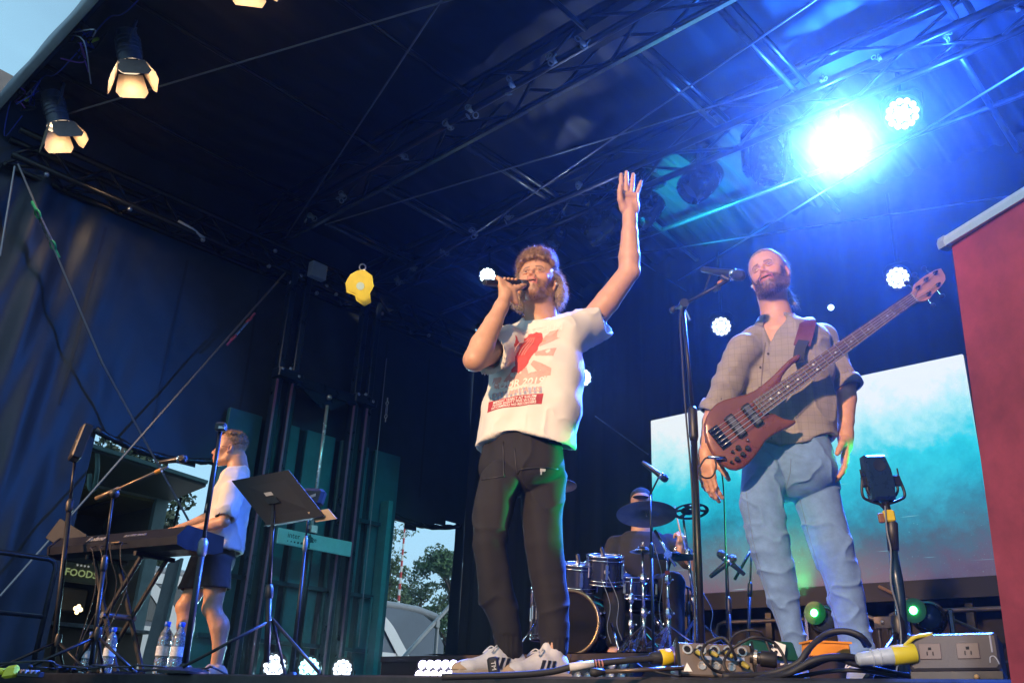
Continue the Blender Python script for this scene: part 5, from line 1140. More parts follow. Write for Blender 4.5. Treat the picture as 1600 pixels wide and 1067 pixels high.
# fold-down collar
R_in, R_out, R_top = [], [], []
for ph in np.linspace(-148, 148, 37):
    a_ = math.radians(ph); dr = -BF*math.cos(a_)+BL*math.sin(a_); q_ = abs(ph)/148
    R_in.append(nkB+nv_*(.012-.012*q_)+dr*(.066+.004*q_)); R_top.append(nkB+nv_*(.050-.030*q_)+dr*(.069+.004*q_)); R_out.append(nkB+nv_*(.004-.050*q_**4)+dr*(.092+.012*q_**2))
o = MB().loft([np.array(R_in), np.array(R_top), np.array(R_out)], close=False, caps=False).build('collar', cm, shirt, True); sm_ = o.modifiers.new('thick', 'SOLIDIFY'); sm_.thickness = .003
for (x, y) in ((1200, 553), (1188, 574), (1187, 606), (1196, 640), (1206, 668)):
    P_ = rayhit(bs_, [(x, y)], .001)[0]; MB().lathe([(.0055, 0), (.0058, .002), (.004, .003), (.001, .0022)], P_, TC, 12).build('button', mat('button_dark', (.05, .04, .04), .3), shirt)
pq = rayhit(bs_, [tuple(q[:2]) for q in spline([V(x, y, 0) for x, y in ((1196, 535), (1193, 560), (1190, 610), (1200, 660), (1206, 686))], 8)], .001); MB().tube(pq, .0025, 5).build('placket_seam', mat('seam_brown', (.16, .13, .11), .8), shirt)
for e_, sg in ((pL, 1), (pR, -1)):
    d_ = nrm(e_[1]-e_[0]); MB().lathe([(.058, -.018), (.066, -.016), (.069, .004), (.068, .026), (.062, .030), (.052, .028)], e_[1]-d_*.005, d_, 32, caps=False).build('rolled_cuff', cm, shirt, True)
# jeans
S = SDF(V(-2.2, 2.8, .08), V(-1.0, 4.0, 1.06), .0055); hq = J(1235, 722, -.01)
S.econe(hq+ZU*.12, hq-ZU*.03, (.152, .112), (.178, .130), BL, .04, 'u', 2.3)
for G in (LL, LR): S.chain([p for p, q in G], [q-.012 for p, q in G], .006)
def djb(P, N):
    d = vnoise(P, 6, 3)*.004
    for G, sd in ((LL, 1), (LR, 2)):
        m_ = np.abs(P@BL-G[2][0]@BL-(P[:, 2]-G[2][0][2])*-.18) < .14
        for z0, pr_, am, rg in ((G[2][0][2]-.03, .048, .003, .085), (G[4][0][2], .040, .003, .10), (G[0][0][2]-.03, .06, .003, .09)):
            d = d+crease(P, z0+.0, pr_, am, rg, (.12*BL[0], .12*BL[1], 1), sd*7, .045, 1.3)*m_
    return d+(1-np.abs(vnoise(P@np.array([[.8, .1, .4], [0, .8, -.4], [-.5, .5, 1.1]]), 9, 55, 2)))**6*.009
dn = mat('washed_denim', (.14, .25, .45), .85, 0, .16, 22, .35, 700, sheen=.1)
jeans, JV, JF = cloth('jeans', S, dn, bassist, djb, 1); bj = bvh_of(JV, JF)
for pts in (((1166, 770), (1178, 850), (1200, 925), (1226, 1000)), ((1250, 780), (1268, 850), (1292, 925), (1316, 995)), ((1236, 716), (1234, 740), (1228, 762))):
    P_ = rayhit(bj, [tuple(q[:2]) for q in spline([V(x, y, 0) for x, y in pts], 12)], .0005); P_ = [p for i_, p in enumerate(P_) if i_ == 0 or np.linalg.norm(p-P_[i_-1]) < .06]; MB().tube(P_, .0018, 5).build('seam', mat('denim_seam', (.13, .19, .30), .85), jeans)
SNK = mat('sneaker_blue_grey', (.35, .38, .45), .6)
for G in (LL, LR): f_ = G[-1][0]*V(1, 1, 0)+ZU*.002; shoe(f_-nrm(-RH*.5+TC)*.05, -RH*.5+TC, 1, bassist, SNK, SNK, WSH, None, .98)
# ------------------------------------------------------------------ BASS GUITAR
hB = HBASS-.215; JP = lambda x, y, o=0: at(x, y, h=hB-o)
O = JP(1130, 690); E1 = JP(1395, 492); bx = nrm(E1-O); bz = TC; by = nrm(np.cross(bz, bx)); by = by if by[2] > 0 else -by
def to2(x, y): q = JP(x, y)-O; return (q@bx, q@by)
Zm = lambda p: (1080+p[0]/4.85, 540+p[1]/4.85)
outl = [(93, 600), (112, 545), (135, 500), (185, 445), (240, 415), (300, 398), (420, 368), (480, 340), (540, 298), (620, 228), (690, 155), (740, 108), (775, 82), (812, 66), (832, 80), (815, 112), (770, 140), (725, 185), (690, 235), (672, 290), (600, 390), (560, 470), (585, 512), (625, 515), (660, 535), (700, 555), (745, 562), (785, 566), (795, 580), (780, 598), (740, 622), (680, 648), (620, 680), (560, 728), (520, 790), (480, 845), (430, 900), (390, 930), (340, 948), (290, 940), (240, 912), (190, 870), (150, 815), (118, 745), (97, 670)]
O2 = np.array([to2(*Zm(p)) for p in outl])
def sd_poly(px, py, P):
    d = np.full(px.shape, 9.0, np.float32); ins = np.zeros(px.shape, bool); n_ = len(P)
    for i_ in range(n_):
        a_, b_ = P[i_], P[(i_+1) % n_]; e = b_-a_; wx, wy = px-a_[0], py-a_[1]; t_ = np.clip((wx*e[0]+wy*e[1])/(e@e), 0, 1)
        d = np.minimum(d, (wx-e[0]*t_)**2+(wy-e[1]*t_)**2)
        c1 = ((a_[1] > py) != (b_[1] > py)) & (px < e[0]*(py-a_[1])/(e[1] if e[1] else 1e-9)+a_[0]); ins ^= c1
    d = np.sqrt(d); return np.where(ins, -d, d)
lo, hi = O2.min(0)-.02, O2.max(0)+.02; S = SDF((lo[0], lo[1], -.04), (hi[0], hi[1], .04), .003); sl, x, y, z = S._blk(S.lo, S.lo+S.res*S.n)
d2 = sd_poly(np.broadcast_to(x, S.D.shape[:2]+(1,))[:, :, 0], np.broadcast_to(y, S.D.shape[:2]+(1,))[:, :, 0], O2)[:, :, None]
th = .018-.010*np.clip((d2+.05)/.05, 0, 1)**2; rr_ = .0075; q1 = d2+rr_; q2 = np.abs(z)-th+rr_; S.D = (np.sqrt(np.maximum(q1, 0)**2+np.maximum(q2, 0)**2)+np.minimum(np.maximum(q1, q2), 0)-rr_).astype(np.float32)
Vx, F = S.mesh(); Vx = smooth(Vx, F, 3, .5); AB = np.array([bx, by, bz]); WB = lambda p: O+np.asarray(p, float)@AB
bass = thing('bass_guitar', 'five string bass guitar with satin red-brown body slung at the waist', 'bass guitar')
BR = mat('satin_brown_wood', (.17, .055, .038), .28, .15, .18, 7, .03, 80, coat=.25, stretch=(1, 1, 1)); link('body', qmesh('body', Vx@AB+O, F), BR, bass)
nj = np.array(to2(*Zm((545, 450)))); nut = np.array(to2(1350+470/6.4, 400+440/6.4)); nd = nut-nj; nl = np.linalg.norm(nd); nx = nd/nl; ny = V(-nx[1], nx[0]); 
def NP(s_, v_, z_): p = nj+nx*s_+ny*v_; return WB((p[0], p[1], z_))
wid = lambda s_: .033-.0105*(s_/nl)
s0 = -.035
rings = lambda z0, z1, w=1: [np.array([NP(s_, -wid(s_)*w, z0), NP(s_, wid(s_)*w, z0), NP(s_, wid(s_)*w, z1), NP(s_, -wid(s_)*w, z1)]) for s_ in np.linspace(s0, nl, 10)]
MB().loft(rings(.0225, .0290)).build('fretboard', mat('rosewood', (.14, .085, .07), .45, 0, .3, 30, stretch=(1, 1, 1)), bass)
MB().loft([np.array([NP(s_, wid(s_)*math.cos(a_), .0225-.021*math.sin(a_)*(1-.25*s_/nl)) for a_ in np.linspace(PI, 0, 9)][::-1]) for s_ in np.linspace(s0+.02, nl, 8)]).build('neck', mat('neck_wood', (.30, .13, .08), .4, 0, .15, 12), bass, 'auto')
SC_ = nl/(1-2**(-24/12.))*1.0; fx_ = [nl-(1-2**(-k_/12))*(nl-s0)/(1-2**(-24/12)) for k_ in range(0, 25)]
FW_ = mat('fret_wire', (.75, .72, .66), .25, .9, 0)
for k_, s_ in enumerate(fx_):
    MB().tube([NP(s_, -wid(s_)*.99, .0295), NP(s_, wid(s_)*.99, .0295)], .0016 if k_ else .003, 5).build('fret' if k_ else 'nut', FW_, bass)
for k_ in (3, 5, 7, 9, 12, 15, 17, 19, 21):
    s_ = (fx_[k_]+fx_[k_-1])/2
    for v_ in ((0,) if k_ != 12 else (-.012, .012)): MB().lathe([(.005, 0), (.005, .0006)], NP(s_, v_, .0290), bz, 10).build('fret_marker', mat('pearl_inlay', (.62, .66, .66), .25), bass)
# headstock
hp_ = [(0, -.023), (.0, .023), (.03, .030), (.06, .052), (.12, .056), (.185, .050), (.215, .040), (.205, .0), (.19, -.02), (.15, -.034), (.10, -.040), (.06, -.050), (.035, -.045), (.018, -.030)]
P_ = np.array([NP(nl+a_, b_*1.0, 0) for a_, b_ in [(q_[0]*.9, q_[1]*.82 if q_[0] > .02 else q_[1]) for q_ in hp_]]); MB().loft([P_+bz*.004, P_+bz*.0045, P_+bz*.021, P_+bz*.022]).build('headstock', mat('head_wood', (.42, .20, .15), .4, 0, .2, 14), bass)
TPE = mat('tuner_dark', (.03, .035, .06), .3, .7, .1)
tun = [(.045, .022, 1), (.100, .030, 1), (.155, .030, 1), (.062, -.024, -1), (.125, -.016, -1)]
for a_, b_, q_ in tun:
    p = NP(nl+a_, b_, .022); MB().lathe([(.009, 0), (.009, .004), (.005, .006), (.0055, .020), (.004, .022)], p, bz, 14).build('tuning_post', TPE, bass, 'auto')
    s2_ = q_*.034; MB().tube([NP(nl+a_, b_, .002), NP(nl+a_-.004, b_+s2_, .002)], .003, 6).build('tuner_shaft', CHR, bass); MB().ball(NP(nl+a_-.006, b_+s2_*1.35, .002), .014, 10, (1, .75, .35), AB).build('tuning_key', TPE, bass, True)
# pickups, bridge, strings, knobs
def L2(x, y): return np.array(to2(*Zm((x, y))))
PK_ = mat('pickup_black', (.018, .018, .022), .35, 0, .1); 
for (x, y) in ((322, 622), (447, 540)):
    p = L2(x, y); MB().box(WB((*(p), .026)), (.019, .048, .009), (nx[0]*bx+nx[1]*by, ny[0]*bx+ny[1]*by, bz), bev=.004).build('pickup', PK_, bass)
    for v_ in (-.022, .022): MB().box(WB((*(p+ny*v_), .0355)), (.011, .018, .0008), (nx[0]*bx+nx[1]*by, ny[0]*bx+ny[1]*by, bz)).build('pole_cover', mat('pole_grey', (.09, .09, .11), .35), bass)
br_ = L2(205, 705); MB().box(WB((*br_, .0225)), (.022, .045, .003), (nx[0]*bx+nx[1]*by, ny[0]*bx+ny[1]*by, bz)).build('bridge_plate', TPE, bass)
STG = mat('string_steel', (.72, .66, .58), .3, .9, .1)
for k_ in range(5):
    v_ = (k_-2)*.0172; MB().box(WB((*(br_+ny*v_+nx*-.002), .0295)), (.017, .0065, .005), (nx[0]*bx+nx[1]*by, ny[0]*bx+ny[1]*by, bz), bev=.002).build('bridge_saddle', TPE, bass)
    p0 = WB((*(br_+ny*v_-nx*.020), .032)); pn = NP(nl, (k_-2)*.0085, .0315); e_ = sorted(tun, key=lambda q: q[1])[k_]; MB().tube([p0, WB((*(br_+ny*v_+nx*.008), .0365)), pn, NP(nl+e_[0], e_[1], .032)], .0016-.0002*k_, 6).build('string', STG, bass, True)
for (x, y, r_) in ((343, 785, .0105), (415, 787, .010), (378, 833, .0095), (336, 870, .0098), (300, 815, .006), (292, 892, .005)):
    MB().lathe([(r_, 0), (r_*.95, .011), (r_*.8, .013), (.001, .013)], WB((*L2(x, y), .018)), bz, 16).build('knob', PK_, bass, 'auto')
MB().lathe([(.006, 0), (.005, .008), (.003, .016), (.001, .017)], WB((*L2(412, 728), .018)), bz, 10).build('switch', CHR, bass, True)
jk = WB((*L2(205, 862), .006)); MB().tube([jk+RH*.02+TC*.02, jk-RH*.005+TC*.022, jk-RH*.045+TC*.02], .0065, 8).build('jack_plug', mat('plug_silver', (.7, .72, .75), .2, 1, 0), bass, True)
cb = thing('instrument_cable', 'thin black instrument lead looping from the bass beside the hand', 'cable')
pts = spline([jk-RH*.04+TC*.02, JP(1100, 718, .03), JP(1092, 735, .03), JP(1100, 746, .03), JP(1113, 744, .02), JP(1119, 728, .02), JP(1117, 715, -.02), J(1128, 740, -.18), J(1132, 800, -.2), J(1136, 980, -.22)], 7); MB().tube(pts, .0035, 6).build('lead', RUB, cb, True)
# strap
st = thing('guitar_strap', 'wide maroon leather strap over the shoulder of the bass player', 'strap')
front = [J(1246, 488, -.06), J(1262, 498, .05), J(1257, 520, .11), J(1252, 550, .17)]
def band(P, wv, wd, tk=.004):
    P = spline(P, 6); R = []
    for i_, p in enumerate(P):
        d_ = nrm(P[min(i_+1, len(P)-1)]-P[max(i_-1, 0)]); w_ = nrm(wv-d_*(np.asarray(wv)@d_))*wd/2; n_ = np.cross(d_, w_); n_ = nrm(n_)*tk/2; R.append(np.array([p-w_-n_, p+w_-n_, p+w_+n_, p-w_+n_]))
    return MB().loft(R)
LE = mat('maroon_leather', (.11, .028, .045), .5, 0, .2, 25, .1, 200)
band([shB+BL*.08-BF*.13-ZU*.16, shB+BL*.085-BF*.10+ZU*.0, shB+BL*.085+ZU*.085-BF*.01, J(1262, 503, .075), J(1258, 522, .12), J(1253, 540, .135)], BL, .068).build('shoulder_pad', LE, st)
band([J(1256, 532, .135), J(1250, 546, .15), J(1248, 560, .17), JP(1248, 566, .0)], BL, .045).build('front_strap', mat('black_webbing', (.02, .022, .04), .7), st)
band([shB+BL*.08-BF*.13-ZU*.16, shB-BF*.17-ZU*.28, J(1160, 640, -.12), J(1112, 665, .02), JP(1102, 683, -.01)], ZU, .045).build('rear_strap', mat('black_webbing', (0, 0, 0)), st)
# ======================= KEYBOARD PLAYER (profile)
J = lambda x, y, o=0: at(x, y, h=HKEYS-o)
KF = turn(82); KL = np.cross(ZU, KF)     # subject's left points to the camera
Hk = head_mesh(J(358, 704, .0), axes(turn(80, 2)), [(J(371, 718, .0), .062), (J(372, 734, .0), .07), (J(372, 748, 0), .09)], TONE, beard=.12, mouth=.005, lid=.5, res=.003, sc=1.08)
hk = J(340, 868); chk = J(362, 775); shk = J(366, 752)
pn_ = [J(362, 768, .21), J(350, 814, .28), J(303, 827, .20)]; pf_ = [J(358, 765, -.17), J(333, 806, -.16), J(285, 824, -.10)]
ak = SDF(np.minimum(np.min(pn_, 0), np.min(pf_, 0))-.16, np.maximum(np.max(pn_, 0), np.max(pf_, 0))+.12, .0045)
for P_ in (pn_, pf_):
    ak.chain([P_[0], (P_[0]+P_[1])/2, P_[1], P_[1]*.7+P_[2]*.3, P_[2]], [.056, .048, .042, .042, .027], .01)
    hand(ak, P_[2], KF*.9-ZU*.25, -ZU, 1 if np.cross(-ZU, KF)@(np.cross(KF, ZU) if P_ is pn_ else -np.cross(KF, ZU)) > 0 else -1, [(.3, .5, .3)]*4, sc=1.0)
tk = SDF(V(-6.9, 2.5, 0), V(-5.2, 4.1, 1.55), .007); tk.econe(hk+ZU*.04, chk, (.085, .12), (.10, .14), KF, .05); tk.econe(chk, shk, (.10, .15), (.06, .12), KF, .05)
KA = [(J(318, 878, -.10), .085), (J(308, 915, -.09), .078), (J(290, 948, -.07), .058), (J(289, 975, -.07), .056), (J(287, 1010, -.07), .045), (J(284, 1042, -.07), .036), (J(284, 1052, -.07), .042)]
KB = [(J(338, 878, .09), .088), (J(336, 915, .09), .080), (J(332, 950, .09), .060), (J(342, 980, .09), .060), (J(343, 1010, .09), .046), (J(337, 1042, .09), .037), (J(336, 1052, .09), .042)]
for G in (KA, KB):
    tk.chain([p for p, q in G], [q for p, q in G], .012); k_ = G[2][0]; tk.ell(k_+KF*.022, (.046, .046, .05), .03); tk.ell(G[3][0]-KF*.018, (.05, .05, .08), .03)
parts = [(Hk['V'], Hk['F']), ak.mesh(), tk.mesh()]; tn = [Hk['T']]+[np.tile(TONE, (len(p[0]), 1))*np.clip(1+.07*vnoise(p[0], 14, 4), .82, 1.1)[:, None] for p in parts[1:]]
parts[2] = (smooth(*parts[2], 2, .5), parts[2][1])
keysman = body_obj('person', parts, tn, SKIN, 'keyboard player in glasses, cream T-shirt and dark shorts, seen from the side')
eyes(Hk, keysman); A, c = Hk['A'], Hk['c']; r = np.random.default_rng(11)
hs = SDF((-.12, -.16, -.10), (.12, .13, .18), .0035); hs.ell((0, -.022, .065), (.084, .102, .094), .01); hs.box((0, .115, -.04), (.12, .085, .115), .03, .02, 's'); hs.box((0, .03, -.08), (.12, .045, .09), .02, .02, 's')
for _ in range(90): a_ = r.uniform(-PI, PI); q_ = r.uniform(0, .085); hs.ell((q_*math.sin(a_), q_*math.cos(a_)*1.1-.0, .135-.35*q_*q_*8+r.uniform(-.004, .006)), (r.uniform(.010, .018),)*3, .004)
Vx, F = local_mesh(hs, lambda p: .003*vnoise(p, 90, 3)); hr = link('curly_hair', qmesh('curly_hair', Vx@A+c, F), HC, keysman); Nn = normals(Vx, F); i = r.choice(len(Vx), 1600)
strands('curl_strand', Vx[i]@A+c, Nn[i]@A, .016, 8, HC, hr, .0008, 5, .2, .006, 9)
gl = MB(); 
for q in (-1, 1): gl.torus(c+V(q*.032, .089, .006)@A, A[1], .021, .0022, 20, 5, up=A[2])
gl.tube([c+V(*p)@A for p in ((-.053, .088, .010), (-.078, .05, .010), (-.081, -.01, .006))], .0022, 5); gl.tube([c+V(*p)@A for p in ((.053, .088, .010), (.078, .05, .010), (.081, -.01, .006))], .0022, 5); gl.tube([c+V(-.012, .091, .008)@A, c+V(.012, .091, .008)@A], .0022, 5)
gl.build('glasses', mat('glasses_brown', (.20, .07, .03), .3), keysman)
MB().ball(c+V(-.088, -.004, -.006)@A, .010, 10).build('earpiece', mat('earpiece_white', (.7, .7, .7), .3), keysman, True)
S = SDF(V(-7.0, 2.4, .78), V(-5.1, 4.2, 1.60), .007); hmK = J(350, 862)
S.econe(hmK-ZU*.06, chk, (.135, .19), (.125, .19), KF, .05, 'u', 2.3); S.econe(chk, shk, (.125, .19), (.09, .17), KF, .05, 'u', 2.2); S.econe(shk, J(372, 738), (.085, .15), (.078, .08), KF, .05)
for P_ in (pn_, pf_): d_ = nrm(P_[1]-P_[0]); e_ = P_[0]*.30+P_[1]*.70; S.chain([P_[0]-ZU*.01, e_], [.080, .084], .03); S.cone(e_-d_*.01, e_+d_*.09, .060, .066, .003, 's')
S.econe(hmK-ZU*.2, chk-ZU*.05, (.125, .18), (.09, .15), KF, .004, 's', 2.3); S.cut((0, 0, hmK[2]), (0, 0, -1)); nk_ = J(372, 736); S.cone(nk_-ZU*.01, nk_+ZU*.2, .066, .066, .005, 's'); S.cut(nk_+ZU*.02, ZU+KF*.2)
cloth('t_shirt', S, SHM, keysman, lambda P, N: vnoise(P, 6, 3, 3)*.007+(1-np.abs(vnoise(P*V(1, 1, .6), 8, 41, 2)))**4*.010, 1)
S = SDF(V(-6.9, 2.5, .45), V(-5.2, 4.1, 1.1), .007); S.econe(hk+ZU*.10, hk-ZU*.02, (.115, .16), (.125, .17), KF, .04, 'u', 2.3)
for G, e_ in ((KA, J(303, 922, -.09)), (KB, J(336, 925, .09))): S.chain([G[0][0], e_], [.10, .112], .03); S.cone(e_-ZU*.10, e_+ZU*.03, .105, .092, .004, 's')
S.cut((0, 0, J(320, 921)[2]), (0, 0, -1)); cloth('shorts', S, mat('dark_shorts', (.055, .036, .030), .8, 0, .2, 8), keysman, lambda P, N: vnoise(P, 7, 3, 3)*.008, 1)
for G in (KA, KB): f_ = G[-1][0]*V(1, 1, 0)+ZU*.002; shoe(f_-KF*.06, KF+TC*.25, 1, keysman, mat('shoe_beige', (.45, .38, .32), .7), WSH, WSH, None, .95)
# ================================================================== GEAR ON THE STAGE
def mic58(c, d, lab, cat='microphone', cage=(.05, .05, .052), hold=True):
    """dynamic microphone: c = centre of the grille, d = grille direction"""
    d = nrm(d); b = np.asarray(c)-d*.17; t = thing('microphone', lab, cat)
    MB().lathe([(.010, 0), (.0125, .004), (.0175, .11), (.019, .125), (.022, .14)], b, d, 20).build('handle', mat('mic_black', (0, 0, 0)), t, 'auto')
    MB().lathe([(.0225, .14), (.0255, .146), (.0255, .152), (.0225, .156)], b, d, 20).build('ring', CHR, t, 'auto')
    MB().lathe([(.022, .156), (.0258, .172), (.0235, .190), (.014, .2), (.001, .203)], b, d, 20).build('grille', mat('mic_grille', (0, 0, 0)), t, True)
    return t
def tripod(t, f, z, r=.32, m=BLK, a0=.4, n=3):
    f = V(*f[:2], 0) if z is None else f
    for k in range(n):
        a = a0+k*2*PI/n; e = f+V(math.cos(a)*r, math.sin(a)*r, .012); MB().tube([f+V(0, 0, .20), e], .009, 8).build('leg', m, t, True); MB().ball(e, .016, 8, (1, 1, .8)).build('foot', RUB, t, True)
    MB().lathe([(.02, .17), (.024, .19), (.024, .23), (.018, .25)], f, (0, 0, 1), 12).build('leg_hub', m, t, 'auto')
def base_round(t, f, m=BLK): MB().lathe([(.13, .0), (.13, .012), (.11, .022), (.03, .035), (.02, .05)], f, (0, 0, 1), 28).build('round_base', m, t, 'auto')
# ---- microphone stand of the bass player
h0 = 3.43; t = thing('microphone_stand', 'black boom microphone stand between singer and bass player', 'microphone stand')
T_ = at(1067, 478, h=h0); B_ = at(1098, 1052, h=h0); B_[2] = .03; fB = B_.copy()
P640 = at(1082, 640, h=h0); P685 = at(1084, 682, h=h0)
MB().tube([P685, B_], .0135, 12).build('lower_tube', BLK, t, True); MB().tube([T_, P640], .0085, 12).build('upper_tube', BLK, t, True); MB().tube([P640+(P640-P685)*.1, P640, P685, P685+(P685-P640)*.15], [.013, .019, .019, .015], 14).build('clutch', BLKP, t, True)
base_round(t, V(*B_[:2], 0))
K = at(1068, 476, h=h0-.01); R1 = at(1050, 485, h=h0+.10); E_2 = at(1140, 437, h=h0-.16)
MB().tube([R1, K, E_2], .0075, 10).build('boom_tube', BLK, t, True); MB().tube([R1, R1*.75+K*.25], .015, 10).build('counterweight', RUB, t, True); MB().lathe([(.02, -.022), (.02, .022)], K, TC, 14).build('boom_joint', BLKP, t, 'auto')
MB().tube([at(1072, 486, h=h0-.02), at(1078, 500, h=h0-.03)], .006, 8).build('wing_screw', CHR, t)
MB().tube([E_2, at(1128, 431, h=h0-.15)], .012, 10).build('microphone_clip', BLKP, t)
mic58(at(1153, 430, h=h0-.19), at(1153, 430, h=h0-.19)-at(1122, 425, h=h0-.14), 'dynamic vocal microphone on the boom before the bass player')
wr = thing('microphone_cable', 'lead looping from the vocal microphone down its stand', 'cable'); MB().tube(spline([at(1121, 424, h=h0-.13), at(1113, 424, h=h0-.12), at(1106, 440, h=h0-.1), at(1100, 455, h=h0-.06), at(1085, 468, h=h0-.02), at(1064, 488, h=h0-.02), at(1066, 560, h=h0-.02), at(1072, 650, h=h0-.02), at(1082, 780, h=h0-.02), at(1086, 1010, h=h0-.03), at(1080, 1048, h=h0-.1)], 8), .004, 6).build('lead', RUB, wr, True)
for x_, y_ in ((1120, 452), (1127, 441)): MB().tube([at(x_-3, y_+2, h=h0-.1), at(x_+3, y_-2, h=h0-.13)], .0105, 10).build('clip_ring', mat('orange_ring', (.6, .25, .03), .4) if y_ < 445 else BLKP, t)
# ---- left microphone stands
def stand(lab, top, bot, h1, clutch, r=.011, legs=None, base='tripod', h2=None, a0=.4):
    t = thing('microphone_stand', lab, 'microphone stand'); T_ = at(*top, h=h1); f = at(*bot, h=h2 or h1); f = V(f[0], f[1], 0)
    c = at(*clutch, h=h1); u = (c[2]-f[2])/(T_[2]-f[2]); c = f+(T_-f)*u
    MB().tube([f+V(0, 0, .02), c], r*1.35, 10).build('lower_tube', BLK, t, True); MB().tube([c, T_], r*.85, 10).build('upper_tube', BLK, t, True)
    d_ = nrm(T_-f); MB().tube([c-d_*.05, c-d_*.03, c+d_*.03, c+d_*.05], [r*1.3, r*2, r*2, r*1.1], 12).build('clutch', BLKP if base != 'round' else STL, t, True)
    if base == 'tripod': tripod(t, f, 0, a0=a0)
    else: base_round(t, f)
    return t, T_, f
t1, T1, f1 = stand('tall black microphone stand in front of the keyboard player', (345, 668), (286, 1056), 4.9, (314, 855), .013, base='round')
t = thing('clip_light', 'small clip-on device with glass window on top of the tall stand', 'clip light')
q = at(345, 667, h=4.88); MB().box(q, (.030, .018, .024), (RH, TC, ZU), bev=.006).build('housing', BLKP, t); MB().lathe([(.018, -.02), (.018, .02)], q-V(0, 0, .002)+RH*.01, nrm(RH+TC*.4), 16).build('lens_barrel', BLK, t, 'auto'); MB().box(q+TC*.019+RH*.012-ZU*.008, (.018, .003, .007), (RH, TC, ZU)).build('window', mat('pale_glass', (.7, .75, .78), .15), t)
t2, T2, f2 = stand('boom microphone stand far left before the keyboard', (178, 764), (142, 1042), 5.5, (163, 880), .010)
q1, q2 = at(150, 779, h=5.55), at(262, 729, h=5.35); MB().tube([q1, at(186, 763, h=5.5)], .014, 8).build('boom_grip', mat('brass_tint', (.25, .18, .11), .4, .5), t2, True); MB().tube([q1, q2], .008, 8).build('boom_tube', mat('brass_tint', (0, 0, 0)), t2, True); MB().ball(at(179, 771, h=5.48), .030, 12).build('boom_joint', BLKP, t2, True); MB().tube([at(243, 738, h=5.38), at(252, 734, h=5.37)], .014, 10).build('clip_ring', mat('orange_ring', (0, 0, 0)), t2)
mic58(at(285, 717, h=5.32), at(285, 717, h=5.32)-at(250, 722, h=5.38), 'vocal microphone with reddish grille on far left boom', cage=(.2, .06, .04))
t3, T3, f3 = stand('dark stand carrying a square panel at far left', (118, 712), (84, 1030), 6.3, (108, 790), .013)
lp = thing('stage_monitor_panel', 'dark square panel lamp on the far left stand', 'panel lamp'); q = at(126, 692, h=6.25); an = nrm(TC*.4-RH*.6+ZU*.1); a_, b_, _ = frame(an)
MB().box(q, (.085, .13, .035), (a_, b_, an), bev=.01).build('housing', BLKP, lp); MB().box(q+TC*.05+RH*.01, (.02, .004, .012), (nrm(RH+ZU*.4), TC, ZU)).build('label', mat('pale_glass', (0, 0, 0)), lp); MB().tube([q-ZU*.12, T3], .014, 8).build('bracket', BLK, lp)
# ---- music stand
ms = thing('music_stand', 'black music stand seen from below beside the keyboard player', 'music stand')
h0 = 4.35; C0, C1, C2, C3 = at(362, 751, h=h0+.10), at(451, 734, h=h0-.06), at(508, 806, h=h0-.16), at(418, 821, h=h0+.02)
nn = nrm(np.cross(C1-C0, C3-C0)); m = MB(); m.loft([np.array([C0, C1, C2, C3])-nn*.002, np.array([C0, C1, C2, C3])+nn*.002]); m.build('desk', mat('desk_black', (.012, .009, .009), .7, 0, .2, 10), ms)
MB().bar(C3, C2, .006, .05, up=nn).build('ledge', mat('desk_black', (0, 0, 0)), ms)
for k in (.5,): c = C0*.28+C1*.22+C2*.22+C3*.28; MB().box(c+nn*0-ZU*.012, (.035, .02, .012), (nrm(C1-C0), nrm(C3-C0), nn)).build('bracket', BLK, ms)
dn_ = -1 if nn@(CAM-C0) < 0 else 1
c2 = C0*.36+C1*.24+C2*.18+C3*.22+nn*dn_*.004; MB().box(c2, (.022, .012, .002), (nrm(C1-C0), nrm(C3-C0), nn)).build('sticker', mat('pale_paper', (.5, .42, .36), .6), ms); MB().box(c2+(C3-C0)*.14+(C1-C0)*.03, (.012, .008, .002), (nrm(C1-C0), nrm(C3-C0), nn)).build('sticker', mat('pale_paper', (0, 0, 0)), ms)
fm = at(414, 1052, h=h0); fm = V(fm[0], fm[1], 0); tp = c; MB().tube([tp, fm*.55+tp*.45], .009, 10).build('upper_tube', BLK, ms, True); MB().tube([fm*.55+tp*.45, fm+ZU*.05], .014, 10).build('lower_tube', BLK, ms, True); u_ = fm*.55+tp*.45; MB().lathe([(.016, -.03), (.02, -.02), (.02, .02), (.012, .035)], u_, tp-fm, 12).build('clutch', BLKP, ms, 'auto')
for a in (2.3, 4.3, 6.4):
    e = fm+V(math.cos(a)*.36, math.sin(a)*.36, .01); MB().tube([fm+ZU*.24, e], .008, 6).build('leg', BLK, ms, True)
pp_ = thing('sheet_of_paper', 'brown cornered paper on the music stand edge', 'paper'); MB().box(C2-(C2-C3)*.06+ZU*.006+nn*-dn_*.004, (.06, .035, .0015), (nrm(C1-C0), nrm(C3-C0), nn)).build('sheet', mat('kraft', (.50, .34, .20), .8), pp_)
st4, T4, f4 = stand('thin stand with hanging lead behind the music stand', (483, 790), (457, 1050), 5.4, (476, 850), .007, base='round')
sp_ = thing('clip_speaker', 'small black hooded device behind the music stand', 'device'); q = at(487, 778, h=5.35); MB().box(q, (.075, .05, .055), (RH, TC, nrm(ZU+RH*.2)), bev=.02).build('hood', BLKP, sp_); MB().box(q+TC*.051-ZU*.004, (.035, .003, .008), (nrm(RH+ZU*.45), TC, ZU)).build('label', mat('pale_paper', (0, 0, 0)), sp_)
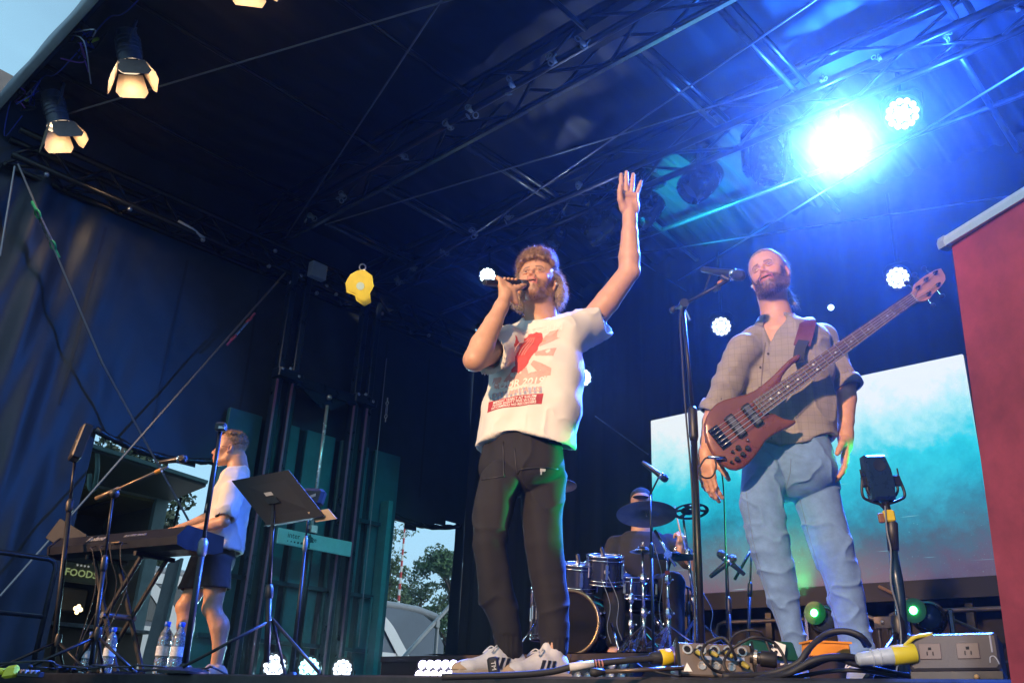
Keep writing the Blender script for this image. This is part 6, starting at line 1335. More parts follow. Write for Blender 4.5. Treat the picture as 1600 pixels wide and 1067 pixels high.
# ---- electric piano on its X stand
kb = thing('electric_piano', 'black stage piano on an X stand in front of its player', 'keyboard')
L0, R0 = at(112, 868, h=6.75), at(312, 848, h=6.0); L0[2] = R0[2] = (L0[2]+R0[2])/2+.0; kx = nrm(R0-L0); ky = nrm(np.cross(ZU, kx)); ky = ky if ky@TC > 0 else -ky
KM = mat('piano_black', (.014, .015, .022), .32, .1, .2, 10)
prof = [(.18, -.03), (.19, .02), (.12, .095), (-.18, .075), (-.19, -.02), (-.12, -.045), (.10, -.05)]
MB().loft([np.array([p+ky*a+ZU*b for a, b in prof]) for p in (L0, L0+(R0-L0)*.02, R0-(R0-L0)*.02, R0)]).build('body', KM, kb)
for q_, p in ((0, L0), (1, R0)):
    MB().loft([np.array([p+kx*(s_*.012)+ky*a*1.03+ZU*b*1.08 for a, b in prof]) for s_ in (-1, 1)]).build('end_cheek', mat('cheek_tan', (.30, .20, .11), .5) if q_ == 9 else KM, kb)
WK = mat('white_key', (.7, .7, .68), .3); nk = 52; base = None; Lk = np.linalg.norm(R0-L0)-.10
for i in range(nk):
    o = MB().box((0, 0, 0), (Lk/nk*.46, .07, .008), (kx, ky, ZU)).build('white_key', WK, kb) if base is None else dup(base, parent=kb)
    base = base or o; o.location = L0+kx*(.05+Lk*(i+.5)/nk)-ky*.115+ZU*.082
base = None
for i in range(nk-1):
    if i % 7 in (2, 6): continue
    o = MB().box((0, 0, 0), (Lk/nk*.26, .045, .009), (kx, ky, ZU)).build('black_key', KM, kb) if base is None else dup(base, parent=kb)
    base = base or o; o.location = L0+kx*(.05+Lk*(i+1)/nk)-ky*.088+ZU*.094
fn_ = nrm(np.cross(kx, nrm(-.07*ky+.075*ZU))); fn_ = fn_ if fn_@TC > 0 else -fn_; sl_ = nrm(-.07*ky+.075*ZU)
cw = L0+(R0-L0)*.36+ky*.158+ZU*.058+fn_*.0015; text('Roland', cw, kx, sl_, .07, mat('silver_print', (.55, .55, .55), .35, .5), kb, bold=True); text('ELECTRIC PIANO', L0+(R0-L0)*.66+ky*.158+ZU*.058+fn_*.0015, kx, sl_, .030, mat('silver_print', (0, 0, 0)), kb)
MB().bar(L0+(R0-L0)*.54+ky*.195+ZU*.01, L0+(R0-L0)*.60+ky*.195+ZU*.01, .03, .006).build('socket_panel', mat('brass_tint', (0, 0, 0)), kb)
xs_ = thing('keyboard_stand', 'black double braced X stand under the stage piano', 'keyboard stand')
cx_ = (L0+R0)/2*1.0
for off in (-.10, .10):
    for sg in (-1, 1):
        a = cx_+kx*(sg*.26)+ky*off*sg-ZU*.07; b = cx_-kx*(sg*.24)+ky*off*sg; b[2] = .02; MB().bar(a, b, .032, .024, up=ky, bev=.005).build('leg', BLK, xs_)
for sg in (-1, 1):
    MB().bar(cx_+kx*sg*.26-ky*.16-ZU*.062, cx_+kx*sg*.26+ky*.16-ZU*.062, .03).build('support_arm', BLK, xs_); e = cx_-kx*sg*.24; e[2] = .015; MB().bar(e-ky*.2, e+ky*.2, .028).build('foot_bar', BLK, xs_)
mid = cx_*1.0; mid[2] = (cx_[2]-.07)/2; MB().lathe([(.02, -.13), (.02, .13)], mid, ky, 16).build('pivot', STL, xs_, 'auto')
for k in range(4):
    a = L0+(R0-L0)*(.40+.08*k)+ky*.19; tt = thing('cable', ('first', 'second', 'third', 'last')[k]+' lead from the left drooping under the stage piano', 'cable'); b = a+kx*(.05-.12*(k % 2)); b[2] = .01
    MB().tube(spline([a+ZU*.0, a+ky*.04-ZU*.02, a+ky*.05+kx*.06-ZU*(.06+.03*k), a+kx*.10-ZU*.30, b+ZU*.1, b-ky*.1], 6), .0035, 6).build('lead', RUB, tt, True)
# tablet holder at the far left end
tb = thing('tablet_holder', 'dark tablet holder with red edge left of the stage piano', 'tablet holder'); q = at(104, 838, h=6.8); tn_ = nrm(TC*.7+RH*.5+ZU*.1); a_, b_, _ = frame(tn_); MB().box(q, (.13, .085, .008), (nrm(RH-ZU*.5), nrm(ZU+RH*.5), TC), bev=.004).build('tablet', BLKP, tb); MB().tube([q+RH*.02-ZU*.05, q+RH*.13-ZU*.15], .006, 6).build('red_edge', mat('red_edge', (.4, .02, .03), .4), tb)
# ---- water bottles
GLS = mat('clear_bottle', (.75, .88, .95), .06, 0, 0, trans=.85, spec=.6); CAPM = mat('blue_cap', (.01, .10, .55), .35)
def bottle(p, lab, s=1, lay=None):
    t = thing('water_bottle', lab, 'bottle', group='water bottles on the stage floor'); p = np.asarray(p, float)
    pr = [(.001, .002), (.034, 0), (.040, .01), (.041, .06), (.038, .068), (.041, .076), (.041, .10), (.038, .108), (.041, .116), (.041, .185), (.038, .195), (.041, .205), (.040, .225), (.030, .262), (.016, .286), (.0145, .305)]
    MB().lathe([(a*s, b*s) for a, b in pr], p, ZU, 24).build('bottle_body', GLS, t, True); MB().lathe([(a*s*.94, b*s*.97+.003) for a, b in pr[:14]], p, ZU, 20).build('water', mat('water', (.80, .92, 1), .02, 0, 0, trans=1), t, True)
    MB().lathe([(.018*s, .297*s), (.019*s, .3*s), (.019*s, .322*s), (.016*s, .326*s)], p, ZU, 20).build('cap', CAPM, t, 'auto')
    MB().lathe([(.0416*s, .125*s), (.0416*s, .180*s)], p, ZU, 24, caps=False).build('paper_label', mat('bottle_label', (.55, .62, .68), .5, 0, .35, 60), t, True)
for x, lab, h_ in ((247, 'clear water bottle with blue cap, left of the pair by the legs', 6.1), (270, 'clear water bottle with blue cap, right of the pair by the legs', 6.1), (163, 'water bottle standing between legs of the X stand', 5.9), (129, 'half hidden water bottle behind the tall left stand leg', 6.4)):
    q = at(x, 1058, h=h_); bottle(V(q[0], q[1], .002), lab, 1.05 if x > 200 else .85)
# ---- right hand studio microphone in its cradle
cm_ = thing('studio_microphone', 'large flat-fronted black microphone in a forked cradle before the screen', 'microphone'); h0 = 3.2
ct = at(1372, 747, h=h0); up_ = nrm(at(1366, 715, h=h0)-at(1379, 780, h=h0)); rt_ = nrm(np.cross(up_, TC))*-1; rt_ = rt_ if rt_@RH > 0 else -rt_
BP = mat('mic_navy', (.012, .03, .055), .3, .3, .15, 20)
pr = [(-.040, -.085), (.040, -.085), (.048, -.03), (.044, .03), (.030, .083), (-.046, .083), (-.050, .0)]
c4 = ct; 
def ring2(k, z): return np.array([c4+rt_*a*k+up_*b*k+TC*z for a, b in pr])
MB().loft([ring2(.86, -.034), ring2(1, -.022), ring2(1, .022), ring2(.88, .034)]).build('body', BP, cm_, 'auto'); MB().lathe([(.001, .035), (.022, .036), (.023, .034)], c4+up_*.04, TC, 24).build('capsule', mat('capsule_dark', (.006, .01, .016), .5), cm_)
for sg in (-1, 1):
    o_ = c4+rt_*(.068 if sg > 0 else -.05)*1.0; o_ = c4+rt_*sg*(.075 if sg > 0 else .058)
    MB().tube(spline([o_+up_*.01-rt_*.012*0, o_-up_*.06+rt_*sg*.012, o_-up_*.082-rt_*sg*.01, c4-up_*.10], 6), .0055, 8).build('cradle_arm', BLK, cm_, True); MB().tube(spline([o_+up_*.005-rt_*sg*.022, o_-up_*.05-rt_*sg*.012, c4-up_*.112], 6), .005, 8).build('cradle_arm', BLK, cm_, True)
    MB().box(o_-up_*.012-rt_*sg*.010, (.016, .008, .020), (rt_, TC, up_), bev=.003).build('cradle_clamp', BLK, cm_)
    for z in (-.013, .013): MB().tube([o_+up_*.0+rt_*z-rt_*sg*.01, o_+up_*.035+rt_*z-rt_*sg*.01], .003, 6).build('prong', BLK, cm_)
cs = thing('microphone_stand', 'straight black stand with a yellow joint under the studio microphone', 'microphone stand')
a0_, a1_, a2, a3 = at(1383, 784, h=h0), at(1390, 812, h=h0), at(1396, 860, h=h0), at(1413, 1050, h=h0); a3[2] = .01
MB().tube([a0_, a1_], .014, 10).build('neck', BLK, cs, True); MB().box(at(1389, 806, h=h0-.01), (.020, .012, .022), (rt_, TC, up_), bev=.006).build('yellow_joint', mat('yellow_plastic', (.62, .47, .02), .4), cs); MB().box(at(1377, 809, h=h0-.01), (.010, .008, .018), (rt_, TC, up_), bev=.003).build('lever', mat('lever_brown', (.20, .09, .04), .4), cs)
MB().tube([a1_, at(1393, 818, h=h0), a2], [.014, .022, .019], 12).build('grip', BLKP, cs, True); MB().tube([a2, at(1401, 905, h=h0), at(1406, 935, h=h0), a3], [.014, .022, .019, .0185], 12).build('tube', mat('mic_navy', (0, 0, 0)), cs, True)
tripod(cs, V(a3[0], a3[1], 0), 0, .28, BLK)
cc = thing('cable', 'pale edged lead hanging down the right hand microphone stand', 'cable'); MB().tube(spline([at(1383, 790, h=h0-.02), at(1386, 830, h=h0-.03), at(1392, 860, h=h0-.03), at(1392, 910, h=h0-.04), at(1402, 950, h=h0-.03), at(1408, 1000, h=h0-.03), at(1400, 1052, h=h0-.1)], 6), .0035, 6).build('lead', mat('lead_grey', (.12, .14, .16), .5), cc, True)
# ================================================================== DRUMS
RZ_ = .25; rs = thing('drum_riser', 'low dark brown platform carrying the drum kit', 'platform'); RSM = mat('riser_brown', (.035, .022, .018), .7, 0, .35, 5, .1, 60)
for i in range(2):
    for j in range(2): MB().box((-5.68+.94+i*1.89, 4.62+.62+j*1.25, RZ_-.02), (.942, .622, .02)).build('deck_board', RSM, rs)
for z, nm_ in ((.115, 'front_skirt'),): MB().box((-3.8, 4.64, z), (1.88, .012, .115)).build(nm_, mat('riser_cloth', (.03, .018, .016), .9, 0, .2, 9), rs); MB().box((-5.67, 5.86, z), (.012, 1.2, .115)).build('side_skirt', mat('riser_cloth', (0, 0, 0)), rs)
cp = thing('carpet', 'rumpled dark carpet under the drum kit', 'carpet'); P, f = grid(np.linspace(-5.2, -2.1, 60), np.linspace(4.64, 6.6, 30), lambda X, Y: np.stack([X, Y+.03*np.sin(X*5), RZ_+.006+.012*np.abs(vnoise(np.stack([X, Y, X*0], 1), 4, 2))], 1)); MB().raw(P, f).build('rug', mat('rug_brown', (.05, .032, .03), .95, 0, .5, 7, .5, 150), cp, True)
SHL = mat('drum_lacquer', (.02, .024, .05), .18, .1, .15, 12, coat=.6); HD_ = mat('drum_head', (.05, .052, .056), .5, 0, .1)
def drum(c, d, r, dep, lab, name='drum', nl=6, badge=False, head=HD_, hoop=CHR, grp=None, twoh=True):
    c = np.asarray(c, float); a, b, d = frame(d); t = thing(name, lab, 'drum', group=grp)
    MB().lathe([(r, -dep/2), (r*1.0, dep/2)], c, d, 36, caps=False).build('shell', SHL, t, True)
    for s_ in (-1, 1):
        MB().lathe([(r*.99, dep/2*s_), (.001, dep/2*s_+.002*s_)], c, d, 36, caps=False).build('drum_head', head, t, True)
        MB().torus(c+d*(dep/2+.004)*s_, d, r*1.03, .0075 if hoop is CHR else .014, 40, 8).build('hoop', hoop, t, True)
        MB().torus(c+d*(dep/2-.022)*s_, d, r*1.03, .005, 40, 6).build('rim_edge', hoop, t, True)
    lug = None
    for i in range(nl):
        th = 2*PI*(i+.5)/nl; e = math.cos(th)*a+math.sin(th)*b; p = c+e*(r+.012)
        MB().box(p, (.012, .010, min(.05, dep*.3)), (np.cross(d, e), e, d), bev=.004).build('lug', CHR, t); MB().tube([p-d*dep*.5+e*.004, p+d*dep*.5+e*.004], .0035, 6).build('tension_rod', CHR, t)
    if badge: e = nrm(TC-d*(TC@d)); MB().lathe([(.018, 0), (.018, .002), (.001, .003)], c+e*(r+.001), e, 16).build('badge', mat('badge_pale', (.62, .55, .45), .4), t); MB().lathe([(.008, .003), (.008, .0036)], c+e*(r+.001), e, 12).build('badge_mark', mat('badge_brown', (.25, .12, .06), .4), t)
    return t
hD = 6.25; kc = at(905, 955, h=hD+.1); kc[2] = RZ_+.21; kd = nrm(TC*.75-RH*.35)
kick = drum(kc, kd, .20, .36, 'black bass drum with dark front head half behind the singer', 'bass_drum', 8, head=mat('kick_head', (.003, .003, .004), .8, spec=.2), hoop=mat('hoop_gold', (.20, .15, .09), .25, .8, .1))
for s_ in (-1, 1): e = kc+kd*.12+np.cross(ZU, kd)*s_*.27; MB().tube([e, e+np.cross(ZU, kd)*s_*.10+kd*.12+V(0, 0, -e[2]+RZ_+.01)], .008, 8).build('spur', CHR, kick, True)
up1 = nrm(ZU*.93+TC*.25)
tm1 = drum(at(906, 902, h=hD+.05), up1, .118, .17, 'small rack tom on the left, beside the trouser leg', 'rack_tom', 6)
tm2 = drum(at(945, 890, h=hD), up1, .122, .18, 'rack tom with a pale oval badge', 'rack_tom', 6, badge=True)
sn = drum(at(986, 918, h=hD+.15), nrm(ZU+TC*.15), .17, .13, 'chrome snare drum crowded between the stands', 'snare_drum', 8, head=mat('snare_head', (.45, .45, .46), .6))
ft = drum(at(872, 960, h=hD+.35), ZU, .19, .34, 'floor tom behind the singer calf', 'floor_tom', 8)
MB().tube([at(924, 918, h=hD+.05), kc+ZU*.27], .011, 8).build('mount_post', CHR, kick, True); MB().tube([at(908, 920, h=hD+.05), at(924, 922, h=hD+.06), at(942, 912, h=hD+.02)], .008, 8).build('mount_arm', CHR, kick, True)
def clipmic(px, py, h_, lab):
    t = thing('drum_microphone', lab, 'microphone'); p = at(px, py, h=h_); MB().lathe([(.010, -.03), (.014, -.02), (.014, .02), (.016, .03)], p, nrm(ZU*.9-RH*.2)*-1, 14).build('body', mat('mic_black', (0, 0, 0)), t, 'auto'); MB().box(p-ZU*.045, (.012, .01, .03), bev=.003).build('clip', CHR, t)
clipmic(903, 872, hD, 'clip-on microphone over the left rack tom'); clipmic(941, 862, hD-.03, 'clip-on microphone over the badged tom'); clipmic(968, 885, hD, 'clip-on microphone at the snare drum rim')
# cymbals and chrome stands
BZ = mat('bronze_dark', (.13, .10, .05), .5, .35, .35, 16, .1, 90, stretch=(1, 1, 1)); BK2 = mat('cymbal_black', (.02, .022, .025), .4, .5)
def cymbal(c, d, r, lab, m=BZ, holes=False, grp=None):
    c = np.asarray(c, float); t = thing('cymbal', lab, 'cymbal'); a, b, d = frame(d)
    if not holes: MB().lathe([(.006, .018), (.03, .016), (.045, .002), (r*.6, -.006), (r, -.016), (r, -.0175), (r*.6, -.0078), (.045, .0), (.03, .014), (.006, .016)], c, d, 48).build('plate', m, t, 'auto')
    else:
        n = 48; R = [.01, .05, r*.55, r*.80, r]; Z = [.01, .004, -.003, -.007, -.011]; P = []; f = []
        for rr, zz in zip(R, Z):
            for i in range(n): th = 2*PI*i/n; P.append(c+d*zz+rr*(math.cos(th)*a+math.sin(th)*b))
        for k in range(4):
            for i in range(n):
                if k == 2 and i % 8 < 5: continue
                f.append((k*n+i, k*n+(i+1) % n, (k+1)*n+(i+1) % n, (k+1)*n+i))
        o = MB().raw(P, f).build('plate', m, t); s_ = o.modifiers.new('s', 'SOLIDIFY'); s_.thickness = .0025
    MB().lathe([(.004, -.03), (.004, .04)], c, d, 8).build('rod', CHR, t); MB().lathe([(.014, .018), (.012, .03)], c, d, 12).build('felt', mat('felt', (.2, .17, .14), .95), t); MB().ball(c+d*.045, .011, 8, (1.5, .5, .8)).build('wing_nut', CHR, t, True)
    return t
def cstand(top, foot, lab, h1, boom=None, legs=True, red=False):
    t = thing('cymbal_stand', lab, 'cymbal stand'); T_ = at(*top, h=h1); f = at(*foot, h=h1); f = V(f[0], f[1], RZ_+.0); d_ = T_-f
    for i, (u0, u1, r) in enumerate(((0.06, .42, .0145), (.42, .75, .011), (.75, 1, .0085))): MB().tube([f+d_*u0, f+d_*u1], r, 10).build('tube', CHR, t, True)
    for u in (.42, .75): MB().lathe([(.016, -.03), (.022, -.02), (.022, .02), (.014, .03)], f+d_*u, d_, 12).build('memory_lock', CHR, t, 'auto'); MB().ball(f+d_*u+RH*.03, .013, 8, (1.3, .6, .8)).build('wing_nut', CHR, t, True)
    for k in range(3):
        a = .9+k*2*PI/3; e = f+V(math.cos(a)*.30, math.sin(a)*.30, .012); hb = f+d_*.30
        for q in (-.008, .008): MB().bar(hb+V(-math.sin(a)*q, math.cos(a)*q, 0), e+V(-math.sin(a)*q, math.cos(a)*q, 0), .012, .004).build('leg', CHR, t)
        MB().bar(f+d_*.08, (hb+e)/2, .010, .004).build('leg_brace', CHR, t); MB().ball(e, .018, 8).build('rubber_foot', RUB, t, True)
    if red: MB().lathe([(.016, 0), (.016, .02)], f+d_*.8, d_, 12).build('red_collar', mat('red_ring', (.5, .05, .03), .4), t)
    return t, T_
c1, Tc = cstand((1042, 866), (1046, 1008), 'chrome cymbal boom stand with a red collar', hD-.35, red=True)
MB().tube([at(1023, 828, h=hD-.35), at(1044, 866, h=hD-.38), at(1056, 884, h=hD-.38)], .010, 8).build('boom_arm', CHR, c1, True); MB().lathe([(.026, -.02), (.026, .02)], at(1043, 866, h=hD-.39), TC, 14).build('tilter', CHR, c1, 'auto')
cstand((1004, 864), (1007, 1012), 'chrome hi-hat stand standing nearest the middle', hD-.25); cstand((986, 905), (986, 1012), 'short double tube chrome stand beside the snare', hD-.12)
cstand((976, 890), (1068, 1005), 'chrome stand leaning behind the others', hD+.3)
c5, _ = cstand((1068, 812), (1095, 1000), 'chrome boom stand under the vented cymbal', hD-.05)
cymbal(at(1010, 800, h=hD-.35), nrm(ZU*.95+RH*.0-TC*.24), .20, 'bronze crash cymbal hiding the face of drummer'); cymbal(at(1079, 797, h=hD-.1), nrm(ZU*.95-RH*.05-TC*.25), .125, 'black vented effect cymbal right of the crash', BK2, True)
cymbal(at(1004, 858, h=hD-.25), ZU, .085, 'small hi-hat cymbal seen edge on', mat('bronze_green', (.14, .14, .08), .35, .85)); cymbal(at(1055, 866, h=hD-.2), nrm(ZU+RH*.02), .15, 'dark ride cymbal seen edge on beneath the hand', BK2); cymbal(at(882, 756, h=hD+.2), nrm(ZU-TC*.3), .09, 'small pale splash cymbal beside the joggers', mat('pale_cymbal', (.45, .42, .36), .4, .7))
# overhead microphones and stands by the kit
o5, T5, _f = stand('slim overhead boom stand rising in front of the drummer', (1016, 772), (1021, 1005), hD-.6, (1017, 860), .007); 
MB().tube([T5, at(1030, 744, h=hD-.6)], .006, 8).build('boom_tube', BLK, o5, True); mic58(at(1037, 746, h=hD-.62), nrm(RH*.7-ZU*.5), 'small overhead microphone above the crash cymbal')
o6, T6, _f = stand('chrome tipped low stand with two small microphones', (1136, 880), (1140, 1000), 5.4, (1138, 945), .008); mic58(at(1128, 867, h=5.4), nrm(-RH*.6+ZU*.5), 'small microphone on the low stand, left one'); mic58(at(1143, 874, h=5.4), nrm(RH*.5+ZU*.4), 'small microphone on the low stand, right one')
o7, T7, _f = stand('dark boom stand leaning left of the pale jeans', (1174, 858), (1160, 1000), 6.0, (1164, 920), .008); MB().tube([T7, at(1148, 905, h=6)], .01, 8).build('boom_tube', BLK, o7, True)
o8, T8, _f = stand('low dark stand behind the cymbal stands', (1075, 918), (1076, 1000), 6.6, (1075, 950), .009); MB().tube([at(1050, 905, h=6.6), T8, at(1100, 932, h=6.6)], .01, 8).build('boom_tube', BLK, o8, True)
for i, ((xa, ya), (xb, yb)) in enumerate((((940, 905), (955, 1005)), ((950, 900), (972, 1000)), ((1022, 850), (1036, 985)), ((1098, 925), (1118, 1000)))):
    tt = thing('cable', ('outer lead falling before the bass drum', 'inner lead falling before the bass drum', 'thin lead sagging beside the overhead stand', 'thin lead right of the tall microphone stand')[i], 'cable'); a, b = at(xa, ya, h=hD-.3), at(xb, yb, h=hD-.35); MB().tube(spline([a, a*.6+b*.4+RH*.03, a*.25+b*.75-RH*.01, b], 6), .003, 5).build('lead', mat('lead_grey', (0, 0, 0)), tt, True)
# ---- drummer
HDR = 6.62; J = lambda x, y, o=0: at(x, y, h=HDR-o)
DF = turn(8); DL = np.cross(ZU, DF)
Hd = head_mesh(J(1002, 792, .0), axes(turn(10, -4)), [(J(1002, 815, -.02), .06), (J(1002, 826, -.03), .066), (J(1002, 838, -.03), .085)], (.45, .26, .18), beard=.6, mouth=.005, res=.0035)
ad = [J(1045, 848, -.02), J(1088, 884, .12), J(1063, 858, .22)]; ae = [J(962, 852, -.02), J(945, 905, .05), J(985, 915, .22)]
am = SDF(J(1000, 860)-.55, J(1000, 860)+.6, .005)
for P_, c_ in ((ad, 1), (ae, 2)): am.chain([P_[0], P_[1], P_[1]*.6+P_[2]*.4, P_[2]], [.05, .042, .040, .028], .01)
hand(am, ad[2], nrm(at(1066, 832, h=HDR-.22)-ad[2]), TC*-.6-RH*.5, 1, [(.8, 1.2, .8)]*4, sc=1.0, k=.005); hand(am, ae[2], nrm(RH*.5+TC*.5+ZU*.1), -ZU, 1, [(.8, 1.2, .8)]*4, sc=1.0)
hpD = J(1005, 945, -.05); hpD[2] = RZ_+.52; ck = J(1003, 868); sk_ = J(1003, 845)
am2 = SDF(V(-5.4, 4.0, RZ_-.02), V(-2.6, 6.6, 1.4), .009); am2.econe(hpD, ck, (.15, .11), (.17, .11), DL, .05); am2.econe(ck, sk_, (.165, .10), (.10, .07), DL, .05)
for s_ in (-1, 1): k_ = hpD+DF*.40+DL*s_*.20-ZU*.02; f_ = k_+DF*.05; f_[2] = RZ_+.09; am2.chain([hpD+DL*s_*.09, k_, f_], [.08, .06, .042], .02); am2.econe(f_-ZU*.05-DF*.05, f_-ZU*.06+DF*.15, (.04, .035), (.045, .03), DL, .02)
parts = [(Hd['V'], Hd['F']), am.mesh(), am2.mesh()]; tn = [Hd['T']]+[np.tile((.5, .28, .19), (len(p[0]), 1)) for p in parts[1:]]
drummer = body_obj('person', parts, tn, SKIN, 'drummer in black T-shirt and dark cap, face hidden behind a cymbal'); eyes(Hd, drummer)
S = SDF(ck-V(.5, .5, .45), ck+V(.5, .5, .45), .008); S.econe(hpD-ZU*.02, ck, (.18, .14), (.20, .13), DL, .05); S.econe(ck, sk_, (.20, .13), (.15, .09), DL, .05); S.econe(sk_, J(1002, 838, -.03), (.14, .085), (.08, .07), DL, .05)
for P_ in (ad, ae): e_ = P_[0]*.3+P_[1]*.7; S.chain([P_[0], e_], [.068, .072], .03)
ncD = J(1002, 832, -.03); S.cut(ncD, ZU+DF*.1); S.cone(ncD-ZU*.02, ncD+ZU*.1, .068, .07, .004, 's'); BT = mat('black_cotton', (.014, .013, .014), .85, 0, .2, 9); cloth('t_shirt', S, BT, drummer, lambda P, N: vnoise(P, 7, 3, 3)*.006, 1)
S = SDF(V(-5.4, 4.0, RZ_+.02), V(-2.6, 6.6, 1.0), .009); S.econe(hpD+ZU*.06, hpD-ZU*.05, (.16, .13), (.18, .14), DL, .05)
for s_ in (-1, 1): k_ = hpD+DF*.40+DL*s_*.20-ZU*.02; S.chain([hpD+DL*s_*.09, k_, k_+DF*.05-ZU*.38], [.10, .08, .065], .02)
cloth('trousers', S, mat('black_trousers', (.012, .012, .014), .85), drummer)
A, c = Hd['A'], Hd['c']; S = SDF((-.11, -.14, .0), (.11, .20, .17), .004); S.ell((0, -.02, .065), (.084, .10, .085), .01); S.cut((0, 0, .045), (0, .15, -1)); S.ell((0, .12, .055), (.06, .075, .008), .01); Vx, F = S.mesh(); link('cap', qmesh('cap', Vx@A+c, F), mat('cap_green', (.012, .022, .02), .8), drummer)
dsk = thing('drumstick', 'drumstick gripped upright in the raised hand of the drummer', 'drumstick'); MB().tube([at(1069, 870, h=HDR-.24), at(1066, 845, h=HDR-.24), at(1054, 790, h=HDR-.3)], [.008, .008, .004], 8).build('stick', mat('hickory', (.45, .30, .16), .5), dsk, True)
stl = thing('drum_stool', 'round black stool under the seated drummer', 'stool'); q = hpD-ZU*.13; MB().lathe([(.16, -.04), (.17, -.02), (.17, .02), (.15, .035)], q, ZU, 24).build('seat', BLKP, stl, 'auto'); MB().tube([q-ZU*.04, V(q[0], q[1], RZ_+.1)], .02, 10).build('post', CHR, stl)
for k in range(3): a = k*2.1; MB().bar(V(q[0], q[1], RZ_+.22), V(q[0]+.22*math.cos(a), q[1]+.22*math.sin(a), RZ_+.012), .02, .008).build('leg', CHR, stl)
# ================================================================== FRONT EDGE CLUTTER
def floorpt(x, h_, z=.0): q = at(x, 1058, h=h_); return V(q[0], q[1], z)
h0 = 2.95
def FX(x, y, h_=2.95): return at(x, y, h=h_)
# power box with two sockets
pbx = thing('power_box', 'grey power box with two outlets at the right front edge', 'power box'); c = FX(1488, 1017, 2.55); rtp = nrm(FX(1540, 1017, 2.50)-FX(1430, 1019, 2.60)); nb = nrm(np.cross(rtp, nrm(ZU+TC*-.25))); nb = nb if nb@TC > 0 else -nb; ub = nrm(np.cross(nb, rtp)); ub = ub if ub[2] > 0 else -ub
GB2 = mat('box_grey_brown', (.065, .058, .062), .5, .2, .15, 10, .05, 200)
hw = np.linalg.norm(FX(1553, 1017, 2.55)-FX(1424, 1017, 2.55))/2; hh = np.linalg.norm(FX(1488, 987, 2.55)-FX(1488, 1046, 2.55))/2
MB().box(c-nb*.055, (hw, hh, .055), (rtp, ub, nb), bev=.006).build('housing', GB2, pbx)
MB().box(c-nb*.055-ub*(hh+.012), (hw*1.0, .010, .05), (rtp, ub, nb)).build('base', BLKP, pbx)
for s_ in (-.43, .30):
    o_ = c+rtp*hw*s_*1.15+nb*.001; MB().box(o_, (.028, .021, .0025), (rtp, ub, nb), bev=.001).build('socket_plate', mat('socket_brown', (.12, .085, .08), .45), pbx)
    MB().box(o_+ub*.007+nb*.003, (.004, .0035, .0008), (rtp, ub, nb)).build('ground_hole', mat('hole', (.004, .004, .004), .8), pbx)
    for q in (-1, 1): MB().box(o_-ub*.006+rtp*q*.0075+nb*.003, (.0014, .005, .0008), (rtp, ub, nb)).build('slot', mat('hole', (0, 0, 0)), pbx)
MB().lathe([(.004, 0), (.003, .002), (.001, .0025)], c-rtp*hw*.86+ub*hh*.75, nb, 10).build('screw', SH, pbx); MB().ball(c-nb*.0+rtp*hw*.45-ub*(hh+.018), .007, 8).build('indicator', mat('warm_bead', (.7, .4, .15), .3), pbx, True)
MB().tube(spline([c+rtp*hw*.86+ub*hh*.8+nb*.002, c+rtp*hw*.86-ub*hh*.1+nb*.002], 2), .0022, 4).build('chalk_mark', mat('chalk', (.6, .58, .6), .8), pbx); MB().tube(spline([c+rtp*hw*q+ub*hh*w_+nb*.0015 for q, w_ in ((.78, -.65), (.80, -.35), (.88, -.30), (.94, -.5), (.97, -.72))], 5), .0018, 4).build('chalk_mark', mat('chalk', (0, 0, 0)), pbx)
# industrial plug and yellow coupler
pl = thing('power_connector', 'grey plug joined to yellow coupler left of power box', 'connector'); a = FX(1338, 1030, 2.62); b = FX(1428, 1020, 2.60); d_ = nrm(b-a); Lc = np.linalg.norm(b-a)
GR = mat('plug_grey', (.42, .45, .48), .45, 0, .2, 20); YL = mat('yellow_plastic', (0, 0, 0))
MB().lathe([(.012, 0), (.018, .006), (.0195, Lc*.25), (.0215, Lc*.27), (.023, Lc*.52), (.0245, Lc*.55), (.0245, Lc*.62)], a, d_, 24).build('plug_body', GR, pl, 'auto'); MB().lathe([(.026, Lc*.62), (.0275, Lc*.66), (.0265, Lc), (.025, Lc*1.02)], a, d_, 24).build('coupler_body', YL, pl, 'auto')
for u in (.27, .40): MB().torus(a+d_*Lc*u, d_, .0222, .002, 24, 6).build('grip_ring', GR, pl, True)
q = a+d_*Lc*.82; MB().tube(spline([q+ZU*.020+TC*.01, q+ZU*.032+d_*.02, q+ZU*.042+d_*.04, q+ZU*.044+d_*.085], 5), [.006]*16, 8).build('flap_lid', YL, pl, True)
# orange box, stage box
ob = thing('orange_box', 'small orange metal box on the edge by the sneakers', 'box'); c = FX(1290, 1016, 2.95); MB().box(c, (.062, .05, .022), (RH, TC, ZU), taper=.96, bev=.003).build('case', mat('orange_paint', (.70, .25, .02), .4, 0, .1), ob); MB().box(c+ZU*.0225, (.066, .053, .003), (RH, TC, ZU)).build('lid', mat('orange_paint', (0, 0, 0)), ob); MB().lathe([(.008, 0), (.008, .012)], c+RH*.06+TC*.01, nrm(RH+TC*.5), 10).build('jack_socket', CHR, ob)
sb_ = thing('stage_box', 'grey stage box full of round sockets and plugged leads', 'stage box'); c = FX(1118, 1030, 2.9); u_ = nrm(ZU-TC*.35); n_ = nrm(np.cross(RH, u_)); n_ = n_ if n_@TC > 0 else -n_
MB().box(c-n_*.05, (.115, .052, .05), (RH, u_, n_), bev=.004).build('case', mat('box_taupe', (.17, .14, .12), .45, .4, .15, 15), sb_)
for s_ in (-1, 1): MB().box(c-n_*.048+RH*s_*.118, (.003, .060, .060), (RH, u_, n_)).build('side_plate', BLK, sb_)
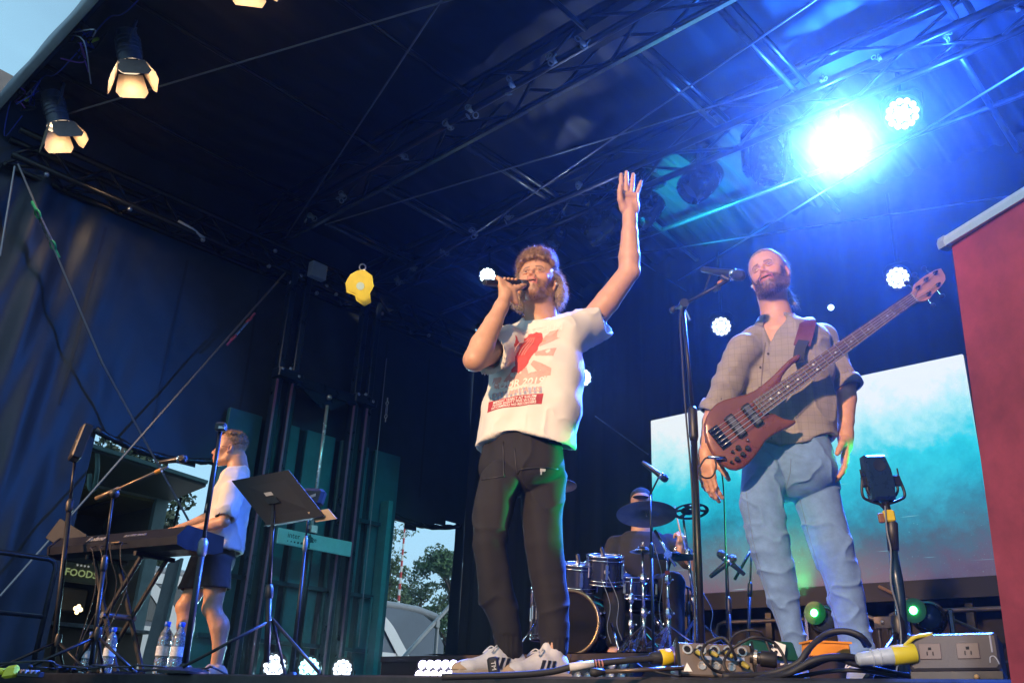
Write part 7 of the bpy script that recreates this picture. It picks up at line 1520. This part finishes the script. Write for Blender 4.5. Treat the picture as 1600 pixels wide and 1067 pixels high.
for i in range(5):
    o_ = c+RH*(-.085+.0425*i)+u_*.028+n_*.001; MB().lathe([(.016, 0), (.016, .004), (.011, .004), (.011, .001)], o_, n_, 20).build('socket_ring', mat('ring_silver', (.7, .6, .5), .25, .8), sb_, 'auto'); MB().lathe([(.0105, .0015), (.001, .0015)], o_, n_, 14).build('socket_core', BLKP, sb_)
for i in range(3): MB().lathe([(.013, 0), (.013, .004), (.009, .004), (.009, .001)], c+RH*(-.045+.045*i)-u_*.022+n_*.001, n_, 18).build('socket_ring', mat('ring_silver', (0, 0, 0)), sb_, 'auto')
MB().box(c+RH*.02+u_*.004+n_*.001, (.07, .006, .001), (RH, u_, n_)).build('label_strip', mat('label_blue', (.25, .32, .5), .5), sb_); MB().poly([(-.014, -.012), (.014, -.012), (0, .016)], c-RH*.09-u_*.03+n_*.002, RH, u_, .002).build('triangle_mark', mat('label_white', (.7, .7, .7), .5), sb_)
YC = mat('xlr_boot_olive', (.33, .28, .05), .5)
for i in range(4):
    o_ = c+RH*(-.06+.045*i)+u_*(.022 if i < 3 else -.01); e = o_+n_*.045-u_*.03+RH*.012; t = thing('plug', ('olive booted plug at left of the stage box', 'second olive booted plug in the stage box', 'third olive booted plug in the stage box', 'lower right olive booted plug in the stage box')[i], 'plug')
    MB().tube([o_+n_*.002, o_+n_*.03-u_*.012], .010, 10).build('shell', BLK, t, True); MB().tube([o_+n_*.03-u_*.012, e], [.009, .006], 10).build('boot', YC, t, True)
gs = thing('effects_box', 'low green and black box with white dials behind the leads', 'effects unit'); c = FX(1196, 1017, 3.1); MB().box(c, (.10, .06, .03), (nrm(RH-TC*.2), TC, ZU), taper=.85, bev=.004).build('case', mat('deep_green', (.01, .07, .05), .4), gs); MB().poly([(-.03, -.02), (.02, -.024), (.03, .014), (-.006, .026)], c+TC*.065+RH*.02+ZU*.004, RH, nrm(ZU-TC*.3), .003).build('white_panel', mat('label_white', (0, 0, 0)), gs)
for i in range(4): MB().lathe([(.006, 0), (.005, .006)], c+TC*.068+RH*(.0+.014*(i % 2))+ZU*(-.006+.018*(i//2)), TC, 10).build('dial', BLK, gs)
tr_ = thing('barrel_connector', 'black barrel connector with a brass ring beside the stage box', 'connector'); a, b = FX(1172, 1026, 2.9), FX(1205, 1030, 2.88); MB().lathe([(.017, 0), (.017, .03), (.024, .032), (.024, .075), (.02, .08)], a, b-a, 20).build('barrel', BLKP, tr_, 'auto'); MB().lathe([(.0245, .012), (.0245, .022)], a, b-a, 20).build('brass_ring', mat('ring_silver', (0, 0, 0)), tr_, 'auto')
# the multicore with its yellow and violet connector
mc = thing('multicore_cable', 'thick black multicore with white tape along the stage edge', 'cable'); pts = [FX(690, 1057, 2.9), FX(800, 1054, 2.9), FX(860, 1049, 2.9), FX(900, 1040, 2.9), FX(960, 1033, 2.9), FX(1020, 1028, 2.92), FX(1035, 1027, 2.93)]
MB().tube(spline(pts, 7), .0105, 10).build('cable_core', RUB, mc, True); MB().tube([FX(890, 1042, 2.895), FX(928, 1037, 2.895)], .0122, 12).build('white_tape', mat('white_tape', (.62, .60, .58), .6), mc, True)
for x in (930, 935, 940): MB().tube([FX(x, 1036.6, 2.894), FX(x+2, 1036.3, 2.894)], .0125, 12).build('tape_stripe', mat('red_tape', (.40, .18, .15), .6), mc)
vc = thing('power_connector', 'yellow and violet round connector ending the thick multicore', 'connector'); a, b = FX(1018, 1029, 2.93), FX(1078, 1022, 2.96); d_ = nrm(b-a); Lc = np.linalg.norm(b-a)
MB().lathe([(.012, -.01), (.02, .0), (.022, Lc*.22)], a, d_, 20).build('gland', BLKP, vc, 'auto'); MB().lathe([(.024, Lc*.22), (.026, Lc*.25), (.026, Lc*.48), (.024, Lc*.5)], a, d_, 24).build('yellow_ring', YL, vc, 'auto'); MB().lathe([(.025, Lc*.5), (.03, Lc*.55), (.032, Lc*.85), (.032, Lc*1.1)], a, d_, 24).build('violet_barrel', mat('violet_plastic', (.07, .06, .28), .4), vc, 'auto')
rd = thing('speaker_pole', 'dark tube with rubber knob lying along stage edge', 'pole'); a, b = FX(940, 1049, 2.85), FX(1068, 1043, 2.85); MB().tube([a, b], .0065, 10).build('tube', mat('bronze_tube', (.12, .09, .07), .35, .5), rd, True); MB().tube([FX(922, 1050, 2.85), FX(930, 1050, 2.85), FX(945, 1049, 2.85)], [.010, .014, .008], 12).build('knob', RUB, rd, True)
# loops of cable
loops = [('front loop of black cable over the stage box', [(1195, 1052), (1130, 1050), (1108, 1040), (1096, 1020), (1106, 1003), (1128, 996), (1140, 1006), (1150, 1030)], .0048, 2.82), ('second loop of black cable crossing the stage box', [(1235, 1048), (1160, 1058), (1140, 1052), (1131, 1035), (1142, 1015), (1165, 1000), (1182, 995), (1208, 1003), (1222, 1020), (1230, 1040)], .0046, 2.84), ('high thin arch of cable behind the stage box', [(1140, 1003), (1150, 990), (1170, 984), (1188, 988), (1196, 1000), (1206, 1025)], .004, 3.0),
  ('thick black cable arching over the orange box', [(1130, 1056), (1200, 1052), (1245, 1036), (1262, 1015), (1290, 990), (1320, 985), (1345, 993), (1358, 1008)], .0085, 2.75), ('twin of the thick cable over the orange box', [(1160, 1060), (1215, 1053), (1252, 1030), (1272, 1005), (1298, 990), (1322, 987), (1344, 996), (1352, 1008)], .0080, 2.78), ('heavy cable sweeping to the grey plug', [(1180, 1062), (1230, 1052), (1275, 1030), (1320, 1025), (1345, 1030)], .0095, 2.66), ('low heavy cable sagging below the grey plug', [(1200, 1060), (1260, 1042), (1300, 1028), (1340, 1038), (1400, 1052), (1440, 1058)], .0085, 2.68), ('flat cable lying under the heavy loops', [(1230, 1060), (1290, 1049), (1340, 1047), (1400, 1056)], .006, 2.7), ('thin cable in front of the led bar', [(990, 1046), (1010, 1043), (1030, 1050), (1060, 1056)], .003, 2.85)]
for lab, P_, r_, h_ in loops:
    t = thing('cable', lab, 'cable'); pts = [FX(x, y, h_+.02*math.sin(i*1.9)) for i, (x, y) in enumerate(P_)]; MB().tube(spline(pts, 7), r_, 8).build('lead', RUB, t, True)
tt = thing('tape_roll', 'black cable tie pouch with white lettering by the shoe', 'pouch'); c = FX(771, 1040, 3.28); MB().box(c, (.020, .016, .030), (nrm(RH+ZU*.2), TC, nrm(ZU-RH*.2)), bev=.008).build('pouch', RUB, tt); text('TM', c+TC*.018, nrm(-ZU+RH*.2), nrm(RH+ZU*.2), .022, mat('label_white', (0, 0, 0)), tt)
# left clutter
ly = thing('power_connector', 'yellow angular connector at the far left front edge', 'connector'); c = at(18, 1049, h=5.2); MB().box(c, (.04, .03, .032), (nrm(RH+ZU*.2), TC, ZU), taper=.8, bev=.012).build('body', mat('lemon_plastic', (.72, .68, .04), .4), ly); MB().tube([c-RH*.04, c-RH*.09], .018, 10).build('sleeve', mat('lemon_plastic', (0, 0, 0)), ly)
lo_ = thing('plug_strip', 'dark plug strip with orange and pale plugs at left edge', 'power strip'); c = at(48, 1053, h=5.2); MB().box(c, (.06, .03, .014), (RH, TC, ZU), bev=.003).build('strip', BLKP, lo_)
for i, cl_ in enumerate(((.6, .2, .05), (.45, .45, .55), (.5, .3, .2), (.25, .3, .6))): MB().box(c+RH*(-.04+.027*i)+TC*.02+ZU*.012, (.010, .012, .010), bev=.002).build('plug', mat('plug_tint_%s' % 'abcd'[i], cl_, .5), lo_)
for i in range(7):
    x0_ = 10+i*42; t = thing('cable', 'dark lead tangled on the left stage edge, number %s from the left' % ('one', 'two', 'three', 'four', 'five', 'six', 'seven')[i], 'cable'); pts = [at(x0_+RNG.uniform(-15, 15)+k*28, 1052-RNG.uniform(0, 14), h=5.1+RNG.uniform(0, .5)) for k in range(5)]
    for p in pts: p[2] = RNG.uniform(.006, .05)
    MB().tube(spline(pts, 6), .006, 6).build('lead', RUB, t, True)
# ================================================================== OUTSIDE THE STAGE
# coach
bs = thing('tour_coach', 'grey coach with white sweeping stripe parked behind stage', 'coach'); CX = -16.0; y0, y1, zt, zb = 2.0, 14.85, 2.07, -.95
GRY = mat('coach_grey', (.07, .095, .14), .22, .1, .12, 1.2, coat=.5); WHT = mat('coach_white', (.62, .66, .70), .3, 0, .05, 2, coat=.4); RFG = mat('coach_roof', (.20, .22, .25), .4)
def prof_(k, zo): return [(y0, zb), (y1-.25, zb), (y1+.05, .2), (y1-.02, 1.3), (y1-.30, zt-.25), (y1-.75, zt-.05), (y1-1.3, zt), (y0, zt)]
P_ = prof_(0, 0); MB().loft([np.array([(CX-x, y, z-(.10 if (z > 1.5 and x in (0, 2.5)) else 0)) for y, z in P_]) for x in (0, .12, 2.38, 2.5)]).build('body', GRY, bs, 'auto')
MB().tube([(CX-.08, y, zt-.06-(0 if y < y1-1.2 else (y-y1+1.2)**2*.12)) for y in np.linspace(y0, y1-.25, 24)], .10, 8).build('roof_rail', RFG, bs, True)
MB().poly([(y0, zb), (13.4, zb), (13.4, 1.02), (y0, 1.10)], (CX+.02, 0, 0), (0, 1, 0), (0, 0, 1), .02).build('lower_panel', WHT, bs)
MB().poly([(13.4, .98), (y1-.35, 1.0), (y1-.3, .5), (13.4, .5)], (CX+.02, 0, 0), (0, 1, 0), (0, 0, 1), .02).build('nose_panel', WHT, bs)
sw = [np.array(p) for p in ((11.9, 2.02), (12.5, 1.9), (13.0, 1.62), (13.4, 1.2), (13.75, .8))]; L_ = spline([V(0, *p) for p in sw], 6)
R_ = [np.array([p+V(CX+.045, -w, 0), p+V(CX+.045, w, .02), p+V(CX+.055, w, .02), p+V(CX+.055, -w, 0)]) for p, w in zip(L_, np.linspace(.13, .17, len(L_)))]
for sgn, yo in ((1, 0), (1, -5.3)): MB().loft([r+V(0, yo, 0) for r in R_]).build('swoosh_stripe', WHT, bs)
MB().poly([(y0, 1.80), (9.2, 1.80), (9.2, 1.98), (y0, 1.98)], (CX+.02, 0, 0), (0, 1, 0), (0, 0, 1), .02).build('upper_stripe', WHT, bs)
for yy in (3.2, 5.0, 6.8, 8.6, 10.4): MB().box((CX+.015, yy+.8, 1.45), (.012, .82, .30), bev=.005).build('side_window', mat('tinted_glass', (.03, .04, .055), .08, 0, .1, 2, coat=.5), bs)
for yy in (4.2, 12.6): MB().lathe([(.48, 0), (.5, .05), (.5, .25), (.48, .28)], (CX-.25, yy, GZ+.5), (1, 0, 0), 28).build('wheel', RUB, bs, 'auto')
# food truck with raised side flap
ft_ = thing('food_trailer', 'open food trailer with raised grey side flap beyond stage', 'food trailer'); FXX = -12.6
z0, z1 = at(262, 783, X=FXX)[2], 0; ya, yb = 3.2, at(262, 783, X=FXX)[1]; zt_ = z0; zc = at(150, 985, X=FXX)[2]
BG = mat('trailer_beige', (.22, .20, .17), .6, 0, .15, 3); OLV = mat('ceiling_olive', (.30, .26, .10), .7, 0, .15, 3); WPL = mat('trailer_pale', (.42, .44, .46), .5, 0, .1, 3); INT = mat('interior_dark', (.03, .028, .028), .6, 0, .4, 5)
MB().box((FXX-1.0, (ya+yb)/2, zt_+.05), (1.05, (yb-ya)/2+.05, .06), bev=.02).build('roof', WPL, ft_); MB().box((FXX-1.0, (ya+yb)/2, zt_-.03), (.98, (yb-ya)/2-.03, .02)).build('ceiling', OLV, ft_)
MB().box((FXX-2.0, (ya+yb)/2, (zt_+GZ)/2+.2), (.03, (yb-ya)/2, (zt_-GZ)/2-.25)).build('back_wall', BG, ft_); MB().box((FXX-1.0, yb-.02, (zt_+GZ)/2+.2), (1.0, .03, (zt_-GZ)/2-.2)).build('end_wall', BG, ft_); MB().box((FXX-1.0, ya, (zt_+GZ)/2+.2), (1.0, .03, (zt_-GZ)/2-.2)).build('end_wall', BG, ft_)
MB().box((FXX, (ya+yb)/2, zc/2+GZ/2+.1), (.03, (yb-ya)/2, (zc-GZ)/2-.1)).build('lower_side', mat('trailer_brown', (.10, .07, .05), .5, 0, .25, 4), ft_); MB().box((FXX+.05, (ya+yb)/2, zc+.03), (.16, (yb-ya)/2, .025), bev=.005).build('counter', STL, ft_)
MB().box((FXX-.0, yb-.10, (zt_+zc)/2), (.05, .09, (zt_-zc)/2)).build('corner_post', mat('post_pale_teal', (.30, .42, .45), .4), ft_); MB().box((FXX-1.5, (ya+yb)/2, zc+.45), (.35, (yb-ya)/2-.2, .5)).build('kitchen_unit', INT, ft_)
for i in range(4): MB().box((FXX-1.1, ya+.5+i*.55, zc+.35+.1*(i % 2)), (.12, .18, .16), bev=.02).build('appliance', (STL, INT, mat('crate_red', (.25, .03, .03), .5), BG)[i], ft_)
for i in range(4): MB().box((FXX-.9, (ya+yb)/2-.9+i*.55, zt_-.06), (.6, .018, .02)).build('ceiling_rib', mat('rib_olive', (.16, .14, .06), .6), ft_)
fl_a, fl_b = at(152, 692, X=FXX+1.35), at(322, 757, X=FXX+1.1); hA, hB_ = V(FXX, ya, zt_+.05), V(FXX, yb+.02, zt_+.03)
fla = np.array([hA, hB_, fl_b, V(fl_a[0], ya, fl_a[2])]); MB().loft([fla-V(0, 0, .03), fla+V(0, 0, .03)]).build('side_flap', mat('flap_grey', (.20, .20, .21), .5, 0, .12, 3), ft_); MB().bar(V(fl_a[0], ya, fl_a[2]+.03), fl_b+V(0, 0, .03), .07, .05).build('flap_edge', mat('flap_edge_teal', (.25, .42, .42), .4), ft_)
MB().tube(spline([at(152, 700, X=FXX+1.2), at(152, 735, X=FXX+1.2), at(146, 765, X=FXX+1.1), at(140, 760, X=FXX+1.1), at(140, 740, X=FXX+1.1)], 5), .03, 8).build('flap_handle', mat('flap_edge_teal', (0, 0, 0)), ft_, True); MB().tube([at(283, 778, X=FXX+.8), at(262, 860, X=FXX+.05)], .02, 6).build('gas_strut', BLK, ft_)
sg = at(127, 896, X=FXX+.06); text('FOODS', sg, (0, 1, 0), ZU, .13, em('sign_green', (.6, .75, .3), .3), ft_, bold=True); text('* * * *', sg+V(0, 0, .09), (0, 1, 0), ZU, .07, em('sign_white', (.8, .85, .8), .5), ft_); MB().box((FXX+.03, sg[1], sg[2]+.02), (.015, .34, .14)).build('sign_panel', mat('sign_olive', (.14, .12, .06), .6), ft_)
for i, (x, y) in enumerate(((118, 950), (123, 947), (126, 952), (120, 956))): MB().ball(at(x, y, X=FXX-.4), .03, 8).build('bulb', em('warm_bulb', (1, .75, .35), 4), ft_, True)
# pale partition and red crate panel between trailer and mast
pt_ = thing('partition', 'pale upright board leaning beside the food trailer', 'board'); MB().loft([np.array([at(x, y, X=FXX+.9+o) for x, y in ((262, 880), (283, 872), (236, 1066), (212, 1066))]) for o in (0, .05)]).build('board', mat('board_grey', (.30, .33, .36), .5, 0, .1), pt_); MB().bar(at(284, 872, X=FXX+.95), at(238, 1066, X=FXX+.95), .06, .03).build('edge_strip', mat('post_pale_teal', (0, 0, 0)), pt_)
# red and white mast
mp_ = thing('striped_mast', 'thin red and white striped mast rising behind the coach', 'mast'); a, b = at(622, 948, X=-22), at(634, 806, X=-22); b = a+(b-a)*1.25
for i in range(20): MB().tube([a+(b-a)*i/20, a+(b-a)*(i+1)/20], .045-.0012*i, 8).build('mast_section', mat('mast_red', (.45, .04, .04), .5) if i % 2 else mat('mast_white', (.6, .6, .6), .5), mp_)
MB().tube([V(a[0], a[1], GZ), a], .05, 8).build('mast_foot', mat('mast_white', (0, 0, 0)), mp_)
# steps rail at the open flap
hr_ = thing('stair_handrail', 'grey sloping handrail of the access stairs at the open flap', 'handrail'); XR = -9.75; a, b = at(706, 943, X=XR), at(598, 1062, X=XR)
a = a+(b-a)*-.02; MB().bar(a, b+(b-a)*.5, .05, .05, bev=.012).build('rail_tube', mat('galvanised', (.34, .36, .38), .45, .6, .15, 20), hr_); p = at(684, 968, X=XR); MB().bar(p, V(p[0], p[1], GZ), .055, .04, bev=.01).build('rail_post', mat('galvanised', (0, 0, 0)), hr_)
MB().box(at(682, 975, X=XR), (.04, .035, .05), bev=.008).build('post_bracket', mat('galvanised', (0, 0, 0)), hr_)
# trees
BARK = mat('bark', (.06, .045, .035), .9, 0, .4, 12, .4, 30)
def leafmat(name, c, v=.45):
    m = mat(name, c, .55, 0, v, 1.6); return m
def tree(base, h, crown, n, lab, m, leaf=.11, seed=0, dens=1, gaps=.0, name='broadleaf_tree', cat='tree', grp='trees beyond the stage'):
    r = np.random.default_rng(seed); t = thing(name, lab, cat, group=grp); b = V(*base); T = MB(); T.tube([b, b+V(.1, 0, h*.35), b+V(-.1, .1, h*.7), b+V(0, 0, h*.9)], [h*.03, h*.024, h*.014, h*.005], 8); T.build('trunk', BARK, t, True)
    br = MB(); cl = []
    for k in range(26):
        z = r.uniform(.3, .92)*h; a = r.uniform(0, 2*PI); rad = crown*r.uniform(.45, 1)*math.sqrt(max(.1, 1-((z/h-.62)/.42)**2)); e = b+V(math.cos(a)*rad, math.sin(a)*rad, z+r.uniform(0, .1)*h); s0 = b+V(0, 0, z*.75); br.tube([s0, (s0+e)/2+V(0, 0, .1), e], [h*.008, h*.005, h*.002], 5)
        for q in range(5): cl.append((e*(1-.25*q/5)+s0*(.25*q/5)+r.normal(size=3)*crown*.14, crown*r.uniform(.10, .24)))
    br.build('limbs', BARK, t, True)
    C = np.array([c[0] for c in cl]); R = np.array([c[1] for c in cl]); i = r.integers(0, len(cl), n); d = r.normal(size=(n, 3)); d /= np.linalg.norm(d, axis=1, keepdims=True); P = C[i]+d*(R[i]*r.uniform(.3, 1.05, n)**.5)[:, None]*V(1, 1, .75)
    u = r.normal(size=(n, 3)); u /= np.linalg.norm(u, axis=1, keepdims=True); w_ = np.cross(u, r.normal(size=(n, 3))); w_ /= np.linalg.norm(w_, axis=1, keepdims=True); s_ = leaf*r.uniform(.6, 1.3, n)[:, None]
    Vv = np.stack([P-u*s_, P+w_*s_*.45, P+u*s_, P-w_*s_*.45], 1).reshape(-1, 3); F = np.arange(4*n).reshape(-1, 4); o = link('foliage', qmesh('foliage', Vv, F), m, t); o['kind'] = 'stuff'; o.data.polygons.foreach_set('use_smooth', np.zeros(n, bool))
    return t
def px_base(x, y, X): q = at(x, y, X=X); return (q[0], q[1], GZ), q[2]-GZ
LG, LD = leafmat('leaf_mid', (.075, .125, .05)), leafmat('leaf_dark', (.035, .06, .03))
b, hh_ = px_base(612, 868, -30); tree(b, hh_*1.02, 2.6, 9000, 'thin leaved tree with gaps, left in the open flap', LG, .085, 1)
b, hh_ = px_base(660, 905, -34); tree(b, hh_*1.05, 2.2, 8000, 'lower tree between the mast and the dark tree', LG, .09, 2)
b, hh_ = px_base(722, 866, -28); tree(b, hh_*1.08, 2.4, 15000, 'dense green tree at the right side of open flap', leafmat('leaf_green', (.05, .115, .035)), .095, 3)
b, hh_ = px_base(570, 850, -27); tree(b, hh_*1.15, 1.9, 5000, 'sparse overhanging tree at the left edge of open flap', LG, .08, 4)
b, hh_ = px_base(205, 640, -22); tree(b, hh_*.98, 1.5, 9000, 'dark conifer above the raised flap of the food trailer', LD, .10, 5)
b, hh_ = px_base(250, 700, -24); tree(b, hh_*.9, .75, 4000, 'dark tree edge right above the trailer flap tip', LD, .10, 6)
for i in range(7): b = (-46-i*1.5, 4+i*5.5, GZ); tree(b, 6+i % 3, 3.0, 3500, 'far tree in the row behind the coach, %s from the left' % ('first', 'second', 'third', 'fourth', 'fifth', 'sixth', 'last')[i], LG, .2, 20+i)
HAZE = 0.0009
# ================================================================== stage haze
hz = MB().box((-20, 22, 8.5), (60, 60, 11)).build('haze', None); hz['kind'] = 'stuff'
hm_ = bpy.data.materials.new('haze'); hm_.use_nodes = True; n = hm_.node_tree; n.nodes.clear()
pv = n.nodes.new('ShaderNodeVolumePrincipled'); pv.inputs['Density'].default_value = HAZE; pv.inputs['Color'].default_value = (.9, .93, 1, 1); pv.inputs['Anisotropy'].default_value = .87
ov = n.nodes.new('ShaderNodeOutputMaterial'); n.links.new(pv.outputs[0], ov.inputs['Volume']); hz.data.materials.append(hm_)
# glowing volume added round the dazzling rear lamp to imitate lens bloom
def glow_ball(c, r, dens, nm):
    o = MB().ball((0, 0, 0), 1, 24).build(nm, None); o.location = c; o.scale = r; o['kind'] = 'stuff'
    m = bpy.data.materials.new(nm); m.use_nodes = True; n = m.node_tree; n.nodes.clear(); L = n.links; t = n.nodes.new('ShaderNodeTexCoord'); g = n.nodes.new('ShaderNodeTexGradient'); g.gradient_type = 'QUADRATIC_SPHERE'; L.new(t.outputs['Object'], g.inputs[0])
    z = n.nodes.new('ShaderNodeTexNoise'); z.inputs['Scale'].default_value = 1.4; z.inputs['Detail'].default_value = 3; L.new(t.outputs['Object'], z.inputs['Vector'])
    a = n.nodes.new('ShaderNodeMath'); a.operation = 'MULTIPLY'; L.new(g.outputs['Fac'], a.inputs[0]); L.new(z.outputs['Fac'], a.inputs[1]); b = n.nodes.new('ShaderNodeMath'); b.operation = 'MULTIPLY'; b.inputs[1].default_value = dens; L.new(a.outputs[0], b.inputs[0])
    p = n.nodes.new('ShaderNodeVolumePrincipled'); p.inputs['Color'].default_value = (.9, .95, 1, 1); p.inputs['Anisotropy'].default_value = .25; L.new(b.outputs[0], p.inputs['Density']); q = n.nodes.new('ShaderNodeOutputMaterial'); L.new(p.outputs[0], q.inputs['Volume']); o.data.materials.append(m)
glow_ball(at(1318, 232, Y=6.7), (1.35, 1.1, .75), .14, 'lamp_bloom')
